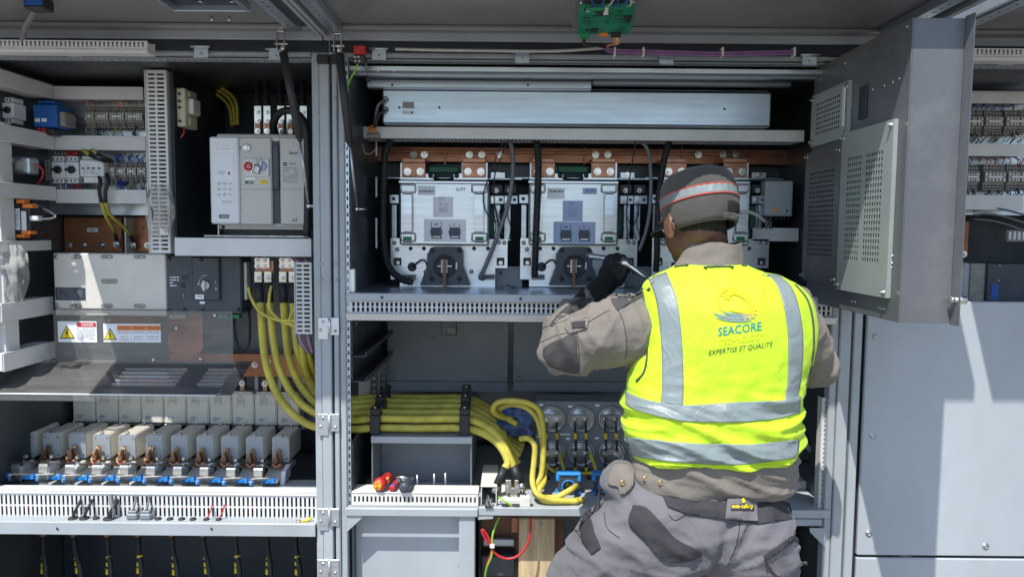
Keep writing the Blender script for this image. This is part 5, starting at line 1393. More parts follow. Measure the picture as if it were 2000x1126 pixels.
YM = 2.74
def module(x, first):
    """one power module; x = photograph column of its left cover edge"""
    t = thing('power_module', 'x', 'power module', Pt(x + 90, 562, YM), 'power modules')
    # chassis plate with cut corners
    a, b, c, d = rect(x - 17, 466, x + 211, 560, YM + 0.02)
    notch = S(24, YM)
    poly = [(a, d), (b, d), (b, c + S(38, YM)), (b - notch, c + S(38, YM)), (b - notch, c), (a + S(18, YM), c), (a + S(18, YM), c + S(14, YM)), (a, c + S(14, YM))]
    ch = MB().prism(poly, YM + 0.02, YM + 0.024, XZ).build('chassis_plate', alu, t)
    for px, py in ((x - 10, 474), (x - 4, 487), (x + 194, 473), (x + 205, 474), (x + 141, 530), (x + 51, 531)):
        screw(px, py, YM + 0.0198, 3.4, ch)
    for px in (x + 22, x + 48, x + 146, x + 173):
        MB().cyl(Pt(px, 485, YM + 0.0205), Pt(px, 485, YM + 0.0185), 0.0075, n=14).build('hole', ink, ch)
    for px in (x - 4, x + 197):
        MB().pbox(px - 7, 503, px + 8, 518, YM + 0.0183, YM + 0.0198, 0.0006).build('square_hole', ink, ch)
        pbolt(px + 1, 513, YM + 0.018, 4, ch)
    MB().cyl(Pt(x + 25, 521, YM + 0.0205), Pt(x + 25, 521, YM + 0.0180), 0.017, n=20).build('round_hole', ink, ch)
    wire([Pt(x + 27, 520, YM + 0.016), Pt(x + 42, 508, YM - 0.002), Pt(x + 52, 512, YM - 0.004), Pt(x + 57, 535, YM - 0.004)], 0.0034, rubber, t, 'sensor_wire')
    # connectors at the foot
    for px in (x + 5, x + 160):
        MB().pbox(px, 536, px + 26, 546, YM + 0.004, YM + 0.0195, 0.001).build('connector', term_grey, t)
        for q in range(5):
            MB().pbox(px + 2 + q * 4.7, 538, px + 5 + q * 4.7, 543, YM + 0.0026, YM + 0.0038, 0.0003).build('pin_hole', ink, t)
    # choke: dark trapezoid block with a round mouth and bar
    cx_ = Pt(x + 82, 520, YM - 0.03)
    y0 = YM - 0.03
    q = lambda px, py: (Pt(px, py, y0).x, Pt(px, py, y0).z)
    MB().prism([q(x + 66, 482), q(x + 118, 482), q(x + 124, 490), q(x + 124, 518), q(x + 138, 557), q(x + 40, 557), q(x + 54, 518), q(x + 54, 496), q(x + 60, 488)], y0, YM + 0.0195, XZ).build('choke_block', slate_pl, t)
    cc = Pt(x + 89, 520, y0)
    MB().rev(cc + Vector((0, 0.0, 0)), (0, -1, 0), [(-0.001, 0.042), (0.004, 0.040), (0.0042, 0.034), (0.0005, 0.032)], n=28).build('choke_ring', black_pl, t)
    MB().cyl(cc + Vector((0, 0.0, 0)), cc + Vector((0, -0.003, 0)), 0.031, n=28).build('choke_mouth', ink, t)
    MB().pbox(x + 81, 507, x + 94, 533, y0 - 0.014, y0 - 0.0045, 0.002).build('terminal_washer', ivory, t)
    MB().pbox(x + 85, 506, x + 91, 562, y0 - 0.026, y0 - 0.0145, 0.001).build('output_bar', wood_red, t)
    MB().pbox(x + 74, 518, x + 103, 521, y0 - 0.010, y0 - 0.0055, 0.001).build('through_bolt', steel, t)
    MB().pbox(x + 110, 512, x + 113, 526, y0 - 0.0065, y0 - 0.0045, 0.0005).build('scale_mark', paper, t)
    for px, py in ((x + 64, 488), (x + 117, 488), (x + 64, 544), (x + 117, 544)):
        screw(px, py, y0, 4, t, black_pl)
    for px in (x + 58,):
        MB().pbox(px, 526, px + 4, 536, y0 - 0.006, y0 - 0.0005, 0.001).build('green_tag', green_dk, t)
    # side frame behind the cover
    for px, w in ((x + 185, 12), (x + 205, 12), (x - 15, 10)):
        MB().pbox(px, 400, px + w, 470, YM + 0.045, YM + 0.05, 0.001).build('frame_bar', zinc, t)
    for px in (x + 178, x + 205):
        MB().pbox(px, 382, px + 26, 398, YM + 0.03, YM + 0.05, 0.001).build('cross_tab', zinc, t)
        pbolt(px + 8, 390, YM + 0.03, 6.5, t)
        MB().cyl(Pt(px + 20, 390, YM + 0.0305), Pt(px + 20, 390, YM + 0.029), 0.006, n=12).build('hole', ink, t)
        MB().pbox(px, 360, px + 24, 378, YM + 0.05, YM + 0.07, 0.003).build('standoff', black_pl, t)
        pbolt(px + 11, 372, YM + 0.05, 5, t, steel_dull)
    MB().pbox(x - 19, 380, x - 1, 397, YM + 0.025, YM + 0.05, 0.001).build('cross_tab', zinc, t)
    MB().cyl(Pt(x - 11, 388, YM + 0.0252), Pt(x - 11, 388, YM + 0.0235), 0.0065, n=12).build('hole', ink, t)
    # gate board seen beside the cover
    MB().pbox(x + 175, 402, x + 184, 466, YM + 0.055, YM + 0.058, 0.0005).build('gate_board', green_dk, t)
    rr = random.Random(int(x))
    for k in range(5):
        x1 = x + 178 + rr.uniform(0, 40)
        wire([Pt(x1, 398, YM + 0.04), Pt(x1 + rr.uniform(-8, 8), 420, YM + 0.025), Pt(x1 + rr.uniform(-10, 10), 445, YM + 0.02), Pt(x1 + rr.uniform(-6, 6), 468, YM + 0.035)], 0.0018, wire_dark, t)
    # copper tabs on silver angles
    for (u, lft) in ((x + 5, True), (x + 123, False)):
        yt = YM + 0.05
        MB().pbox(u, 318, u + 46, 346, yt - 0.006, yt, 0.003).build('copper_tab', copper, t)
        MB().pbox(u, 309, u + 46, 317.6, yt - 0.004, YB_ - 0.012, 0.002).build('copper_bend', copper, t)
        ex = (u - 3, u + 62) if lft else (u - 17, u + 49)
        sa = MB()
        zz = rect(ex[0], 318, ex[1], 351, yt + 0.001)
        k0 = S(16, yt)
        if lft:
            pl_ = [(zz[0], zz[2]), (zz[1], zz[2]), (zz[1], zz[2] + S(10, yt)), (zz[1] - k0, zz[2] + S(12, yt)), (zz[1] - k0, zz[3]), (zz[0], zz[3])]
        else:
            pl_ = [(zz[0], zz[2]), (zz[1], zz[2]), (zz[1], zz[3]), (zz[0] + k0, zz[3]), (zz[0] + k0, zz[2] + S(12, yt)), (zz[0], zz[2] + S(10, yt))]
        sa.prism(pl_, yt + 0.001, yt + 0.004, XZ)
        sa.build('angle_plate', alu, t)
        for bx_ in (u + 11, u + 36):
            pbolt(bx_, 335, yt - 0.006, 7.2, t)
        screw(ex[1] - 6 if lft else ex[0] + 6, 343, yt + 0.001, 4, t, black_pl)
    MB().pbox(x + 56, 324, x + 117, 338, YM + 0.075, YM + 0.10, 0.005).build('green_resistor', green_dk, t)
    MB().pbox(x - 30, 347, x + 240, 350, YM + 0.062, YM + 0.066, 0.001).build('tie_rod', zinc, t)
    MB().pbox(x + 178, 336, x + 207, 349, YM + 0.06, YM + 0.07, 0.002).build('rod_clamp', alu, t)
    pbolt(x + 192, 341, YM + 0.06, 5, t)
    for k in range(2):
        wire([Pt(x + 52, 340 + 3 * k, YM + 0.06), Pt(x + 75, 349, YM + 0.05 - 0.006 * k), Pt(x + 100, 349, YM + 0.05), Pt(x + 120, 340 + 3 * k, YM + 0.06)], 0.0026, rubber, t)
    # brushed cover box
    cv = MB().pbox(x, 356, x + 175, 479, YM - 0.02, YM + 0.0195, 0.006)
    cv.pbox(x - 1, 353.5, x + 175, 358, YM - 0.024, YM - 0.0205, 0.001)
    cv = cv.build('cover', alu, t)
    yc = YM - 0.0203
    for hx in (x + 17, x + 156):
        h = MB()
        pth = [Pt(hx, 376, yc), Pt(hx, 380, yc - 0.022), Pt(hx, 420, yc - 0.024), Pt(hx, 452, yc - 0.022), Pt(hx, 456, yc)]
        w2 = S(8.5, yc)
        prf = [(p.y, p.z) for p in pth]
        inn = [(y + (0.003 if 0 < k < 4 else 0.0), z + (0.0 if 0 < k < 4 else (-0.003 if k == 0 else 0.003))) for k, (y, z) in enumerate(prf)]
        h.prism(prf + inn[::-1], pth[0].x - w2, pth[0].x + w2, YZ)
        h.build('handle', alu, t)
        for py in (368, 463):
            o = MB(); r0 = rect(hx - 14, py - 7.5, hx + 14, py + 7.5, yc)
            pts = [Vector((xx, yc - 0.002, zz)) for xx, zz in ((r0[0], r0[2] + 0.004), (r0[0], r0[3] - 0.004), (r0[0] + 0.006, r0[3]), (r0[1] - 0.006, r0[3]), (r0[1], r0[3] - 0.004), (r0[1], r0[2] + 0.004), (r0[1] - 0.006, r0[2]), (r0[0] + 0.006, r0[2]), (r0[0], r0[2] + 0.004))]
            o.tube(pts, 0.0034, 6, 2).build('latch', steel_dull, t)
    lb = yc - 0.0012
    sheet(x + 36, 363 if first else 367, x + 70, 381 if first else 388, yc - 0.0002, paper, cv, 'barcode_label')
    bc = MB(); r_ = random.Random(5); xx = x + 39
    while xx < x + 67:
        w_ = r_.uniform(0.4, 1.4); q_ = rect(xx, 371, xx + w_, 376, lb)
        bc.add([(q_[0], lb, q_[2]), (q_[1], lb, q_[2]), (q_[1], lb, q_[3]), (q_[0], lb, q_[3])], [[0, 1, 2, 3]])
        xx += w_ + r_.uniform(0.5, 1.2)
    bc.build('barcode', ink, cv)
    if not first:
        sheet(x + 105, 367, x + 133, 379, yc - 0.0002, paper_blue, cv, 'model_label')
    txt('G-777', x + 120, 370 if first else 373, lb, 6.2, ink_blue if not first else ink, cv, wpx=18, bold=0.015)
    dy = 0 if first else 8
    sheet(x + 66, 384 + dy, x + 105, 424 + dy, yc - 0.0002, paper_blue if not first else paper, cv, 'note_label')
    txt('LOGI', x + 83, 388 + dy, lb, 4, ink_blue, cv, wpx=11, shear=0.3)
    lines(x + 78, 395 + dy, x + 94, 416 + dy, lb, 6, ink_grey, cv, 71)
    lx, ly = x + 48, 428 + dy * 0.6
    st = sheet(lx, ly, lx + 82, ly + 44, yc - 0.0002, paper_blue if not first else paper, cv, 'instruction_label')
    for k, s_ in enumerate(('OK', '')):
        bx0 = lx + 14 + 36 * k
        for (u0, u1, v0, v1, mm) in ((0, 20, 16, 34, slate_pl), (1, 21, 34, 38, ink), (-2, 0, 20, 30, ink_grey), (20.5, 22.5, 20, 30, ink_grey)):
            sheet(bx0 + u0, ly + v0, bx0 + u1, ly + v1, lb + 0.0002 - 0.0006 * (mm is ink_grey), mm, cv, 'pictogram')
        sheet(bx0 + 3, ly + 33, bx0 + 18, ly + 36, lb - 0.001, paper, cv, 'pictogram')
        for u0 in (0, 19):
            sheet(bx0 + u0, ly + 5 + 4 * k, bx0 + u0 + 0.9, ly + 17, lb - 0.0008, ink_red if k else ink, cv, 'pictogram')
        if s_: txt(s_, bx0 + 10, ly + 10, lb, 5, ink, cv, bold=0.02)
        else:
            c0 = Pt(bx0 + 9, ly + 11, lb)
            MB().tube([c0 + Vector((0.005 * math.cos(a_), 0, 0.005 * math.sin(a_))) for a_ in [i * math.pi / 5 for i in range(11)]], 0.0006, 4, 2).tube([c0 + Vector((-0.0035, 0, 0.0035)), c0 + Vector((0.0035, 0, -0.0035))], 0.0006, 4).build('forbidden_mark', ink_red, cv)
    for px in (x + 7, x + 148):
        sheet(px, 462, px + 17, 474, yc - 0.0002, green_lbl, cv, 'green_sticker'); lines(px + 2, 464, px + 15, 472, lb, 3, ink, cv, int(px))
    return t
m1 = module(780, True); relabel(m1, 'leftmost power module with two handles on its brushed cover')
m2 = module(1033, False); relabel(m2, 'middle power module with blue stickers on its brushed cover')
m3 = module(1290, False); relabel(m3, 'rightmost power module behind the worker')
for px in (958, 1218):
    o = MB().pbox(px, 520, px + 62, 560, YM + 0.05, YM + 0.055, 0.001)
    o.build('blank_plate', inner_grey, cabM)
    MB().rev(Pt(px + 34, 561, YM + 0.0), (0, 0, 1), [(0, 0.03), (0.003, 0.03), (0.0032, 0.008), (0.008, 0.006), (0.0082, 0.003)], n=20).build('foot_disc', steel_dull, cabM)
    pbolt(px + 20, 533, YM + 0.05, 3, cabM, ink)

# ------------------------------------------------------------------ conduits and cables over the modules
def conduit(label, pts, r, m=rubber):
    t = thing('corrugated_conduit', label, 'conduit', Pt(*pts[-1]), 'black conduits')
    P = [Pt(*q) for q in pts]
    MB().tube(P, r * 0.9, 10, 8).build('tube', m, t)
    rb = MB()
    Q = [P[0] * 2 - P[1]] + P + [P[-1] * 2 - P[-2]]
    for i in range(1, len(Q) - 2):
        n = max(2, int((Q[i + 1] - Q[i]).length / 0.011))
        for k in range(n):
            s = k / n
            f = lambda u: 0.5 * ((2 * Q[i]) + (Q[i + 1] - Q[i - 1]) * u + (2 * Q[i - 1] - 5 * Q[i] + 4 * Q[i + 1] - Q[i + 2]) * u * u + (3 * Q[i] - Q[i - 1] - 3 * Q[i + 1] + Q[i + 2]) * u ** 3)
            c0 = f(s); d0 = (f(min(1, s + 0.02)) - f(max(0, s - 0.02))).normalized()
            rb.cyl(c0 - d0 * 0.0035, c0 + d0 * 0.0035, r, n=10)
    o = rb.build('ribs', m, t); o['kind'] = 'stuff'
    return t
conduit('black corrugated conduit left of the first power module', [(762, 276, 2.70), (752, 300, 2.69), (749, 360, 2.69), (748, 430, 2.69), (751, 490, 2.69), (762, 525, 2.68), (785, 545, 2.67), (806, 551, 2.665)], 0.013)
conduit('black corrugated conduit hanging before the second power module', [(1046, 274, 2.71), (1051, 300, 2.69), (1051, 360, 2.675), (1048, 430, 2.67), (1046, 490, 2.67), (1044, 540, 2.675)], 0.0125)
conduit('black corrugated conduit beside the worker cap', [(1306, 278, 2.70), (1298, 310, 2.68), (1288, 370, 2.675), (1284, 440, 2.675), (1283, 500, 2.68), (1281, 530, 2.69)], 0.0115)
cable('grey_cable', 'grey cable sweeping down between first and second module', [Pt(996, 276, 2.70), Pt(1001, 300, 2.69), Pt(1001, 345, 2.685), Pt(992, 400, 2.685), Pt(970, 465, 2.69), Pt(948, 520, 2.70), Pt(938, 541, 2.71), Pt(944, 544, 2.73)], 0.0078, grey_cable)
cable('grey_cable', 'grey cable arching down right of the second module', [Pt(1252, 276, 2.70), Pt(1266, 295, 2.69), Pt(1271, 340, 2.685), Pt(1270, 400, 2.685), Pt(1262, 450, 2.69), Pt(1248, 490, 2.70)], 0.0065, grey_cable)
for k, pts in enumerate(([(985, 276), (972, 300), (955, 345), (944, 380), (948, 410), (962, 430), (975, 432)], [(990, 276), (978, 310), (966, 345), (966, 400), (975, 440), (984, 462)], [(1241, 278), (1236, 310), (1228, 360), (1224, 420), (1226, 470)])):
    cable('thin_lead', 'thin black lead hanging by the modules, ' + ('looping one left', 'straighter one left', 'one right of second module')[k], [Pt(x_, y_, 2.69) for x_, y_ in pts], 0.0024, rubber, 'wire', 6, 'thin black leads')
t = thing('blank_handle', 'short steel bracket at the front left of the module shelf', 'bracket', Pt(686, 570, F + 0.03))
MB().pbox(679, 524, 694, 571, F + 0.02, F + 0.035, 0.003).build('bracket', alu, t)
MB().pbox(680, 571.5, 697, 575, F + 0.01, F + 0.04, 0.001).build('foot', zinc, t)
for py, h in ((365, 40), (455, 60), (285, 40)):
    MB().pbox(733, py - h / 2, 737, py + h / 2, 2.74, 2.745, 0.001).build('wall_slot', zinc, cabM)
wire([Pt(708, 282, 2.60), Pt(712, 298, 2.59), Pt(724, 300, 2.60), Pt(734, 290, 2.62)], 0.0018, MB2, cabM, 'wall_wire')
# white junction box and grey duct in the right corner
t = thing('junction_box', 'pale junction box with orange dot at the right side wall', 'junction box', Pt(1522, 424, 2.74))
MB().pbox(1495, 353, 1549, 422, 2.74, 2.80, 0.004).build('housing', panel_grey, t)
MB().cyl(Pt(1511, 411, 2.7402), Pt(1511, 411, 2.739), 0.011, n=18).build('orange_dot', orange, t); MB().cyl(Pt(1537, 411, 2.7402), Pt(1537, 411, 2.7385), 0.004, n=10).build('screw', ink, t)
for k in range(6):
    MB().cyl(Pt(1500 + k * 8, 423, 2.77), Pt(1500 + k * 8, 430, 2.77), 0.004, n=8).build('gland', black_pl, t)
pduct('short grey wire duct below the junction box', 1470, 446, 1560, 470, 2.76, 2.82)
cable('grey_cable', 'pale cable curling out beside the worker cap', [Pt(1440, 416, 2.60), Pt(1462, 414, 2.58), Pt(1480, 421, 2.57), Pt(1494, 432, 2.58)], 0.006, wire_white)

# ------------------------------------------------------------------ shelf trunking, below the module shelf
a, b = xf(676), xf(1636)
t = thing('wire_duct', 'long slotted trunking under the lip of the module shelf', 'wire duct', ((a + b) / 2, F, zf(628)), 'front trunking')
za, zb = zf(613), zf(591)
slotted(XZ, a + 0.004, b - 0.004, za, zb, F + 0.012, F + 0.015, 0.0152, 0.008, [(0.06, 0.45), (0.55, 0.9)]).build('slotted_wall', duct_mat, t)
MB().prism([(F - 0.012, za - 0.002), (F + 0.015, za - 0.0005), (F + 0.07, za - 0.0005), (F + 0.07, zf(628)), (F + 0.004, zf(628))], a, b, YZ).build('cover', duct_mat, t)
MB().box(a, b, F + 0.07, F + 0.072, za, zb, 0.0005).build('back', black_pl, t)

# ------------------------------------------------------------------ cable clamps and their stand
t = thing('cable_stand', 'grey folded metal stand carrying the cable clamps', 'stand', Pt(822, 950, 2.5))
x0, x1 = Pt(725, 860, 2.50).x, Pt(922, 860, 2.50).x
zt_ = Pt(822, 852, 2.50).z; zb_ = zm - 0.001
MB().box(x0, x1, 2.50, 2.90, zt_ - 0.005, zt_, 0.001).build('top', inner_grey, t)
MB().box(x0, x1, 2.496, 2.4995, zt_ - 0.022, zt_, 0.001).build('front_fold', panel_grey, t)
MB().box(x0 + 0.001, x0 + 0.005, 2.50, 2.90, zb_, zt_ - 0.0055, 0.001).build('leg_plate', inner_grey, t)
MB().box(x1 - 0.005, x1 - 0.001, 2.50, 2.90, zb_, zt_ - 0.0055, 0.001).build('leg_plate', inner_grey, t)
MB().box(x0 + 0.006, x1 - 0.006, 2.66, 2.664, zb_, zt_ - 0.0055, 0.001).build('back_plate', inner_grey, t)
MB().box(x0 - 0.02, x0, 2.46, 2.60, zb_, zb_ + 0.03, 0.002).build('foot', inner_grey, t)
for (row, Yc, levels, off) in (('front', 2.548, (838, 820), (0, 0)), ('middle', 2.675, (808, 796), (0, 0)), ('rear', 2.795, (786, 778), (0, 0))):
    for side, px in (('left', 735), ('right', 908)):
        xx = Pt(px + {'front': 0, 'middle': 10, 'rear': 18}[row] * (1 if side == 'left' else 0.15), 830, Yc).x
        zz1 = Pt(px, levels[1] - 4, Yc).z + 0.028
        t = thing('cable_clamp', 'black cable clamp on the %s end of the stand, %s row' % (side, row), 'cable clamp', (xx, Yc, zt_), 'cable clamps')
        mb = MB().box(xx - 0.017, xx + 0.017, Yc - 0.030, Yc + 0.030, zt_ + 0.0005, zz1 - 0.010, 0.003).build('lower_jaw', black_pl, t)
        MB().box(xx - 0.0165, xx + 0.0165, Yc - 0.032, Yc + 0.032, zz1 - 0.0095, zz1 + 0.012, 0.003).build('upper_jaw', black_pl, t)
        MB().cyl((xx, Yc - 0.02, zz1 + 0.012), (xx, Yc - 0.02, zz1 + 0.017), 0.006, n=6, smooth=False).build('clamp_bolt', steel_dull, t)
# front ledge trunking with tools on it
a, b = xf(682), xf(936)
t = thing('wire_duct', 'low slotted trunking on the ledge carrying two hand tools', 'wire duct', ((a + b) / 2, F, zm), 'front trunking')
zt2 = zf(963, F, 800)
slotted(XZ, a, b, zm, zt2 - 0.004, F + 0.012, F + 0.015, 0.0135, 0.006, [(0.28, 0.75)]).build('slotted_wall', ivory, t)
MB().box(a, b, F + 0.010, F + 0.085, zt2 - 0.0035, zt2, 0.0015).build('cover', ivory, t)
MB().box(a, b, F + 0.083, F + 0.085, zm, zt2 - 0.004, 0.0005).build('back', ivory, t)
# orange-handled tester
p = Pt(742, 962, F + 0.04); p.z = zt2
t = thing('hand_lamp', 'small orange and red hand lamp on the ledge trunking', 'hand lamp', p)
ax = Vector((0.25, 0.85, 0.06)).normalized()
c0 = p + Vector((0, -0.035, 0.024))
MB().rev(c0, ax, [(0, 0.008), (0.001, 0.018), (0.012, 0.0215), (0.022, 0.021), (0.026, 0.017), (0.075, 0.016), (0.085, 0.012)], n=18).build('body', red_pl, t)
MB().rev(c0 + ax * 0.001, -ax, [(0, 0.0165), (0.004, 0.016), (0.006, 0.012)], n=18).build('front_ring', orange, t)
for dx in (-0.006, 0.006):
    q = c0 + Vector((dx, -0.006, 0.001)); MB().cyl(q, q + Vector((0, -0.003, 0)), 0.0042, n=10).build('lens', yellow_tape, t)
MB().box(c0.x + 0.004, c0.x + 0.03, c0.y + 0.03, c0.y + 0.06, c0.z - 0.006, c0.z + 0.016, 0.004).build('clip', orange, t)
p = Pt(785, 962, F + 0.04); p.z = zt2
t = thing('socket_wrench', 'chrome socket wrench with grey and blue grip on the ledge', 'wrench', p)
ax = Vector((0.12, 1, 0.02)).normalized(); c0 = p + Vector((0.012, -0.05, 0.019))
MB().rev(c0, ax, [(0, 0.006), (0.002, 0.015), (0.02, 0.0185), (0.045, 0.0165), (0.06, 0.012), (0.10, 0.011)], n=18).build('grip', slate_pl, t)
c1 = p + Vector((-0.028, -0.03, 0.012))
MB().rev(c1, Vector((0.1, 1, 0)), [(0, 0.006), (0.002, 0.0105), (0.06, 0.0115), (0.064, 0.007)], n=14).build('second_grip', red_pl, t)
MB().rev(c1 + Vector((0, 0.004, 0)), Vector((0.1, 1, 0)), [(0.002, 0.0112), (0.014, 0.0115)], n=14).build('blue_band', blue_pl, t)
MB().cyl(p + Vector((-0.03, 0.03, 0.03)), p + Vector((0.03, 0.03, 0.026)), 0.0095, n=14).build('ratchet_head', steel, t)
MB().cyl(p + Vector((-0.014, 0.005, 0.026)), p + Vector((-0.010, 0.06, 0.024)), 0.007, n=10).build('shaft', steel, t)
# threaded studs behind them
for k, (px, hgt) in enumerate(((848, 20), (870, 24), (815, 14))):
    q = Pt(px, 957, F + 0.11); q.z = zm
    o = MB().cyl(q, q + Vector((0, 0, 0.06 + hgt * 0.0008)), 0.0045, n=8).cyl(q + Vector((0, 0, 0.0)), q + Vector((0, 0, 0.03)), 0.009, n=6, smooth=False).build('threaded_stud', steel_dull)
    tag(o, 'threaded steel stud behind the ledge trunking, ' + ('middle', 'tallest right', 'shortest left')[k] + ' one', 'stud', 'threaded studs')

# ------------------------------------------------------------------ cream duct running back, output lugs, loops, current sensors
t = thing('wire_duct', 'short cream duct running back beside the output lugs', 'wire duct', Pt(955, 990, F + 0.05), 'wire ducts')
xa_, xb_ = xf(941), xf(941) + 0.052
zc0, zc1 = zm + 0.001, zm + 0.062
MB().box(xa_, xa_ + 0.003, F + 0.02, 2.64, zc0, zc1, 0.001).build('wall', ivory, t); MB().box(xb_ - 0.003, xb_, F + 0.02, 2.64, zc0, zc1, 0.001).build('wall', ivory, t)
MB().box(xa_ - 0.001, xb_ + 0.001, F + 0.018, 2.642, zc1 + 0.0003, zc1 + 0.005, 0.0015).build('cover', ivory, t)
for k in range(4):
    wire([(xa_ + 0.012 + k * 0.008, F + 0.025, zc0 + 0.02), (xa_ + 0.014 + k * 0.006, F + 0.0, zc0 + 0.012 + 0.006 * (k % 2)), (xa_ + 0.02 + k * 0.006, F - 0.006, zc0 + 0.004), (xa_ + 0.022, F + 0.03, zc0 + 0.03)], 0.003, (rubber, grey_cable)[k % 2], t)
t = thing('output_terminal', 'tinned output terminal block on cream base under yellow cables', 'terminal', Pt(1000, 985, 2.47))
q = Pt(1003, 985, 2.46)
MB().box(q.x - 0.055, q.x + 0.03, 2.43, 2.60, zm + 0.001, zm + 0.018, 0.003).build('base', ivory, t)
MB().box(q.x - 0.012, q.x + 0.014, 2.45, 2.54, zm + 0.0185, zm + 0.05, 0.002).build('terminal_bar', nickel, t)
for dx in (-0.018, 0.012):
    MB().box(q.x + dx - 0.010, q.x + dx + 0.010, 2.452, 2.458, zm + 0.03, zm + 0.075, 0.002).build('lug', nickel, t)
    bolt((q.x + dx, 2.452, zm + 0.045), 0.011, t)
MB().box(q.x + 0.02, q.x + 0.055, 2.405, 2.43, zm + 0.001, zm + 0.035, 0.003).build('marker_block', ivory, t)
wire([(q.x + 0.02, 2.44, zm + 0.05), (q.x + 0.03, 2.42, zm + 0.06), (q.x + 0.034, 2.41, zm + 0.05), (q.x + 0.024, 2.42, zm + 0.042)], 0.0016, wire_dark, t)
wire([(q.x - 0.05, 2.42, zm + 0.03), (q.x - 0.02, 2.41, zm + 0.012), (q.x - 0.005, 2.405, zm + 0.006), (q.x - 0.03, 2.41, zm + 0.02)], 0.003, green_wire, t)
for dx in (-0.025, 0.01):
    MB().cyl((q.x + dx, 2.415, zm - 0.001), (q.x + dx, 2.415, zm + 0.004), 0.014, n=16).build('rubber_grommet', rubber, t)
loops = [
    ([(1000, 818, 2.60), (975, 812, 2.58), (963, 800, 2.56), (972, 786, 2.55), (1000, 782, 2.54), (1035, 788, 2.53), (1055, 806, 2.52), (1062, 850, 2.51), (1060, 900, 2.50), (1056, 930, 2.49), (1044, 950, 2.47), (1050, 968, 2.46), (1085, 970, 2.46), (1115, 955, 2.47), (1125, 948, 2.52)], 'outer'),
    ([(1010, 828, 2.60), (975, 806, 2.60), (985, 792, 2.57), (1010, 790, 2.56), (1035, 800, 2.55), (1052, 825, 2.54), (1060, 870, 2.53), (1062, 915, 2.52), (1062, 940, 2.49), (1052, 958, 2.45), (1062, 976, 2.44), (1100, 978, 2.44), (1140, 975, 2.46)], 'inner'),
    ([(1016, 856, 2.52), (1032, 856, 2.50), (1044, 870, 2.49), (1043, 900, 2.48), (1040, 930, 2.47), (1042, 950, 2.45), (1052, 966, 2.43), (1080, 976, 2.43), (1130, 978, 2.44)], 'lower'),
]
for pts, nm in loops:
    cable('yellow_lead', 'yellow lead looping beside the capacitor plate, ' + nm + ' loop', [Pt(*q) for q in pts], 0.0098, yellow, 'cable', 10, 'looping yellow leads')
# capacitors in their plate
YC = 2.72
t = thing('capacitor_plate', 'grey steel plate that holds six round capacitors', 'plate', Pt(1145, 915, YC))
pg = rect(1046, 784, 1300, 914, YC)
MB().box(pg[0], pg[1], YC + 0.0, YC + 0.004, pg[2], pg[3], 0.001).build('plate', inner_grey, t)
MB().box(pg[0], pg[1], YC + 0.005, YC + 0.12, pg[3] - 0.004, pg[3], 0.001).build('top_fold', inner_grey, t)
for (a_, b_) in ((1057, 790), (1114, 793), (1167, 791), (1166, 855), (1109, 856), (1052, 852)):
    sheet(a_ - 4, b_ - 2, a_ + 4, b_ + 2, YC - 0.0003, paper, t, 'tag')
sheet(1094, 846, 1113, 849, YC - 0.0003, paper, t, 'tag')
caps = []
for j, py in enumerate((817, 884)):
    for i, px in enumerate((1078, 1135, 1194, 1252)):
        row = ('upper', 'lower')[j]
        t = thing('capacitor', '%s row round capacitor with two terminals, %s from left' % (row, ORD[i]), 'capacitor', Pt(px, py, YC), 'round capacitors')
        c0 = Pt(px, py, YC - 0.0005)
        MB().rev(c0, (0, -1, 0), [(0, 0.048), (0.006, 0.049), (0.009, 0.047), (0.0092, 0.043), (0.004, 0.041), (0.0035, 0.038), (0.006, 0.036), (0.0062, 0.010)], n=32).build('can', steel_dull, t)
        MB().pbox(px - 18, py - 8, px + 18, py + 4, YC - 0.016, YC - 0.0075, 0.002).build('bridge', steel_dull, t)
        for dx in (-12, 9):
            q = Pt(px + dx, py + 2, YC - 0.0165)
            MB().cyl(q, q + Vector((0, -0.003, 0)), 0.0095, n=14).cyl(q + Vector((0, -0.003, 0)), q + Vector((0, -0.012, 0)), 0.0062, n=6, smooth=False).build('terminal_nut', steel, t)
            wire([q + Vector((0, -0.006, -0.004)), Pt(px + dx, py + 16, YC - 0.03), Pt(px + dx + 1, py + 38, YC - 0.03), Pt(px + dx + (2 if j == 0 else 8), py + 62 - 8 * j, YC - 0.025)], 0.0042, rubber, t, 'lead', 8)
            MB().cyl(Pt(px + dx + 0.5, py + 28, YC - 0.0305), Pt(px + dx + 1, py + 40, YC - 0.0305), 0.0056, n=10).build('yellow_tape', yellow_tape, t)
for k, pts in enumerate(([(1066, 905, 2.68), (1075, 915, 2.66), (1100, 925, 2.64), (1140, 924, 2.64), (1180, 918, 2.65), (1215, 900, 2.68)], [(1092, 885, 2.68), (1098, 905, 2.64), (1104, 925, 2.60), (1108, 945, 2.55)], [(1152, 885, 2.68), (1160, 905, 2.64), (1166, 925, 2.60), (1170, 940, 2.56)])):
    cable('yellow_lead', 'yellow lead from the capacitors, ' + ('long low curve', 'into the left blue sensor', 'into the right blue sensor')[k], [Pt(*q) for q in pts], 0.0062, yellow, 'cable', 8, 'leads of the capacitors')
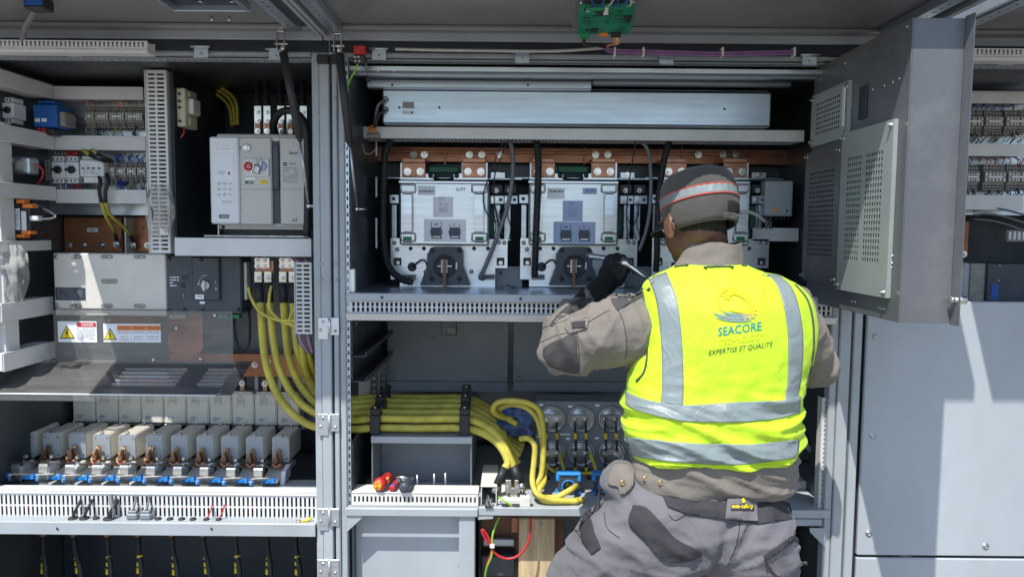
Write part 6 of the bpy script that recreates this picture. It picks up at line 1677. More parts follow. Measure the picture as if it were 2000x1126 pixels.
for k, px in enumerate((1089, 1160)):
    t = thing('current_sensor', 'bright blue ring current sensor on the ledge, ' + ('left', 'right')[k] + ' one', 'current sensor', Pt(px + 20, 966, 2.54), 'blue current sensors')
    a_, b_, c_, d_ = rect(px, 926, px + 42, 966, 2.54)
    cx_, cz_ = (a_ + b_) / 2, (c_ + d_) / 2 - 0.002
    r_ = 0.019; n = 24
    outer, inner = [], []
    for i in range(n):
        an = 2 * math.pi * i / n
        dx, dz = math.cos(an), math.sin(an)
        s_ = 1 / max(abs(dx) / ((b_ - a_) / 2), abs(dz) / ((d_ - c_) / 2))
        outer.append((cx_ + dx * s_, (c_ + d_) / 2 + dz * s_)); inner.append((cx_ + dx * r_, cz_ + dz * r_))
    mb = MB(); vs = []
    for yy in (2.53, 2.56):
        vs += [(x_, yy, z_) for x_, z_ in outer] + [(x_, yy, z_) for x_, z_ in inner]
    fs = []
    for i in range(n):
        j = (i + 1) % n
        fs += [[i, j, n + j, n + i], [2 * n + i, 2 * n + j, 3 * n + j, 3 * n + i], [i, j, 2 * n + j, 2 * n + i], [n + i, n + j, 3 * n + j, 3 * n + i]]
    mb.add(vs, fs).build('ring_body', slate_pl, t)
    MB().box(a_ - 0.004, b_ + 0.004, 2.525, 2.565, d_ + 0.0005, d_ + 0.009, 0.003).build('top_cap', blue_lt, t)
    for xx in (a_, b_):
        MB().box(xx - 0.006, xx + 0.006, 2.526, 2.564, d_ - 0.020, d_, 0.003).build('ear', blue_lt, t)
        MB().box(xx - 0.006, xx + 0.006, 2.526, 2.564, zm, c_ + 0.016, 0.003).build('foot', blue_lt, t)
    MB().tube([(cx_ + 0.0215 * math.cos(q * math.pi / 12), 2.5285, cz_ + 0.0215 * math.sin(q * math.pi / 12)) for q in range(25)], 0.0026, 6, 1).build('bushing', blue_lt, t)
# crumpled blue rag behind the loops
mb = MB(); vs, fs = [], []
for j in range(15):
    for i in range(15):
        u, v = i / 14, j / 14
        r_ = 1 - 0.35 * noise.noise(Vector((u * 4, v * 4, 2)))
        px = 1003 + (u - 0.5) * 75 * r_; py = 822 + (v - 0.5) * 55 * r_
        vs.append(Pt(px, py, 2.66 + 0.05 * noise.noise(Vector((u * 5, v * 5, 7))) + 0.03 * abs(noise.noise(Vector((u * 11, v * 11, 1)))) - 0.05 * math.sin(math.pi * u) * math.sin(math.pi * v)))
for j in range(14):
    for i in range(14):
        q = j * 15 + i; fs.append([q, q + 1, q + 16, q + 15])
o = mb.add(vs, fs, True).build('rag', cloth_blue)
tag(o, 'crumpled dark blue rag behind the yellow cables', 'rag')
sd = o.modifiers.new('thick', 'SOLIDIFY'); sd.thickness = 0.004
# red, green wires and wood board in the base opening
t = thing('wood_board', 'pale wooden board standing in the base of middle cabinet', 'board', Pt(1045, 1200, 2.55))
MB().box(xf(1018, 2.5), xf(1090, 2.5), 2.50, 2.525, ZB + 0.021, zf(1012, 2.5), 0.003).build('plank', wood, t)
pbolt(1057, 1022, 2.50, 3.5, t, steel_dull)
cable('red_wire', 'red wire curving through the base opening', [Pt(1036, 1008, 2.44), Pt(1036, 1035, 2.44), Pt(1030, 1062, 2.43), Pt(1012, 1084, 2.42), Pt(990, 1090, 2.42), Pt(970, 1082, 2.42), Pt(958, 1066, 2.42), Pt(942, 1040, 2.42), Pt(944, 1034, 2.42), Pt(958, 1056, 2.42), Pt(962, 1070, 2.43), Pt(950, 1105, 2.44)], 0.0042, red_pl, 'wire')
cable('earth_wire', 'green and yellow earth wire in the base opening', [Pt(976, 1008, 2.44), Pt(968, 1025, 2.43), Pt(962, 1045, 2.42), Pt(961, 1066, 2.42), Pt(960, 1085, 2.42), Pt(950, 1110, 2.43), Pt(946, 1140, 2.45)], 0.0036, green_wire, 'wire')
tag(MB().pbox(957, 1062, 966, 1070, 2.408, 2.414, 0.002).build('cable_tie', white_pl), 'white cable tie holding the red and green wires', 'cable tie')
MB().pbox(944, 1052, 1004, 1066, 2.60, 2.62, 0.002).build('base_bracket', zinc, cabM); MB().pbox(998, 1010, 1012, 1040, 2.55, 2.56, 0.002).build('earth_bar', copper, cabM)
MB().pbox(940, 1000, 1100, 1130, 2.64, 2.645, 0.001).build('base_plate', wood_red, cabM)
MB().pbox(940, 1085, 1006, 1126, 2.56, 2.63, 0.004).build('base_box', zinc_dark, cabM)
cable('thin_lead', 'thin yellow-green lead hanging at the left wall, lower bay', [Pt(697, 628, 2.50), Pt(690, 650, 2.48), Pt(682, 690, 2.46), Pt(679, 720, 2.46)], 0.003, yellow, 'wire', 6)
cable('thin_lead', 'thin orange lead along the left wall of lower bay', [Pt(678, 900, 2.44), Pt(681, 930, 2.43), Pt(682, 955, 2.43), Pt(680, 980, 2.42)], 0.003, orange, 'wire', 6)

# upright slotted duct at the right of the worker
a, b, c, d = rect(1602, 776, 1630, 992, F + 0.03)
vduct('upright slotted white duct between worker and right post', a, b, F + 0.03, F + 0.06, c, d, 0.0152, [(0.2, 0.92)])
MB().pbox(1560, 940, 1600, 968, 2.62, 2.70, 0.003).build('side_bracket', duct_mat, cabM)
wire([Pt(1545, 915, 2.56), Pt(1575, 900, 2.6), Pt(1600, 905, 2.6)], 0.004, rubber, cabM, 'side_wire')
gq = [Pt(1550, 850, 2.6), Pt(1598, 905, 2.6)]
MB().tube([Pt(1545, 845, 2.60), Pt(1600, 890, 2.60)], 0.012, 4).build('brace', panel_grey, cabM)

# ------------------------------------------------------------------ limit switch, purple cables, circuit board under the lifted middle door
p = Pt(701, 104, 2.36)
t = thing('limit_switch', 'red and black limit switch at the top left of middle cabinet', 'limit switch', p)
MB().pbox(690, 88, 713, 106, 2.345, 2.375, 0.003).build('red_head', red_pl, t)
MB().pbox(689, 106.5, 713, 123, 2.345, 2.38, 0.003).build('body', black_pl, t)
for px, py in ((693, 111), (700, 111), (694, 119), (702, 119)):
    screw(px, py, 2.3448, 2.4, t)
wire([Pt(699, 123, 2.36), Pt(694, 138, 2.36), Pt(684, 155, 2.37), Pt(677, 175, 2.38)], 0.0032, green_wire, t)
wire([Pt(714, 110, 2.37), Pt(716, 135, 2.40), Pt(717, 152, 2.44)], 0.0016, steel_dull, t, 'plunger')
MB().pbox(714, 151, 722, 158, 2.44, 2.46, 0.002).build('plunger_cup', black_pl, t)
xs_ = [Pt(1180, 90, 2.33), Pt(1200, 100, 2.33), Pt(1300, 103, 2.335), Pt(1400, 106, 2.335), Pt(1500, 104, 2.335), Pt(1550, 103, 2.335)]
for k in range(4):
    off = Vector((0, 0.006 * (k % 2) - 0.003, 0.0075 * (k // 2) - 0.004))
    cable('purple_cable', 'purple cable tied along the hinge of the middle door, ' + ('lower front', 'lower rear', 'upper front', 'upper rear')[k], [q + off for q in xs_], 0.0042, purple, 'cable', 8, 'purple cables')
for px in (1200, 1256, 1410, 1550):
    q = Pt(px, 103, 2.335)
    MB().box(q.x - 0.003, q.x + 0.003, 2.322, 2.350, q.z - 0.013, q.z + 0.014, 0.002).build('cable_tie', ivory, cabM)
cable('pale_cable', 'pale grey cable along the hinge of the middle door', [Pt(772, 96, 2.34), Pt(850, 98, 2.34), Pt(930, 99, 2.34), Pt(1080, 100, 2.34), Pt(1180, 94, 2.335)], 0.0046, wire_white)
# circuit board: lies under the door on standoffs, tipped towards the viewer
c0 = Vector((Pt(1182, 40, 2.06).x, 2.06, DZ - 0.052))
t = thing('circuit_board', 'green circuit board under the lifted middle door', 'circuit board', c0)
PM = Matrix.Translation(c0) @ Matrix.Rotation(math.radians(-15), 4, 'X') @ Matrix.Rotation(math.radians(-3), 4, 'Z')
w_, h_ = 0.072, 0.075
MB().box(-w_, w_, -h_, h_, -0.001, 0.001, 0.0004, PM).build('board', green_pcb, t)
MB().box(-w_ - 0.012, w_ + 0.02, -h_ - 0.02, h_ + 0.0, 0.022, 0.026, 0.001, PM).build('carrier_plate', door_under, t)
for x_ in (-w_ + 0.006, w_ - 0.006):
    for y_ in (-h_ + 0.006, h_ - 0.006):
        MB().cyl(PM @ Vector((x_, y_, 0.0012)), PM @ Vector((x_, y_, 0.0215)), 0.004, n=8).build('standoff', nickel, t)
rr = random.Random(4)
for k in range(26):
    x_, y_ = rr.uniform(-w_ + 0.012, w_ - 0.012), rr.uniform(-h_ + 0.015, h_ - 0.02)
    s1, s2 = rr.uniform(0.003, 0.011), rr.uniform(0.003, 0.008)
    MB().box(x_ - s1, x_ + s1, y_ - s2, y_ + s2, -rr.uniform(0.003, 0.007), -0.0012, 0.0006, PM).build('component', rr.choice((black_pl, ivory, green_dk, green_dk, steel_dull)), t)
MB().box(-w_ + 0.008, -w_ + 0.035, h_ - 0.014, h_ + 0.010, -0.010, -0.0013, 0.001, PM).build('green_connector', green_lbl, t)
MB().box(0.02, 0.048, h_ - 0.012, h_ + 0.004, -0.010, -0.0013, 0.001, PM).build('connector', black_pl, t)
MB().box(-0.012, 0.012, h_ - 0.010, h_ + 0.002, -0.008, -0.0013, 0.001, PM).build('connector', orange, t)
MB().box(-w_ + 0.02, -w_ + 0.06, -h_, -h_ + 0.014, -0.012, -0.0013, 0.001, PM).build('green_connector', green_lbl, t)
for k in range(6):
    x_ = -0.04 + k * 0.018
    wire([PM @ Vector((x_, -h_ + 0.004, -0.006)), PM @ Vector((x_ + 0.008, -h_ - 0.02, -0.016)), PM @ Vector((x_ + rr.uniform(-0.02, 0.03), -h_ - 0.045, -0.01)), PM @ Vector((x_ + 0.03, -h_ - 0.06, 0.01))], 0.0022, (blue_wire, blue_pl, wire_white)[k % 3], t)
for k, m in enumerate((rubber, orange, wire_white, orange)):
    a_ = PM @ Vector((-w_ + 0.02 if k == 0 else 0.024 + 0.006 * k, h_ + 0.004, -0.006))
    wire([a_, a_ + Vector((0.004, 0.02, -0.014)), a_ * 0.5 + Pt(1180, 92, 2.33) * 0.5 + Vector((0, 0, -0.008)), Pt(1184, 92, 2.33)], 0.0026 if k else 0.005, m, t)

# ------------------------------------------------------------------ inside of the right cabinet
for k, (ya_, yb_) in enumerate(((179, 200), (281, 303), (381, 408))):
    pduct('white wire duct in the right cabinet, ' + ('top', 'middle', 'bottom')[k] + ' one', 1700, ya_, 2010 - k * 6, yb_, YD, 2.855)
rr = random.Random(9)
for k, (x0_, x1_, y0_, y1_) in enumerate(((1846, 1880, 214, 262), (1884, 1918, 214, 262), (1922, 1958, 214, 262), (1962, 2004, 214, 262), (1852, 1878, 320, 372), (1882, 1912, 320, 372), (1920, 1962, 320, 372), (1966, 2004, 320, 372))):
    terminal_strip('grey terminal strip in the right cabinet, %s row, %s from left' % (('upper', 'lower')[k > 3], ORD[k % 4]), x0_, y0_, x1_, y1_, YT, 6, 30 + k, up=[((blue_wire, red_pl)[k > 5], 5, 0.026), (wire_white, 2, 0.02)], dn=[(wire_dark, 5, 0.032), ((MB2, blue_wire)[k > 3], 4, 0.03)])
copper_plate('copper plate in the right cabinet beside the open swing door', 1830, 432, 1892, 500, 2.94, [(1852, 496), (1882, 496)])
t = thing('disconnect_switch', 'pale switch with dark drive in the right cabinet', 'switch', Pt(1890, 590, 2.72))
MB().pbox(1780, 513, 1893, 600, 2.72, 2.82, 0.004).build('housing', panel_grey, t); MB().pbox(1893.6, 514, 1926, 600, 2.725, 2.82, 0.003).build('side_block', term_grey, t)
MB().pbox(1926.6, 514, 2040, 600, 2.715, 2.82, 0.004).build('motor_drive', slate_pl, t)
MB().pbox(1868, 516, 1884, 521, 2.7185, 2.7198, 0.0004).build('slot', term_grey, t)
for px, py in ((1951, 548), (1952, 519)):
    screw(px, py, 2.7148, 2.4, t)
sheet(1936, 555, 1950, 585, 2.7146, blue_pl, t, 'blue_label')
t = thing('small_contactor', 'pale small contactor at the right edge of the view', 'contactor', Pt(1985, 470, 2.80))
MB().pbox(1966, 449, 2010, 472, 2.78, 2.84, 0.003).build('housing', term_grey, t)
for k in range(4):
    MB().pbox(1970 + k * 9, 452, 1976 + k * 9, 468, 2.774, 2.7798, 0.001).build('terminal', duct_mat, t)
for k in range(3):
    cable('grey_cable', 'grey cable arching under the right cabinet duct, ' + ('upper', 'middle', 'lower')[k] + ' one', [Pt(1900, 412 + 8 * k, 2.80), Pt(1930, 406 + 12 * k, 2.78), Pt(1965, 410 + 14 * k, 2.77), Pt(2020, 425 + 16 * k, 2.78)], 0.004, grey_cable, 'cable', 8, 'cables in the right cabinet')

# ------------------------------------------------------------------ the swing door standing open
X0, X1 = 0.970, 1.098
Y0, Y1 = 1.889, 2.49
zt_, zb_ = CAM_Z + 0.525, CAM_Z - 0.222
t = thing('swing_door', 'dark grey swing door with perforated grilles standing wide open', 'door', (1.03, 2.2, zb_))
MB().box(X0, X0 + 0.003, Y0, Y1, zb_, zt_, 0.001).build('inner_face', leaf_grey, t)
MB().box(X0 + 0.0035, X1, Y0, Y0 + 0.003, zb_, zt_ - 0.001, 0.001).build('front_edge', leaf_grey, t)
MB().box(X0 + 0.0035, X1, Y0 + 0.0035, Y1, zt_ - 0.004, zt_ - 0.001, 0.001).build('top_edge', leaf_grey, t)
MB().box(X0 + 0.0035, X1, Y0 + 0.0035, Y1, zb_, zb_ + 0.003, 0.001).build('bottom_edge', leaf_grey, t)
MB().box(X1 - 0.004, X1 + 0.001, Y0 + 0.0035, Y1, zb_ + 0.0035, zt_ - 0.0045, 0.001).build('outer_face', leaf_grey, t)
MB().prism([(X1 + 0.0005, Y0 + 0.002), (X1 + 0.003, Y0 + 0.002), (X1 + 0.006, Y0 - 0.032), (X1 + 0.0035, Y0 - 0.033)], zb_ - 0.004, zt_ + 0.004, XY).build('edge_flange', leaf_grey, t)
def on_face(px, py):      # depth on the inner face for a measured column
    Y = X0 * FPX / (px - 1000.0)
    return Y, Pt(px, py, Y).z
def grille(x_far, x_near, ytop_near, ybot_near, cols_, pitch_z, off=0.012, m=grille_grey, tab=None):
    Yf, Yn = X0 * FPX / (x_far - 1000.0), X0 * FPX / (x_near - 1000.0)
    z1, z0 = Pt(x_near, ytop_near, Yn).z, Pt(x_near, ybot_near, Yn).z
    us = [Yn]; hole_u = set()
    for (a_, b_, n) in cols_:
        A, B = Yn + (Yf - Yn) * a_, Yn + (Yf - Yn) * b_
        pw = (B - A) / n
        for k in range(n):
            us += [A + k * pw + pw * 0.18, A + k * pw + pw * 0.82]
    us.append(Yf)
    ws = [z0]; lo, hi = z0 + (z1 - z0) * 0.19, z1 - (z1 - z0) * 0.13
    n = int((hi - lo) / pitch_z)
    for k in range(n):
        ws += [lo + k * pitch_z + pitch_z * 0.22, lo + k * pitch_z + pitch_z * 0.78]
    ws.append(z1)
    gd = MB().plate(us, ws, lambda i, j: not (i % 2 == 1 and j % 2 == 1), X0 - off, X0 - off + 0.0015, YZ).build('grille', m, t)
    fr = MB()
    for yy in (Yn, Yf):
        fr.box(X0 - off + 0.0018, X0 - 0.0005, yy - 0.001, yy + 0.001, z0, z1, 0.0004)
    fr.box(X0 - off + 0.0018, X0 - 0.0005, Yn + 0.0012, Yf - 0.0012, z0, z0 + 0.002, 0.0004).box(X0 - off + 0.0018, X0 - 0.0005, Yn + 0.0012, Yf - 0.0012, z1 - 0.002, z1, 0.0004)
    fr.build('grille_frame', m, gd)
    MB().box(X0 - 0.0035, X0 - 0.0006, Yn + 0.01, Yf - 0.01, lo - 0.01, hi + 0.01, 0.0005).build('backing', ink, gd)
    for yy in (Yn + 0.012, Yf - 0.012):
        for zz in (z0 + 0.014, z1 - 0.014):
            bolt((X0 - off - 0.0002, yy, zz), 0.008, gd, steel, 'grille_bolt', (-1, 0, 0))
grille(1642, 1742, 232, 582, ((0.16, 0.48, 7), (0.56, 0.86, 7)), 0.0165)
grille(1572, 1640, 282, 556, ((0.14, 0.86, 14),), 0.0150, 0.010, leaf_grey)
grille(1579, 1650, 156, 268, ((0.2, 0.86, 12),), 0.0150, 0.010, grille_grey)
sy, sz = on_face(1643, 210)
MB().box(X0 - 0.016, X0 - 0.0125, sy - 0.012, sy + 0.004, sz - 0.055, sz + 0.065, 0.004).build('label_strip', duct_mat, t)
for px, py in ((1767, 130), (1768, 146), (1690, 175), (1712, 167), (1728, 160), (1740, 153), (1635, 124), (1750, 52), (1588, 156)):
    yy, zz = on_face(px, py)
    if Y0 < yy < Y1: MB().cyl((X0 - 0.003, yy, zz), (X0 + 0.001, yy, zz), 0.0042, n=8).build('stud', steel, t)
for px, py in ((1742, 500), (1742, 514), (1742, 523), (1668, 588), (1674, 589), (1720, 601), (1726, 602), (1731, 603), (1650, 205)):
    yy, zz = on_face(px, py)
    if Y0 < yy < Y1: MB().cyl((X0 - 0.003, yy, zz), (X0 + 0.001, yy, zz), 0.0036, n=8).build('stud', steel, t)
sy, sz = on_face(1674, 200)
MB().box(X0 - 0.006, X0 - 0.0005, sy - 0.022, sy + 0.022, sz - 0.045, sz + 0.045, 0.004).build('cable_entry', ink, t)
for py in (584,):
    q = Vector((X1 + 0.005, Y0 - 0.02, Pt(1840, py, Y0).z))
    MB().rev(q, (1, 0, 0), [(-0.012, 0.006), (0.0, 0.007), (0.004, 0.010), (0.02, 0.010), (0.021, 0.006)], n=14).build('latch_pin', nickel, t)
    MB().rev(q + Vector((-0.014, 0, 0)), (-1, -0.4, 0), [(0, 0.009), (0.004, 0.008), (0.005, 0.004)], n=12).build('latch_screw', steel, t)
for zz in (zt_ - 0.08, zb_ + 0.08):
    MB().cyl((X1 + 0.002, Y1 + 0.006, zz - 0.03), (X1 + 0.002, Y1 + 0.006, zz + 0.03), 0.008, n=12).box(X1 - 0.03, X1 + 0.02, Y1 + 0.0005, Y1 + 0.004, zz - 0.028, zz + 0.028, 0.001).build('hinge', zinc, t)
# ------------------------------------------------------------------ the worker
def fabric(name, col, weave=900.0, rough=0.85, var=0.10, bump=0.25, fold=0.35, fscale=9.0, sheen=0.25, stain=0.0):
    m = mat(name, col, rough, 0.0, var, 7, 0, dirt=stain, rvar=0.08, sheen=sheen)
    nt = m.node_tree; N, Lk = nt.nodes, nt.links
    tc = N.new('ShaderNodeTexCoord')
    n1 = N.new('ShaderNodeTexNoise'); n1.inputs['Scale'].default_value = fscale; n1.inputs['Detail'].default_value = 5; n1.inputs['Distortion'].default_value = 1.2
    Lk.new(tc.outputs['Object'], n1.inputs['Vector'])
    n2 = N.new('ShaderNodeTexNoise'); n2.inputs['Scale'].default_value = weave; n2.inputs['Detail'].default_value = 2
    Lk.new(tc.outputs['Object'], n2.inputs['Vector'])
    b1 = N.new('ShaderNodeBump'); b1.inputs['Strength'].default_value = fold; b1.inputs['Distance'].default_value = 0.02
    b2 = N.new('ShaderNodeBump'); b2.inputs['Strength'].default_value = bump; b2.inputs['Distance'].default_value = 0.002
    Lk.new(n1.outputs['Fac'], b1.inputs['Height']); Lk.new(n2.outputs['Fac'], b2.inputs['Height'])
    Lk.new(b1.outputs[0], b2.inputs['Normal']); Lk.new(b2.outputs[0], N['Principled BSDF'].inputs['Normal'])
    return m
lime = fabric('lime_fabric', (0.54, 0.80, 0.018), 700, 0.7, 0.07, 0.2, 0.4, 10, 0.1, 0.10)
reflect = fabric('reflective_tape', (0.22, 0.265, 0.265), 1200, 0.42, 0.05, 0.12, 0.30, 16, 0.0)
taupe = fabric('jacket_taupe', (0.195, 0.172, 0.146), 800, 0.88, 0.09, 0.25, 0.4, 12, 0.08, 0.15)
charcoal = fabric('charcoal_patch', (0.060, 0.058, 0.057), 800, 0.85, 0.12, 0.25, 0.3, 12, 0.0)
trouser = fabric('trouser_grey', (0.145, 0.14, 0.152), 800, 0.86, 0.09, 0.25, 0.4, 10, 0.08, 0.12)
trouser_dk = fabric('trouser_dark', (0.034, 0.033, 0.037), 800, 0.85, 0.1, 0.25, 0.3, 12, 0.0)
cap_m = fabric('cap_fabric', (0.075, 0.072, 0.062), 420, 0.85, 0.12, 0.5, 0.2, 20, 0.2)
cap_mesh = fabric('cap_mesh', (0.17, 0.165, 0.145), 260, 0.85, 0.22, 1.0, 0.1, 20, 0.2)
piping = fabric('red_piping', (0.62, 0.07, 0.035), 500, 0.7)
glove_m = fabric('black_glove', (0.016, 0.016, 0.017), 500, 0.7, 0.15, 0.3, 0.3, 30, 0.0)
skin = mat('skin', (0.155, 0.075, 0.042), 0.48, 0, 0.14, 30, 0.12, 160)
hair_m = mat('hair', (0.028, 0.020, 0.015), 0.8, 0, 0.3, 90, 0.9, 350)
boot_m = mat('boot', (0.03, 0.026, 0.022), 0.6, 0, 0.2, 20, 0.2, 90)
brass = mat('brass', (0.62, 0.44, 0.22), 0.3, 1.0, 0.1, 30, 0)
teal_ink = mat('print_teal', (0.0, 0.22, 0.24), 0.7, 0, 0, 10, 0)
gold_ink = mat('print_gold', (0.62, 0.46, 0.0), 0.7, 0, 0, 10, 0)
yellow_ink = mat('print_yellow', (0.85, 0.72, 0.0), 0.7, 0, 0, 10, 0)
dark_ink = mat('print_dark', (0.05, 0.08, 0.03), 0.7, 0, 0, 10, 0)
wave_ink = mat('print_blue_grey', (0.20, 0.27, 0.27), 0.7, 0, 0, 10, 0)

CAMP = Vector((0, 0, CAM_Z))
def interp(seq, t):
    n = len(seq) - 1
    x = min(max(t, 0), 1) * n
    i = min(int(x), n - 1); f = x - i
    return seq[i] + (seq[i + 1] - seq[i]) * f
def limb(mb, pts, rad, n=18):
    mb.tube(pts, lambda t: interp(rad, t), n, 6)
    mb.ball(pts[0], rad[0], n, 10); mb.ball(pts[-1], rad[-1], n, 10)
    return mb
def remesh(mb, voxel, smooth, name='tmp'):
    me = bpy.data.meshes.new(name); me.from_pydata([tuple(p) for p in mb.v], [], mb.f)
    bm = bmesh.new(); bm.from_mesh(me); bmesh.ops.recalc_face_normals(bm, faces=bm.faces); bm.to_mesh(me); bm.free()
    o = bpy.data.objects.new(name, me); COL.objects.link(o)
    r = o.modifiers.new('r', 'REMESH'); r.mode = 'VOXEL'; r.voxel_size = voxel
    s = o.modifiers.new('s', 'SMOOTH'); s.factor = 0.5; s.iterations = smooth
    dg = bpy.context.evaluated_depsgraph_get()
    out = bpy.data.meshes.new_from_object(o.evaluated_get(dg))
    vs = [v.co.copy() for v in out.vertices]; ns = [v.normal.copy() for v in out.vertices]
    fs = [list(p.vertices) for p in out.polygons]
    bpy.data.objects.remove(o); bpy.data.meshes.remove(me); bpy.data.meshes.remove(out)
    return vs, ns, fs
def ridged(p, s, seed):
    n = noise.noise(Vector((p.x * s[0] + seed, p.y * s[1], p.z * s[2] - seed)))
    n2 = noise.noise(Vector((p.x * s[0] * 2.1 - seed, p.y * s[1] * 2.1, p.z * s[2] * 2.1 + seed)))
    return (1 - abs(n) * 1.6) ** 2 * 0.75 + (1 - abs(n2) * 1.6) ** 2 * 0.25
def to_obj(vs, fs, name, m, parent):
    mb = MB(); mb.add(vs, fs, True)
    return mb.build(name, m, parent)
def bvh_of(vs, fs):
    return BVHTree.FromPolygons([tuple(v) for v in vs], fs)
def cast(bvh, px, py, off, back=None):
    """drop a measured spot onto a garment, along the line of sight"""
    d = (Pt(px, py, 2.0) - CAMP).normalized()
    h = bvh.ray_cast(CAMP, d)
    if h[0] is None:
        h = bvh.find_nearest(Pt(px, py, 2.02))
        return h[0] + (h[0] - Pt(1390, py, 2.06)).normalized() * off
    return h[0] - d * off
def poly_patch(bvh, poly, name, m, parent, off=0.004, step=5.0, thick=0.004):
    bm = bmesh.new()
    bm.faces.new([bm.verts.new((x, y, 0)) for x, y in poly])
    xs = [p[0] for p in poly]; ys = [p[1] for p in poly]
    x = min(xs) + step
    while x < max(xs):
        bmesh.ops.bisect_plane(bm, geom=bm.verts[:] + bm.edges[:] + bm.faces[:], plane_co=(x, 0, 0), plane_no=(1, 0, 0)); x += step
    y = min(ys) + step
    while y < max(ys):
        bmesh.ops.bisect_plane(bm, geom=bm.verts[:] + bm.edges[:] + bm.faces[:], plane_co=(0, y, 0), plane_no=(0, 1, 0)); y += step
    bm.verts.ensure_lookup_table(); bm.verts.index_update()
    vs = [cast(bvh, v.co.x, v.co.y, off) for v in bm.verts]
    fs = [[v.index for v in f.verts] for f in bm.faces]
    bm.free()
    o = to_obj(vs, fs, name, m, parent)
    # face the viewer, then give it body
    if sum((p.normal.y * p.area for p in o.data.polygons)) > 0:
        o.data.flip_normals()
    s = o.modifiers.new('thick', 'SOLIDIFY'); s.thickness = thick; s.offset = -1
    return o
def smooth_line(pts, n):
    P = [Vector((p[0], p[1], 0)) for p in pts]
    Q = [P[0] * 2 - P[1]] + P + [P[-1] * 2 - P[-2]]
    out = []
    for k in range(n + 1):
        x = k / n * (len(P) - 1); i = min(int(x), len(P) - 2); t = x - i; i += 1
        p0, p1, p2, p3 = Q[i - 1], Q[i], Q[i + 1], Q[i + 2]
        q = 0.5 * ((2 * p1) + (p2 - p0) * t + (2 * p0 - 5 * p1 + 4 * p2 - p3) * t * t + (3 * p1 - p0 - 3 * p2 + p3) * t ** 3)
        out.append((q.x, q.y))
    return out
def strip_patch(bvh, A, B, name, m, parent, n=60, k=10, off=0.0035):
    a, b = smooth_line(A, n), smooth_line(B, n)
    vs, fs = [], []
    for i in range(n + 1):
        for j in range(k + 1):
            f = j / k
            vs.append(cast(bvh, a[i][0] * (1 - f) + b[i][0] * f, a[i][1] * (1 - f) + b[i][1] * f, off))
    for i in range(n):
        for j in range(k):
            q = i * (k + 1) + j; fs.append([q, q + 1, q + k + 2, q + k + 1])
    o = to_obj(vs, fs, name, m, parent)
    if sum((p.normal.y * p.area for p in o.data.polygons)) > 0:
        o.data.flip_normals()
    s = o.modifiers.new('thick', 'SOLIDIFY'); s.thickness = 0.003; s.offset = -1
    return o
def seam(bvh, pts, r, name, m, parent, off=0.001, n=40):
    o = MB().tube([cast(bvh, x, y, off) for x, y in smooth_line(pts, n)], r, 6, 2).build(name, m, parent)
    return o

gp = Pt(1390, 1000, 2.02); gp.z = 0
man = thing('person', 'worker in lime safety vest and grey cap bending towards the modules', 'person', gp)

# --- head frame: turned left, bent down
HC = Pt(1354, 434, 2.14)
hf = Vector((-0.42, 0.86, -0.26)).normalized()
hu = Vector((-0.09, 0.24, 0.96)); hu = (hu - hf * hu.dot(hf)).normalized()
hr = hf.cross(hu)
HM = Matrix(((hr.x, hf.x, hu.x, HC.x), (hr.y, hf.y, hu.y, HC.y), (hr.z, hf.z, hu.z, HC.z), (0, 0, 0, 1)))
def H(x, y, z): return HM @ Vector((x, y, z))
H3 = HM.to_3x3()

# --- joints
SHL, ELL, WRL = Pt(1285, 612, 2.09), Pt(1094, 682, 2.10), Pt(1152, 588, 2.37)
SHR, ELR, WRR = Pt(1545, 618, 2.10), Pt(1598, 702, 2.15), Pt(1400, 612, 2.36)
HIPL, KNL = Pt(1298, 1015, 2.02), Pt(1118, 1165, 2.17)
HIPR, KNR = Pt(1462, 1030, 2.01), Pt(1478, 1235, 2.06)
FTL = Vector((KNL.x - 0.03, 2.05, 0.07)); FTR = Vector((KNR.x + 0.04, 1.93, 0.07))
NECK = Pt(1385, 520, 2.10)

# --- body: one continuous surface (head, trunk, limbs, hands inside the gloves)
mb = MB()
mb.ball(H(0, -0.004, 0.035), (0.078, 0.098, 0.098), 24, 16, H3)
mb.ball(H(0, 0.028, -0.030), (0.064, 0.070, 0.082), 20, 14, H3)
mb.ball(H(0, 0.062, -0.082), (0.034, 0.030, 0.026), 14, 10, H3)
mb.ball(H(0, 0.104, -0.016), (0.014, 0.020, 0.024), 12, 8, H3)
mb.ball(H(0, 0.090, 0.022), (0.055, 0.016, 0.012), 12, 8, H3)
mb.ball(H(0, 0.094, -0.052), (0.024, 0.010, 0.010), 12, 8, H3)
for s_ in (-1, 1):
    mb.ball(H(s_ * 0.086, -0.006, -0.020), (0.010, 0.019, 0.033), 12, 10, H3)
    mb.tube([H(s_ * 0.090, -0.006 + 0.021 * math.cos(a), -0.016 + 0.034 * math.sin(a)) for a in [math.radians(q) for q in range(-110, 120, 25)]], 0.0055, 8)
limb(mb, [H(0.008, -0.02, -0.02), Pt(1380, 478, 2.135), Pt(1388, 520, 2.135), Pt(1395, 590, 2.11)], [0.066, 0.060, 0.054, 0.06])
limb(mb, [Pt(1400, 600, 2.08), Pt(1395, 700, 2.05), Pt(1388, 820, 2.03), Pt(1385, 940, 2.02), Pt(1380, 1010, 2.01)], [0.105, 0.108, 0.100, 0.092, 0.10])
for S_, E_, W_ in ((SHL, ELL, WRL), (SHR, ELR, WRR)):
    limb(mb, [Pt(1400, 590, 2.09), S_], [0.075, 0.066]); limb(mb, [S_, (S_ + E_) / 2, E_], [0.062, 0.052, 0.042]); limb(mb, [E_, (E_ * 0.6 + W_ * 0.4), W_], [0.042, 0.042, 0.028])
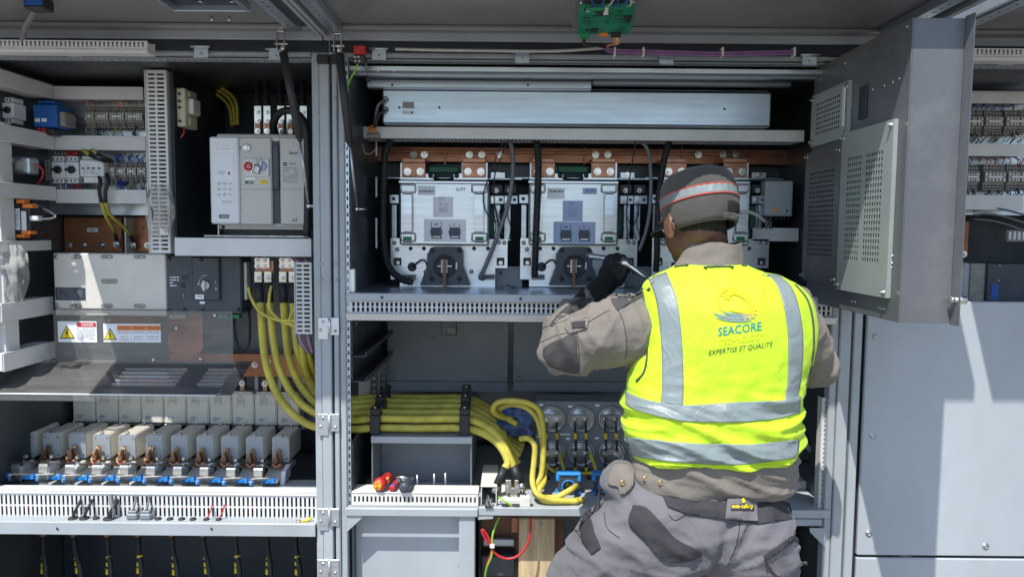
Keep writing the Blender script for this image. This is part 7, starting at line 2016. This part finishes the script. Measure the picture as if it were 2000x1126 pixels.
for a_, k_, f_ in ((HIPL, KNL, FTL), (HIPR, KNR, FTR)):
    limb(mb, [a_, (a_ + k_) / 2, k_], [0.095, 0.08, 0.058]); limb(mb, [k_, k_ * 0.65 + f_ * 0.35, f_], [0.056, 0.056, 0.04])
vs, ns, fs = remesh(mb, 0.0065, 3)
body = to_obj(vs, fs, 'body', skin, man)
for s_ in (-1, 1):
    MB().ball(H(s_ * 0.032, 0.086, 0.004), 0.0115, 12, 8).build('eye', paper, man)
# close-cropped hair as a shell over the back and sides of the head
bb_ = bvh_of(vs, fs)
hv, hfs = [], []
for j in range(17):
    el = math.radians(35 - j * 4.7)
    for i in range(45):
        a = math.radians(-170 + i * 3.63)
        o_ = H(0, -0.004, 0.010)
        d_ = H3 @ Vector((math.cos(el) * math.cos(a), math.cos(el) * math.sin(a), math.sin(el)))
        h_ = bb_.ray_cast(o_ + d_ * 0.4, -d_)
        p_ = h_[0] if h_[0] is not None else o_ + d_ * 0.1
        edge = max(0, j - 13) / 3.0
        hv.append(p_ + d_ * (0.0035 * (1 - edge) - 0.001 * edge + 0.0012 * noise.noise(p_ * 160)))
for j in range(16):
    for i in range(44):
        q = j * 45 + i; hfs.append([q, q + 1, q + 46, q + 45])
to_obj(hv, hfs, 'hair', hair_m, man)

# --- jacket: sleeves, shoulders and hem
mb = MB()
limb(mb, [Pt(1325, 632, 2.13), Pt(1272, 638, 2.105), Pt(1225, 644, 2.08), Pt(1172, 656, 2.066), Pt(1112, 678, 2.085), Pt(1096, 682, 2.105)], [0.070, 0.098, 0.107, 0.100, 0.081, 0.073])
limb(mb, [Pt(1096, 678, 2.11), Pt(1102, 645, 2.21), Pt(1124, 615, 2.29), Pt(1150, 590, 2.365)], [0.072, 0.066, 0.056, 0.044])
limb(mb, [Pt(1532, 632, 2.10), Pt(1558, 646, 2.105), Pt(1584, 680, 2.125), Pt(1588, 712, 2.16)], [0.080, 0.076, 0.066, 0.058])
limb(mb, [Pt(1594, 712, 2.16), Pt(1520, 680, 2.25), Pt(1400, 615, 2.36)], [0.068, 0.06, 0.044])
limb(mb, [Pt(1300, 600, 2.09), Pt(1400, 585, 2.09), Pt(1530, 605, 2.10)], [0.088, 0.090, 0.084])
vs, ns, fs = remesh(mb, 0.0065, 4)
out = []
ax1 = (ELL - SHL).normalized()
for v, n_ in zip(vs, ns):
    # creases run across the sleeve, deeper near the elbow
    t_ = (v - SHL).dot(ax1)
    near = math.exp(-((v - ELL).length / 0.15) ** 2)
    q = Vector((t_, (v - SHL).z * 0.6, v.y * 0.6))
    d = (ridged(q, (12, 5, 6), 4.2) ** 1.6 - 0.35) * (0.014 + 0.012 * near) + (ridged(Vector((t_ + (v - SHL).z * 0.9, 0, v.y)), (21, 1, 9), 9.3) ** 2 - 0.25) * 0.007 + 0.003 * noise.noise(v * 17) - 0.004
    out.append(v + n_ * d)
jk = to_obj(out, fs, 'jacket', taupe, man)
jb = bvh_of(out, fs)
poly_patch(jb, smooth_line([(1060, 694), (1062, 679), (1076, 669), (1096, 661), (1121, 650), (1127, 690), (1130, 728), (1100, 725), (1072, 714), (1060, 694)], 40)[:-1], 'elbow_patch', charcoal, man, 0.003)
poly_patch(jb, [(1190, 577), (1215, 566), (1246, 557), (1258, 562), (1258, 578), (1230, 592), (1206, 606), (1197, 594)], 'shoulder_patch', charcoal, man, 0.003)
poly_patch(jb, [(1110, 618), (1142, 607), (1150, 624), (1146, 640), (1112, 652), (1102, 638)], 'sleeve_pocket', taupe, man, 0.006, thick=0.006)
poly_patch(jb, [(1116, 629), (1143, 625), (1142, 639), (1117, 641)], 'hook_tape', trouser_dk, man, 0.009)
poly_patch(jb, [(1112, 622), (1144, 611), (1146, 619), (1113, 630)], 'pocket_flap', taupe, man, 0.009, thick=0.004)
poly_patch(jb, [(1072, 636), (1086, 616), (1108, 596), (1136, 580), (1156, 582), (1150, 596), (1116, 610), (1090, 624), (1078, 638)], 'forearm_panel', charcoal, man, 0.003)
for pts in ([(1048, 672), (1085, 655), (1120, 646), (1160, 622), (1190, 605)], [(1222, 700), (1224, 670), (1218, 630), (1206, 602)], [(1126, 650), (1131, 690), (1131, 734)], [(1060, 640), (1090, 630), (1112, 622)]):
    seam(jb, pts, 0.0012, 'seam', charcoal, jk, 0.0004)

# --- vest and shirt: lofted round the trunk
def loft(rings, n=96, per=7, ex=2.5):
    cols = list(zip(*rings))
    rows = (len(rings) - 1) * per
    def cr(seq, x):
        i = min(int(x), len(seq) - 2); t = x - i
        g = lambda k: seq[min(max(k, 0), len(seq) - 1)]
        p0, p1, p2, p3 = g(i - 1), g(i), g(i + 1), g(i + 2)
        return 0.5 * ((2 * p1) + (p2 - p0) * t + (2 * p0 - 5 * p1 + 4 * p2 - p3) * t * t + (3 * p1 - p0 - 3 * p2 + p3) * t ** 3)
    vs, fs, pyv = [], [], []
    for r in range(rows + 1):
        x = r / per
        py, xl, xr, b, yc = (cr(c, x) for c in cols)
        L, R = Pt(xl, py, yc), Pt(xr, py, yc)
        zb = Pt((xl + xr) / 2, py, yc - b * 0.92).z      # heights are read off the back
        L.z += zb - (L.z + R.z) / 2; R.z = L.z
        c = (L + R) / 2; a = (R - L).length / 2; e = (R - L).normalized()
        for i in range(n):
            an = 2 * math.pi * i / n
            cs, sn = math.cos(an), math.sin(an)
            u = math.copysign(abs(cs) ** (2 / ex), cs); w = math.copysign(abs(sn) ** (2 / ex), sn)
            vs.append(c + e * (a * u) + Vector((0, b * w, 0))); pyv.append(py)
    for r in range(rows):
        for i in range(n):
            fs.append([r * n + i, r * n + (i + 1) % n, (r + 1) * n + (i + 1) % n, (r + 1) * n + i])
    return vs, fs, pyv, rows, n
def vnormals(vs, fs):
    ns = [Vector() for _ in vs]
    for f in fs:
        nn = (vs[f[1]] - vs[f[0]]).cross(vs[f[3]] - vs[f[0]])
        for i in f: ns[i] += nn
    return [q.normalized() for q in ns]
VR = [(910, 1243, 1551, 0.130, 2.025), (893, 1228, 1557, 0.139, 2.025), (868, 1217, 1560, 0.146, 2.027), (835, 1216, 1560, 0.144, 2.032), (800, 1220, 1560, 0.139, 2.037),
      (765, 1225, 1566, 0.137, 2.043), (725, 1236, 1577, 0.137, 2.050), (685, 1246, 1586, 0.138, 2.056), (645, 1250, 1590, 0.137, 2.063),
      (605, 1251, 1585, 0.131, 2.070), (578, 1254, 1574, 0.121, 2.078), (556, 1262, 1553, 0.108, 2.084), (540, 1280, 1522, 0.094, 2.092), (527, 1305, 1482, 0.080, 2.098), (517, 1322, 1455, 0.070, 2.102)]
vs, fs, pyv, rows, n = loft(VR, 140, 9, 2.45)
ns = vnormals(vs, fs)
cen = Pt(1395, 700, 2.05)
if (vs[0] - Pt(1395, 910, 2.025)).dot(ns[0]) < 0: ns = [-q for q in ns]
out = []
for v, q, py in zip(vs, ns, pyv):
    low = min(1, max(0, (py - 755) / 45)); mid = min(1, max(0, (py - 640) / 110)) * (1 - low * 0.4)
    sx = v.x - cen.x; rz = v.z - cen.z
    sway = rz - 0.10 * sx * sx * 4 + 0.05 * math.sin(sx * 9)
    d = low * 0.018 * (ridged(Vector((sx * 0.45, 0.0, sway)), (7, 1, 21), 2.0) - 0.45)
    d += low * 0.0028 * math.sin((sway + 0.02 * noise.noise(Vector((sx * 7, rz * 6, 1)))) * 95)
    d += mid * 0.006 * (ridged(Vector((sx + rz * 0.6, 0, rz - sx * 0.5)), (8, 1, 15), 8.0) - 0.45)
    d += 0.0035 * noise.noise(Vector((sx * 6, rz * 6, 3))) + 0.004 * (ridged(Vector((sx, 0, rz)), (11, 1, 5), 5.0) - 0.45) * (1 - low)
    d += 0.004 * noise.noise(Vector((sx * 22, v.y * 8, rz * 22))) * (0.25 + low)
    if py > 895: d += 0.005 * math.sin(sx * 40 + v.y * 30)
    out.append(v + q * d)
vest = to_obj(out, fs, 'safety_vest', lime, man)
if sum(p.normal.y * p.area * (1 if p.center.y + gp.y < 2.0 else 0) for p in vest.data.polygons) > 0: vest.data.flip_normals()
sd = vest.modifiers.new('thick', 'SOLIDIFY'); sd.thickness = 0.003; sd.offset = -1
vb = bvh_of(out, fs)
strip_patch(vb, [(1265, 541), (1281, 586), (1291, 668), (1293, 745), (1290, 787)], [(1302, 531), (1322, 586), (1332, 668), (1335, 745), (1334, 792)], 'reflective_band', reflect, vest)
strip_patch(vb, [(1487, 527), (1515, 552), (1532, 600), (1540, 660), (1540, 730), (1533, 786)], [(1519, 533), (1546, 560), (1561, 600), (1569, 660), (1566, 730), (1557, 784)], 'reflective_band', reflect, vest)
strip_patch(vb, [(1221, 762), (1240, 772), (1285, 785), (1340, 791), (1435, 785), (1520, 782), (1564, 772)], [(1221, 789), (1240, 799), (1285, 812), (1340, 822), (1435, 824), (1520, 816), (1563, 806)], 'reflective_band', reflect, vest, 90, 16, 0.005)
strip_patch(vb, [(1215, 852), (1245, 856), (1310, 862), (1400, 867), (1480, 866), (1562, 858)], [(1222, 884), (1245, 892), (1310, 901), (1400, 907), (1480, 904), (1559, 893)], 'reflective_band', reflect, vest, 90, 16, 0.005)
for pts in ([(1251, 553), (1258, 585), (1263, 640), (1264, 690), (1258, 725), (1243, 744)], [(1553, 556), (1576, 585), (1587, 625), (1589, 670), (1584, 715), (1574, 752)]):
    seam(vb, pts, 0.0035, 'edge_binding', dark_ink, vest, 0.0005)
seam(vb, [(1318, 521), (1350, 516), (1390, 513), (1430, 513), (1458, 519)], 0.0032, 'neck_binding', dark_ink, vest, 0.003)
seam(vb, [(1244, 907), (1300, 907), (1400, 910), (1480, 908), (1550, 905)], 0.0022, 'hem_binding', lime, vest, 0.0005)

# print on the back of the vest
def dense(mesh2d, nx, ny):
    vs2, fs2 = mesh2d
    x0, x1 = min(v.x for v in vs2), max(v.x for v in vs2); y0, y1 = min(v.y for v in vs2), max(v.y for v in vs2)
    bm = bmesh.new(); bv = [bm.verts.new(v) for v in vs2]
    for f in fs2:
        try: bm.faces.new([bv[i] for i in f])
        except ValueError: pass
    bmesh.ops.triangulate(bm, faces=bm.faces[:])
    for k in range(1, nx):
        bmesh.ops.bisect_plane(bm, geom=bm.verts[:] + bm.edges[:] + bm.faces[:], plane_co=(x0 + (x1 - x0) * k / nx, 0, 0), plane_no=(1, 0, 0))
    for k in range(1, ny):
        bmesh.ops.bisect_plane(bm, geom=bm.verts[:] + bm.edges[:] + bm.faces[:], plane_co=(0, y0 + (y1 - y0) * k / ny, 0), plane_no=(0, 1, 0))
    bm.verts.index_update()
    out = [v.co.copy() for v in bm.verts], [[v.index for v in f.verts] for f in bm.faces]
    bm.free()
    return out
def vest_print(mesh2d, cx, cy, w, h, ang, m, name):
    vs2, fs2 = dense(mesh2d, 24, 4)
    x0, x1 = min(v.x for v in vs2), max(v.x for v in vs2); y0, y1 = min(v.y for v in vs2), max(v.y for v in vs2)
    ca, sa = math.cos(ang), math.sin(ang)
    o = []
    for v in vs2:
        u, t_ = ((v.x - x0) / (x1 - x0) - 0.5) * w, ((v.y - y0) / (y1 - y0) - 0.5) * h
        o.append(cast(vb, cx + u * ca - t_ * sa * 0 + 0, cy - t_ - u * sa, 0.0016))
    return to_obj(o, fs2, name, m, vest)
A_ = math.radians(8)
vest_print(txt_mesh('SEACORE', 0, 0.012), 1445, 642, 86, 17, A_, teal_ink, 'lettering')
vest_print(txt_mesh('TECHNOLOGY', 0, -0.004), 1449, 663, 86, 12, A_, gold_ink, 'lettering')
vest_print(txt_mesh('EXPERTISE ET QUALITE', 0.22, 0.0), 1447, 681, 127, 11.5, A_, dark_ink, 'lettering')
def emblem_band(fa, fb, n, m, name):
    vs_, fs_ = [], []
    for i in range(n + 1):
        t_ = i / n
        vs_ += [cast(vb, *fa(t_), 0.0028), cast(vb, *fb(t_), 0.0028)]
    for i in range(n):
        fs_.append([2 * i, 2 * i + 1, 2 * i + 3, 2 * i + 2])
    return to_obj(vs_, fs_, name, m, vest)
def ell(cx, cy, rx, ry, rot, a):
    x, y = rx * math.cos(a), ry * math.sin(a)
    return cx + x * math.cos(rot) - y * math.sin(rot), cy + x * math.sin(rot) + y * math.cos(rot)
GR = math.radians(38)
def gear_out(t_):
    a = math.radians(150 + 262 * t_); k = 1.0 + (0.13 if int(t_ * 26) % 2 else 0.0)
    return ell(1444, 594, 36 * k, 21 * k, GR, a)
def gear_in(t_):
    a = math.radians(150 + 262 * t_)
    return ell(1444, 592, 22, 12, GR, a)
emblem_band(gear_out, gear_in, 104, gold_ink, 'emblem_gear')
emblem_band(lambda t_: ell(1430, 592, 34, 25, math.radians(45), math.radians(95 + 185 * t_)), lambda t_: ell(1432, 592, 34 - 5 * math.sin(math.pi * t_), 25 - 5 * math.sin(math.pi * t_), math.radians(45), math.radians(95 + 185 * t_)), 40, gold_ink, 'emblem_swirl')
for cx, cy, rx, ry, a0, a1, w_, m in ((1436, 612, 42, 11, 20, 190, 5, wave_ink), (1442, 609, 30, 8, 10, 200, 4, wave_ink), (1436, 619, 40, 9, 30, 165, 3.5, wave_ink), (1448, 605, 24, 6, 20, 170, 3, gold_ink)):
    emblem_band(lambda t_: ell(cx, cy, rx, ry, math.radians(4), math.radians(a0 + (a1 - a0) * t_)), lambda t_: ell(cx, cy - 1, rx - w_ * math.sin(math.pi * t_) * 0.5, ry - w_ * math.sin(math.pi * t_), math.radians(4), math.radians(a0 + (a1 - a0) * t_)), 36, m, 'emblem_wave')

# shirt hem under the vest
SR = [(978, 1262, 1540, 0.112, 2.03), (972, 1240, 1548, 0.122, 2.03), (960, 1234, 1551, 0.130, 2.028), (940, 1233, 1551, 0.129, 2.026), (915, 1237, 1553, 0.128, 2.026), (885, 1240, 1552, 0.120, 2.027)]
vs, fs, pyv, rows, n = loft(SR, 120, 8, 2.45)
ns = vnormals(vs, fs)
if (vs[0] - Pt(1395, 996, 2.03)).dot(ns[0]) < 0: ns = [-q for q in ns]
out = []
for v, q in zip(vs, ns):
    sx = v.x - cen.x; rz = v.z - cen.z
    sw = rz + 0.06 * math.sin(sx * 8)
    out.append(v + q * (0.016 * (ridged(Vector((sx * 0.5, 0, sw)), (7, 1, 19), 11.0) - 0.45) + 0.004 * noise.noise(v * 20)))
shirt = to_obj(out, fs, 'jacket_hem', taupe, man)
sb_ = bvh_of(out, fs)
sd = shirt.modifiers.new('thick', 'SOLIDIFY'); sd.thickness = 0.003; sd.offset = -1
for px, py in ((1260, 934), (1290, 942)):
    c0 = cast(sb_, px, py, 0.001)
    MB().rev(c0, (0, -1, 0.1), [(0, 0.007), (0.002, 0.0068), (0.003, 0.004), (0.0015, 0.003)], n=14).build('snap', brass, shirt)
# collar
CR = [(536, 1316, 1452, 0.070, 2.098), (522, 1320, 1450, 0.066, 2.102), (505, 1330, 1448, 0.062, 2.108), (488, 1336, 1446, 0.064, 2.114), (474, 1342, 1444, 0.066, 2.120)]
vs, fs, pyv, rows, n = loft(CR, 60, 5, 2.1)
out = [v + Vector((0, 0, 0.004 * math.sin(v.x * 60))) + (v - Pt(1392, 505, 2.11)).normalized() * 0.003 * noise.noise(v * 25) for v in vs]
cl = to_obj(out, fs, 'collar', taupe, man)
sd = cl.modifiers.new('thick', 'SOLIDIFY'); sd.thickness = 0.005; sd.offset = 0

# --- trousers
mb = MB()
mb.ball(Pt(1385, 1020, 2.02), (0.205, 0.150, 0.145), 28, 18)
mb.ball(Pt(1290, 1060, 1.985), (0.135, 0.125, 0.14), 22, 14)
mb.ball(Pt(1465, 1060, 1.985), (0.118, 0.125, 0.14), 22, 14)
limb(mb, [Pt(1255, 1000, 2.03), Pt(1215, 940, 2.03)], [0.09, 0.055])
limb(mb, [HIPL, Pt(1205, 1075, 2.05), Pt(1150, 1120, 2.11), KNL], [0.145, 0.128, 0.110, 0.090])
limb(mb, [KNL, KNL * 0.6 + FTL * 0.4, FTL + Vector((0, 0, 0.03))], [0.088, 0.082, 0.075])
limb(mb, [HIPR, Pt(1470, 1120, 2.02), KNR], [0.120, 0.115, 0.092])
limb(mb, [KNR, KNR * 0.6 + FTR * 0.4, FTR + Vector((0, 0, 0.03))], [0.088, 0.082, 0.075])
vs, ns, fs = remesh(mb, 0.0075, 5)
out = []
cr_ = Pt(1390, 1085, 2.0)
for v, q in zip(vs, ns):
    rel = v - cr_
    rad = rel.length; ang = math.atan2(rel.z, rel.x)
    d = 0.016 * (ridged(Vector((ang * 0.55, rad * 0.35, rad * 0.2)), (5.2, 6, 1), 3.3) - 0.45) * min(1, rad / 0.18)
    d += 0.010 * (ridged(Vector((rel.x * 0.8 + rel.z * 0.6, rel.y * 0.5, rel.z - rel.x * 0.3)), (9, 6, 15), 6.1) - 0.45)
    d += 0.003 * noise.noise(v * 24)
    d -= 0.016 * math.exp(-((v.x - Pt(1405, 1060, 1.87).x - 0.25 * (v.z - cr_.z)) / 0.016) ** 2) * (1 if v.y < 2.0 and v.z < Pt(1400, 1010, 1.9).z else 0)
    out.append(v + q * d)
tr = to_obj(out, fs, 'trousers', trouser, man)
tb = bvh_of(out, fs)
poly_patch(tb, smooth_line([(1236, 985), (1262, 990), (1290, 1018), (1322, 1052), (1368, 1076), (1362, 1090), (1322, 1098), (1292, 1090), (1262, 1058), (1228, 1022), (1236, 985)], 50)[:-1], 'pocket_flap', trouser_dk, man, 0.010, thick=0.008)
poly_patch(tb, [(1134, 972), (1162, 958), (1152, 1008), (1160, 1040), (1172, 1070), (1155, 1082), (1136, 1058), (1128, 1010)], 'leg_panel', trouser_dk, man, 0.005)
poly_patch(tb, [(1292, 962), (1340, 972), (1420, 980), (1490, 982), (1551, 972), (1549, 1012), (1482, 1022), (1415, 1014), (1345, 1004), (1304, 988)], 'elastic_waistband', trouser_dk, man, 0.006)
wl_ = poly_patch(tb, [(1421, 970), (1478, 972), (1481, 1016), (1417, 1014)], 'belt_loop', trouser, man, 0.014, thick=0.006)
bl = poly_patch(tb, [(1428, 984), (1473, 985), (1473, 996), (1428, 995)], 'brand_patch', trouser_dk, wl_, 0.0175, thick=0.002)
vs2, fs2 = txt_mesh('mm-safety', 0, 0.02)
x0, x1 = min(v.x for v in vs2), max(v.x for v in vs2); y0, y1 = min(v.y for v in vs2), max(v.y for v in vs2)
to_obj([cast(tb, 1450.5 + ((v.x - x0) / (x1 - x0) - 0.5) * 42, 988.5 - ((v.y - y0) / (y1 - y0) - 0.5) * 11, 0.0195) for v in vs2], fs2, 'lettering', ink_yellow, wl_)
to_obj([cast(tb, x, y, 0.0195) for x, y in ((1448, 974), (1450, 980), (1452.5, 981.5), (1455, 980), (1457, 974), (1454, 977), (1454, 972), (1451, 972), (1451, 977))], [[0, 1, 8, 7], [1, 2, 3, 5], [5, 3, 4], [1, 5, 8], [5, 6, 7, 8]], 'emblem', ink_yellow, wl_)
poly_patch(tb, smooth_line([(1494, 1086), (1520, 1066), (1550, 1048), (1562, 1072), (1566, 1092), (1556, 1116), (1530, 1130), (1508, 1112), (1494, 1086)], 40)[:-1], 'cargo_pocket', trouser, man, 0.014, thick=0.012)
poly_patch(tb, [(1492, 1084), (1520, 1064), (1552, 1044), (1556, 1054), (1524, 1076), (1496, 1094)], 'pocket_edge', trouser_dk, man, 0.018)
tg = poly_patch(tb, [(1111, 1000), (1124, 995), (1122, 1018), (1110, 1024)], 'leg_badge', trouser_dk, man, 0.006)
to_obj([cast(tb, x, y, 0.009) for x, y in ((1114, 1003), (1121, 1000), (1120, 1010), (1113, 1014))], [[0, 1, 2, 3]], 'emblem', ink_yellow, tg)
fl = poly_patch(tb, smooth_line([(1197, 905), (1212, 902), (1236, 908), (1239, 940), (1228, 958), (1212, 965), (1206, 950), (1186, 942), (1197, 905)], 30)[:-1], 'waist_tab', taupe, man, 0.008)
c0 = cast(tb, 1216, 942, 0.010)
MB().rev(c0, (0, -1, 0.1), [(0, 0.008), (0.002, 0.0078), (0.003, 0.005), (0.0015, 0.0035)], n=14).build('rivet', brass, man)
for pts in ([(1445, 1018), (1443, 1040), (1436, 1070), (1420, 1105)], [(1306, 1005), (1320, 1015), (1345, 1000)], [(1180, 1000), (1186, 1030), (1210, 1050)], [(1120, 1030), (1140, 1055), (1160, 1075)]):
    seam(tb, pts, 0.0013, 'seam', trouser_dk, tr, 0.0004)
for f_, k_ in ((FTL, KNL), (FTR, KNR)):
    mb = MB()
    mb.ball(f_ + Vector((0, 0.0, -0.005)), (0.048, 0.065, 0.065), 16, 10); mb.ball(f_ + Vector((-0.01, 0.10, -0.025)), (0.048, 0.10, 0.042), 16, 10); mb.ball(f_ + Vector((0, 0, 0.05)), (0.05, 0.055, 0.07), 16, 10)
    v2, n2, f2 = remesh(mb, 0.008, 3)
    to_obj([Vector((v.x, v.y, max(v.z, 0.004))) for v in v2], f2, 'boot', boot_m, man)

# --- cap
CC = Pt(1367, 418, 2.13)
CM = Matrix(((hr.x, hf.x, hu.x, CC.x), (hr.y, hf.y, hu.y, CC.y), (hr.z, hf.z, hu.z, CC.z), (0, 0, 0, 1)))
def Cp(x, y, z): return CM @ Vector((x, y, z))
prof = [(-0.046, 0.85), (-0.012, 0.965), (0.02, 1.0), (0.05, 0.99), (0.075, 0.955), (0.094, 0.90), (0.107, 0.80), (0.117, 0.62), (0.122, 0.40), (0.1245, 0.16), (0.125, 0.0)]
def cap_pt(t_, a, off=0.0):
    # t_ index along the profile
    i = min(int(t_), len(prof) - 2); f = t_ - i
    z = prof[i][0] + (prof[i + 1][0] - prof[i][0]) * f; k = prof[i][1] + (prof[i + 1][1] - prof[i][1]) * f
    wr = 0.0012 * math.sin(a * 31) * (1 if t_ > 2.5 else 0.3)
    return Cp((0.098 * k + off + wr) * math.cos(a), (0.120 * k + off + wr) * math.sin(a), z)
def cap_zone(t0, t1, a0, a1, name, m, off=0.0, nt_=14, na=72, parent=None, solid=0.002):
    vs_, fs_ = [], []
    for j in range(nt_ + 1):
        for i in range(na + 1):
            vs_.append(cap_pt(t0 + (t1 - t0) * j / nt_, a0 + (a1 - a0) * i / na, off))
    for j in range(nt_):
        for i in range(na):
            q = j * (na + 1) + i; fs_.append([q, q + 1, q + na + 2, q + na + 1])
    o = to_obj(vs_, fs_, name, m, parent or man)
    s = o.modifiers.new('t', 'SOLIDIFY'); s.thickness = solid; s.offset = 0
    return o
TAU = 2 * math.pi
cap = cap_zone(0, 6.0, 0, TAU, 'cap', cap_m)
cap_zone(5.9, 9.98, 0, TAU, 'mesh_crown', cap_mesh, 0.0006, parent=cap)
cap_zone(2.2, 3.05, math.radians(150), math.radians(390), 'reflective_band', reflect, 0.0022, 6, 72, cap, 0.002)
for tt in (2.18, 3.07):
    MB().tube([cap_pt(tt, math.radians(150 + 3 * i), 0.0026) for i in range(81)], 0.0020, 6, 1).build('red_piping', piping, cap)
MB().tube([cap_pt(5.95, i * TAU / 60, 0.001) for i in range(61)], 0.0016, 6, 1).build('crown_seam', charcoal, cap)
cap_zone(2.2, 6.4, math.radians(35), math.radians(145), 'front_panel', glove_m, 0.0016, 10, 30, cap)
# closure gap and strap at the back right
cap_zone(0.0, 1.5, math.radians(268), math.radians(312), 'closure_opening', hair_m, 0.0012, 6, 20, cap)
cap_zone(0.05, 0.55, math.radians(262), math.radians(318), 'closure_strap', cap_m, 0.0035, 4, 24, cap)
vs2, fs2 = txt_mesh('DELTA', 0, 0.0)
x0, x1 = min(v.x for v in vs2), max(v.x for v in vs2)
to_obj([cap_pt(0.16 + 0.3 * v.y, math.radians(276 + 22 * (v.x - x0) / (x1 - x0)), 0.0052) for v in vs2], fs2, 'lettering', paper_grey, cap)
# brim
vs_, fs_ = [], []
for j in range(9):
    r_ = j / 8
    for i in range(25):
        a = math.radians(22 + 136 * i / 24)
        ext = 0.062 * r_ * (math.sin((a - math.radians(22)) / math.radians(136) * math.pi)) ** 0.6
        vs_.append(Cp((0.097 + ext * 0.35) * math.cos(a), 0.119 * math.sin(a) + ext, 0.000 - 0.020 * r_ * r_ - 0.012 * math.cos(a) ** 2))
for j in range(8):
    for i in range(24):
        q = j * 25 + i; fs_.append([q, q + 1, q + 26, q + 25])
br = to_obj(vs_, fs_, 'brim', glove_m, cap)
s = br.modifiers.new('t', 'SOLIDIFY'); s.thickness = 0.004
MB().tube([vs_[8 * 25 + i] for i in range(25)], 0.0026, 6, 1).build('brim_edge', charcoal, cap)

# --- gloves
def glove(W, P, fwd, up, axis, name):
    """palm from wrist W to P; fingers bend over a bar that lies along axis"""
    mb = MB()
    limb(mb, [W, (W + P) / 2, P], [0.040, 0.038, 0.037], 14)
    for k in (-1, 1):
        mb.ball(P + axis * 0.018 * k + up * 0.006, (0.032, 0.03, 0.036), 14, 10)
    L = (0.92, 1.06, 1.0, 0.80)
    for i in range(4):
        k = P + axis * (-0.034 + 0.0228 * i) + up * 0.022
        l = L[i]
        limb(mb, [k, k + up * 0.034 * l + fwd * 0.006, k + up * 0.047 * l + fwd * 0.030 * l, k + up * 0.030 * l + fwd * 0.052 * l, k + up * 0.008 * l + fwd * 0.050 * l], [0.0125, 0.012, 0.0112, 0.0105, 0.0095], 10)
    k = P + axis * 0.036 - up * 0.012
    limb(mb, [k, k + axis * 0.016 + up * 0.020 - fwd * 0.006, k + axis * 0.022 + up * 0.046 - fwd * 0.002, k + axis * 0.020 + up * 0.066 + fwd * 0.008], [0.0165, 0.0145, 0.0125, 0.0105], 10)
    mb.tube([W - (P - W) * 0.55, W - (P - W) * 0.1], 0.046, 16)
    v2, n2, f2 = remesh(mb, 0.0038, 2)
    o = to_obj(v2, f2, name, glove_m, man)
    return o
bar0, bar1 = Pt(1146, 499, 2.66), Pt(1236, 512, 2.50)
bax = (bar1 - bar0).normalized()
PL = Pt(1194, 540, 2.515)
upL = Vector((0.06, 0.10, 1)); upL = (upL - bax * upL.dot(bax)).normalized()
fwL = upL.cross(bax) * (1 if upL.cross(bax).y > 0 else -1)
glove(WRL + (PL - WRL) * 0.15, PL, fwL, upL, bax, 'glove')
hb0, hb1 = Pt(1222, 514, 2.47), Pt(1335, 588, 2.33)
hax = (hb1 - hb0).normalized()
PRr = hb1 + Vector((0.01, -0.02, -0.045))
upR = Vector((-0.2, 0.3, 1)); upR = (upR - hax * upR.dot(hax)).normalized()
fwR = upR.cross(hax) * (1 if upR.cross(hax).y > 0 else -1)
glove(WRR + (PRr - WRR) * 0.2, PRr, fwR, upR, hax, 'glove')
# wrench in his hands
t = thing('torque_wrench', 'chrome torque wrench with long extension held in black gloves', 'wrench', bar0)
MB().rev(bar0, bax, [(0, 0.009), (0.001, 0.0125), (0.03, 0.0125), (0.032, 0.0095), (0.16, 0.0095), (0.162, 0.007)], n=16).build('extension', steel_dull, t)
MB().rev(hb0 - hax * 0.02, hax, [(0, 0.010), (0.004, 0.017), (0.03, 0.017), (0.036, 0.0095), (0.14, 0.0095), (0.142, 0.012), (0.24, 0.0125), (0.246, 0.009)], n=16).build('handle', nickel, t)
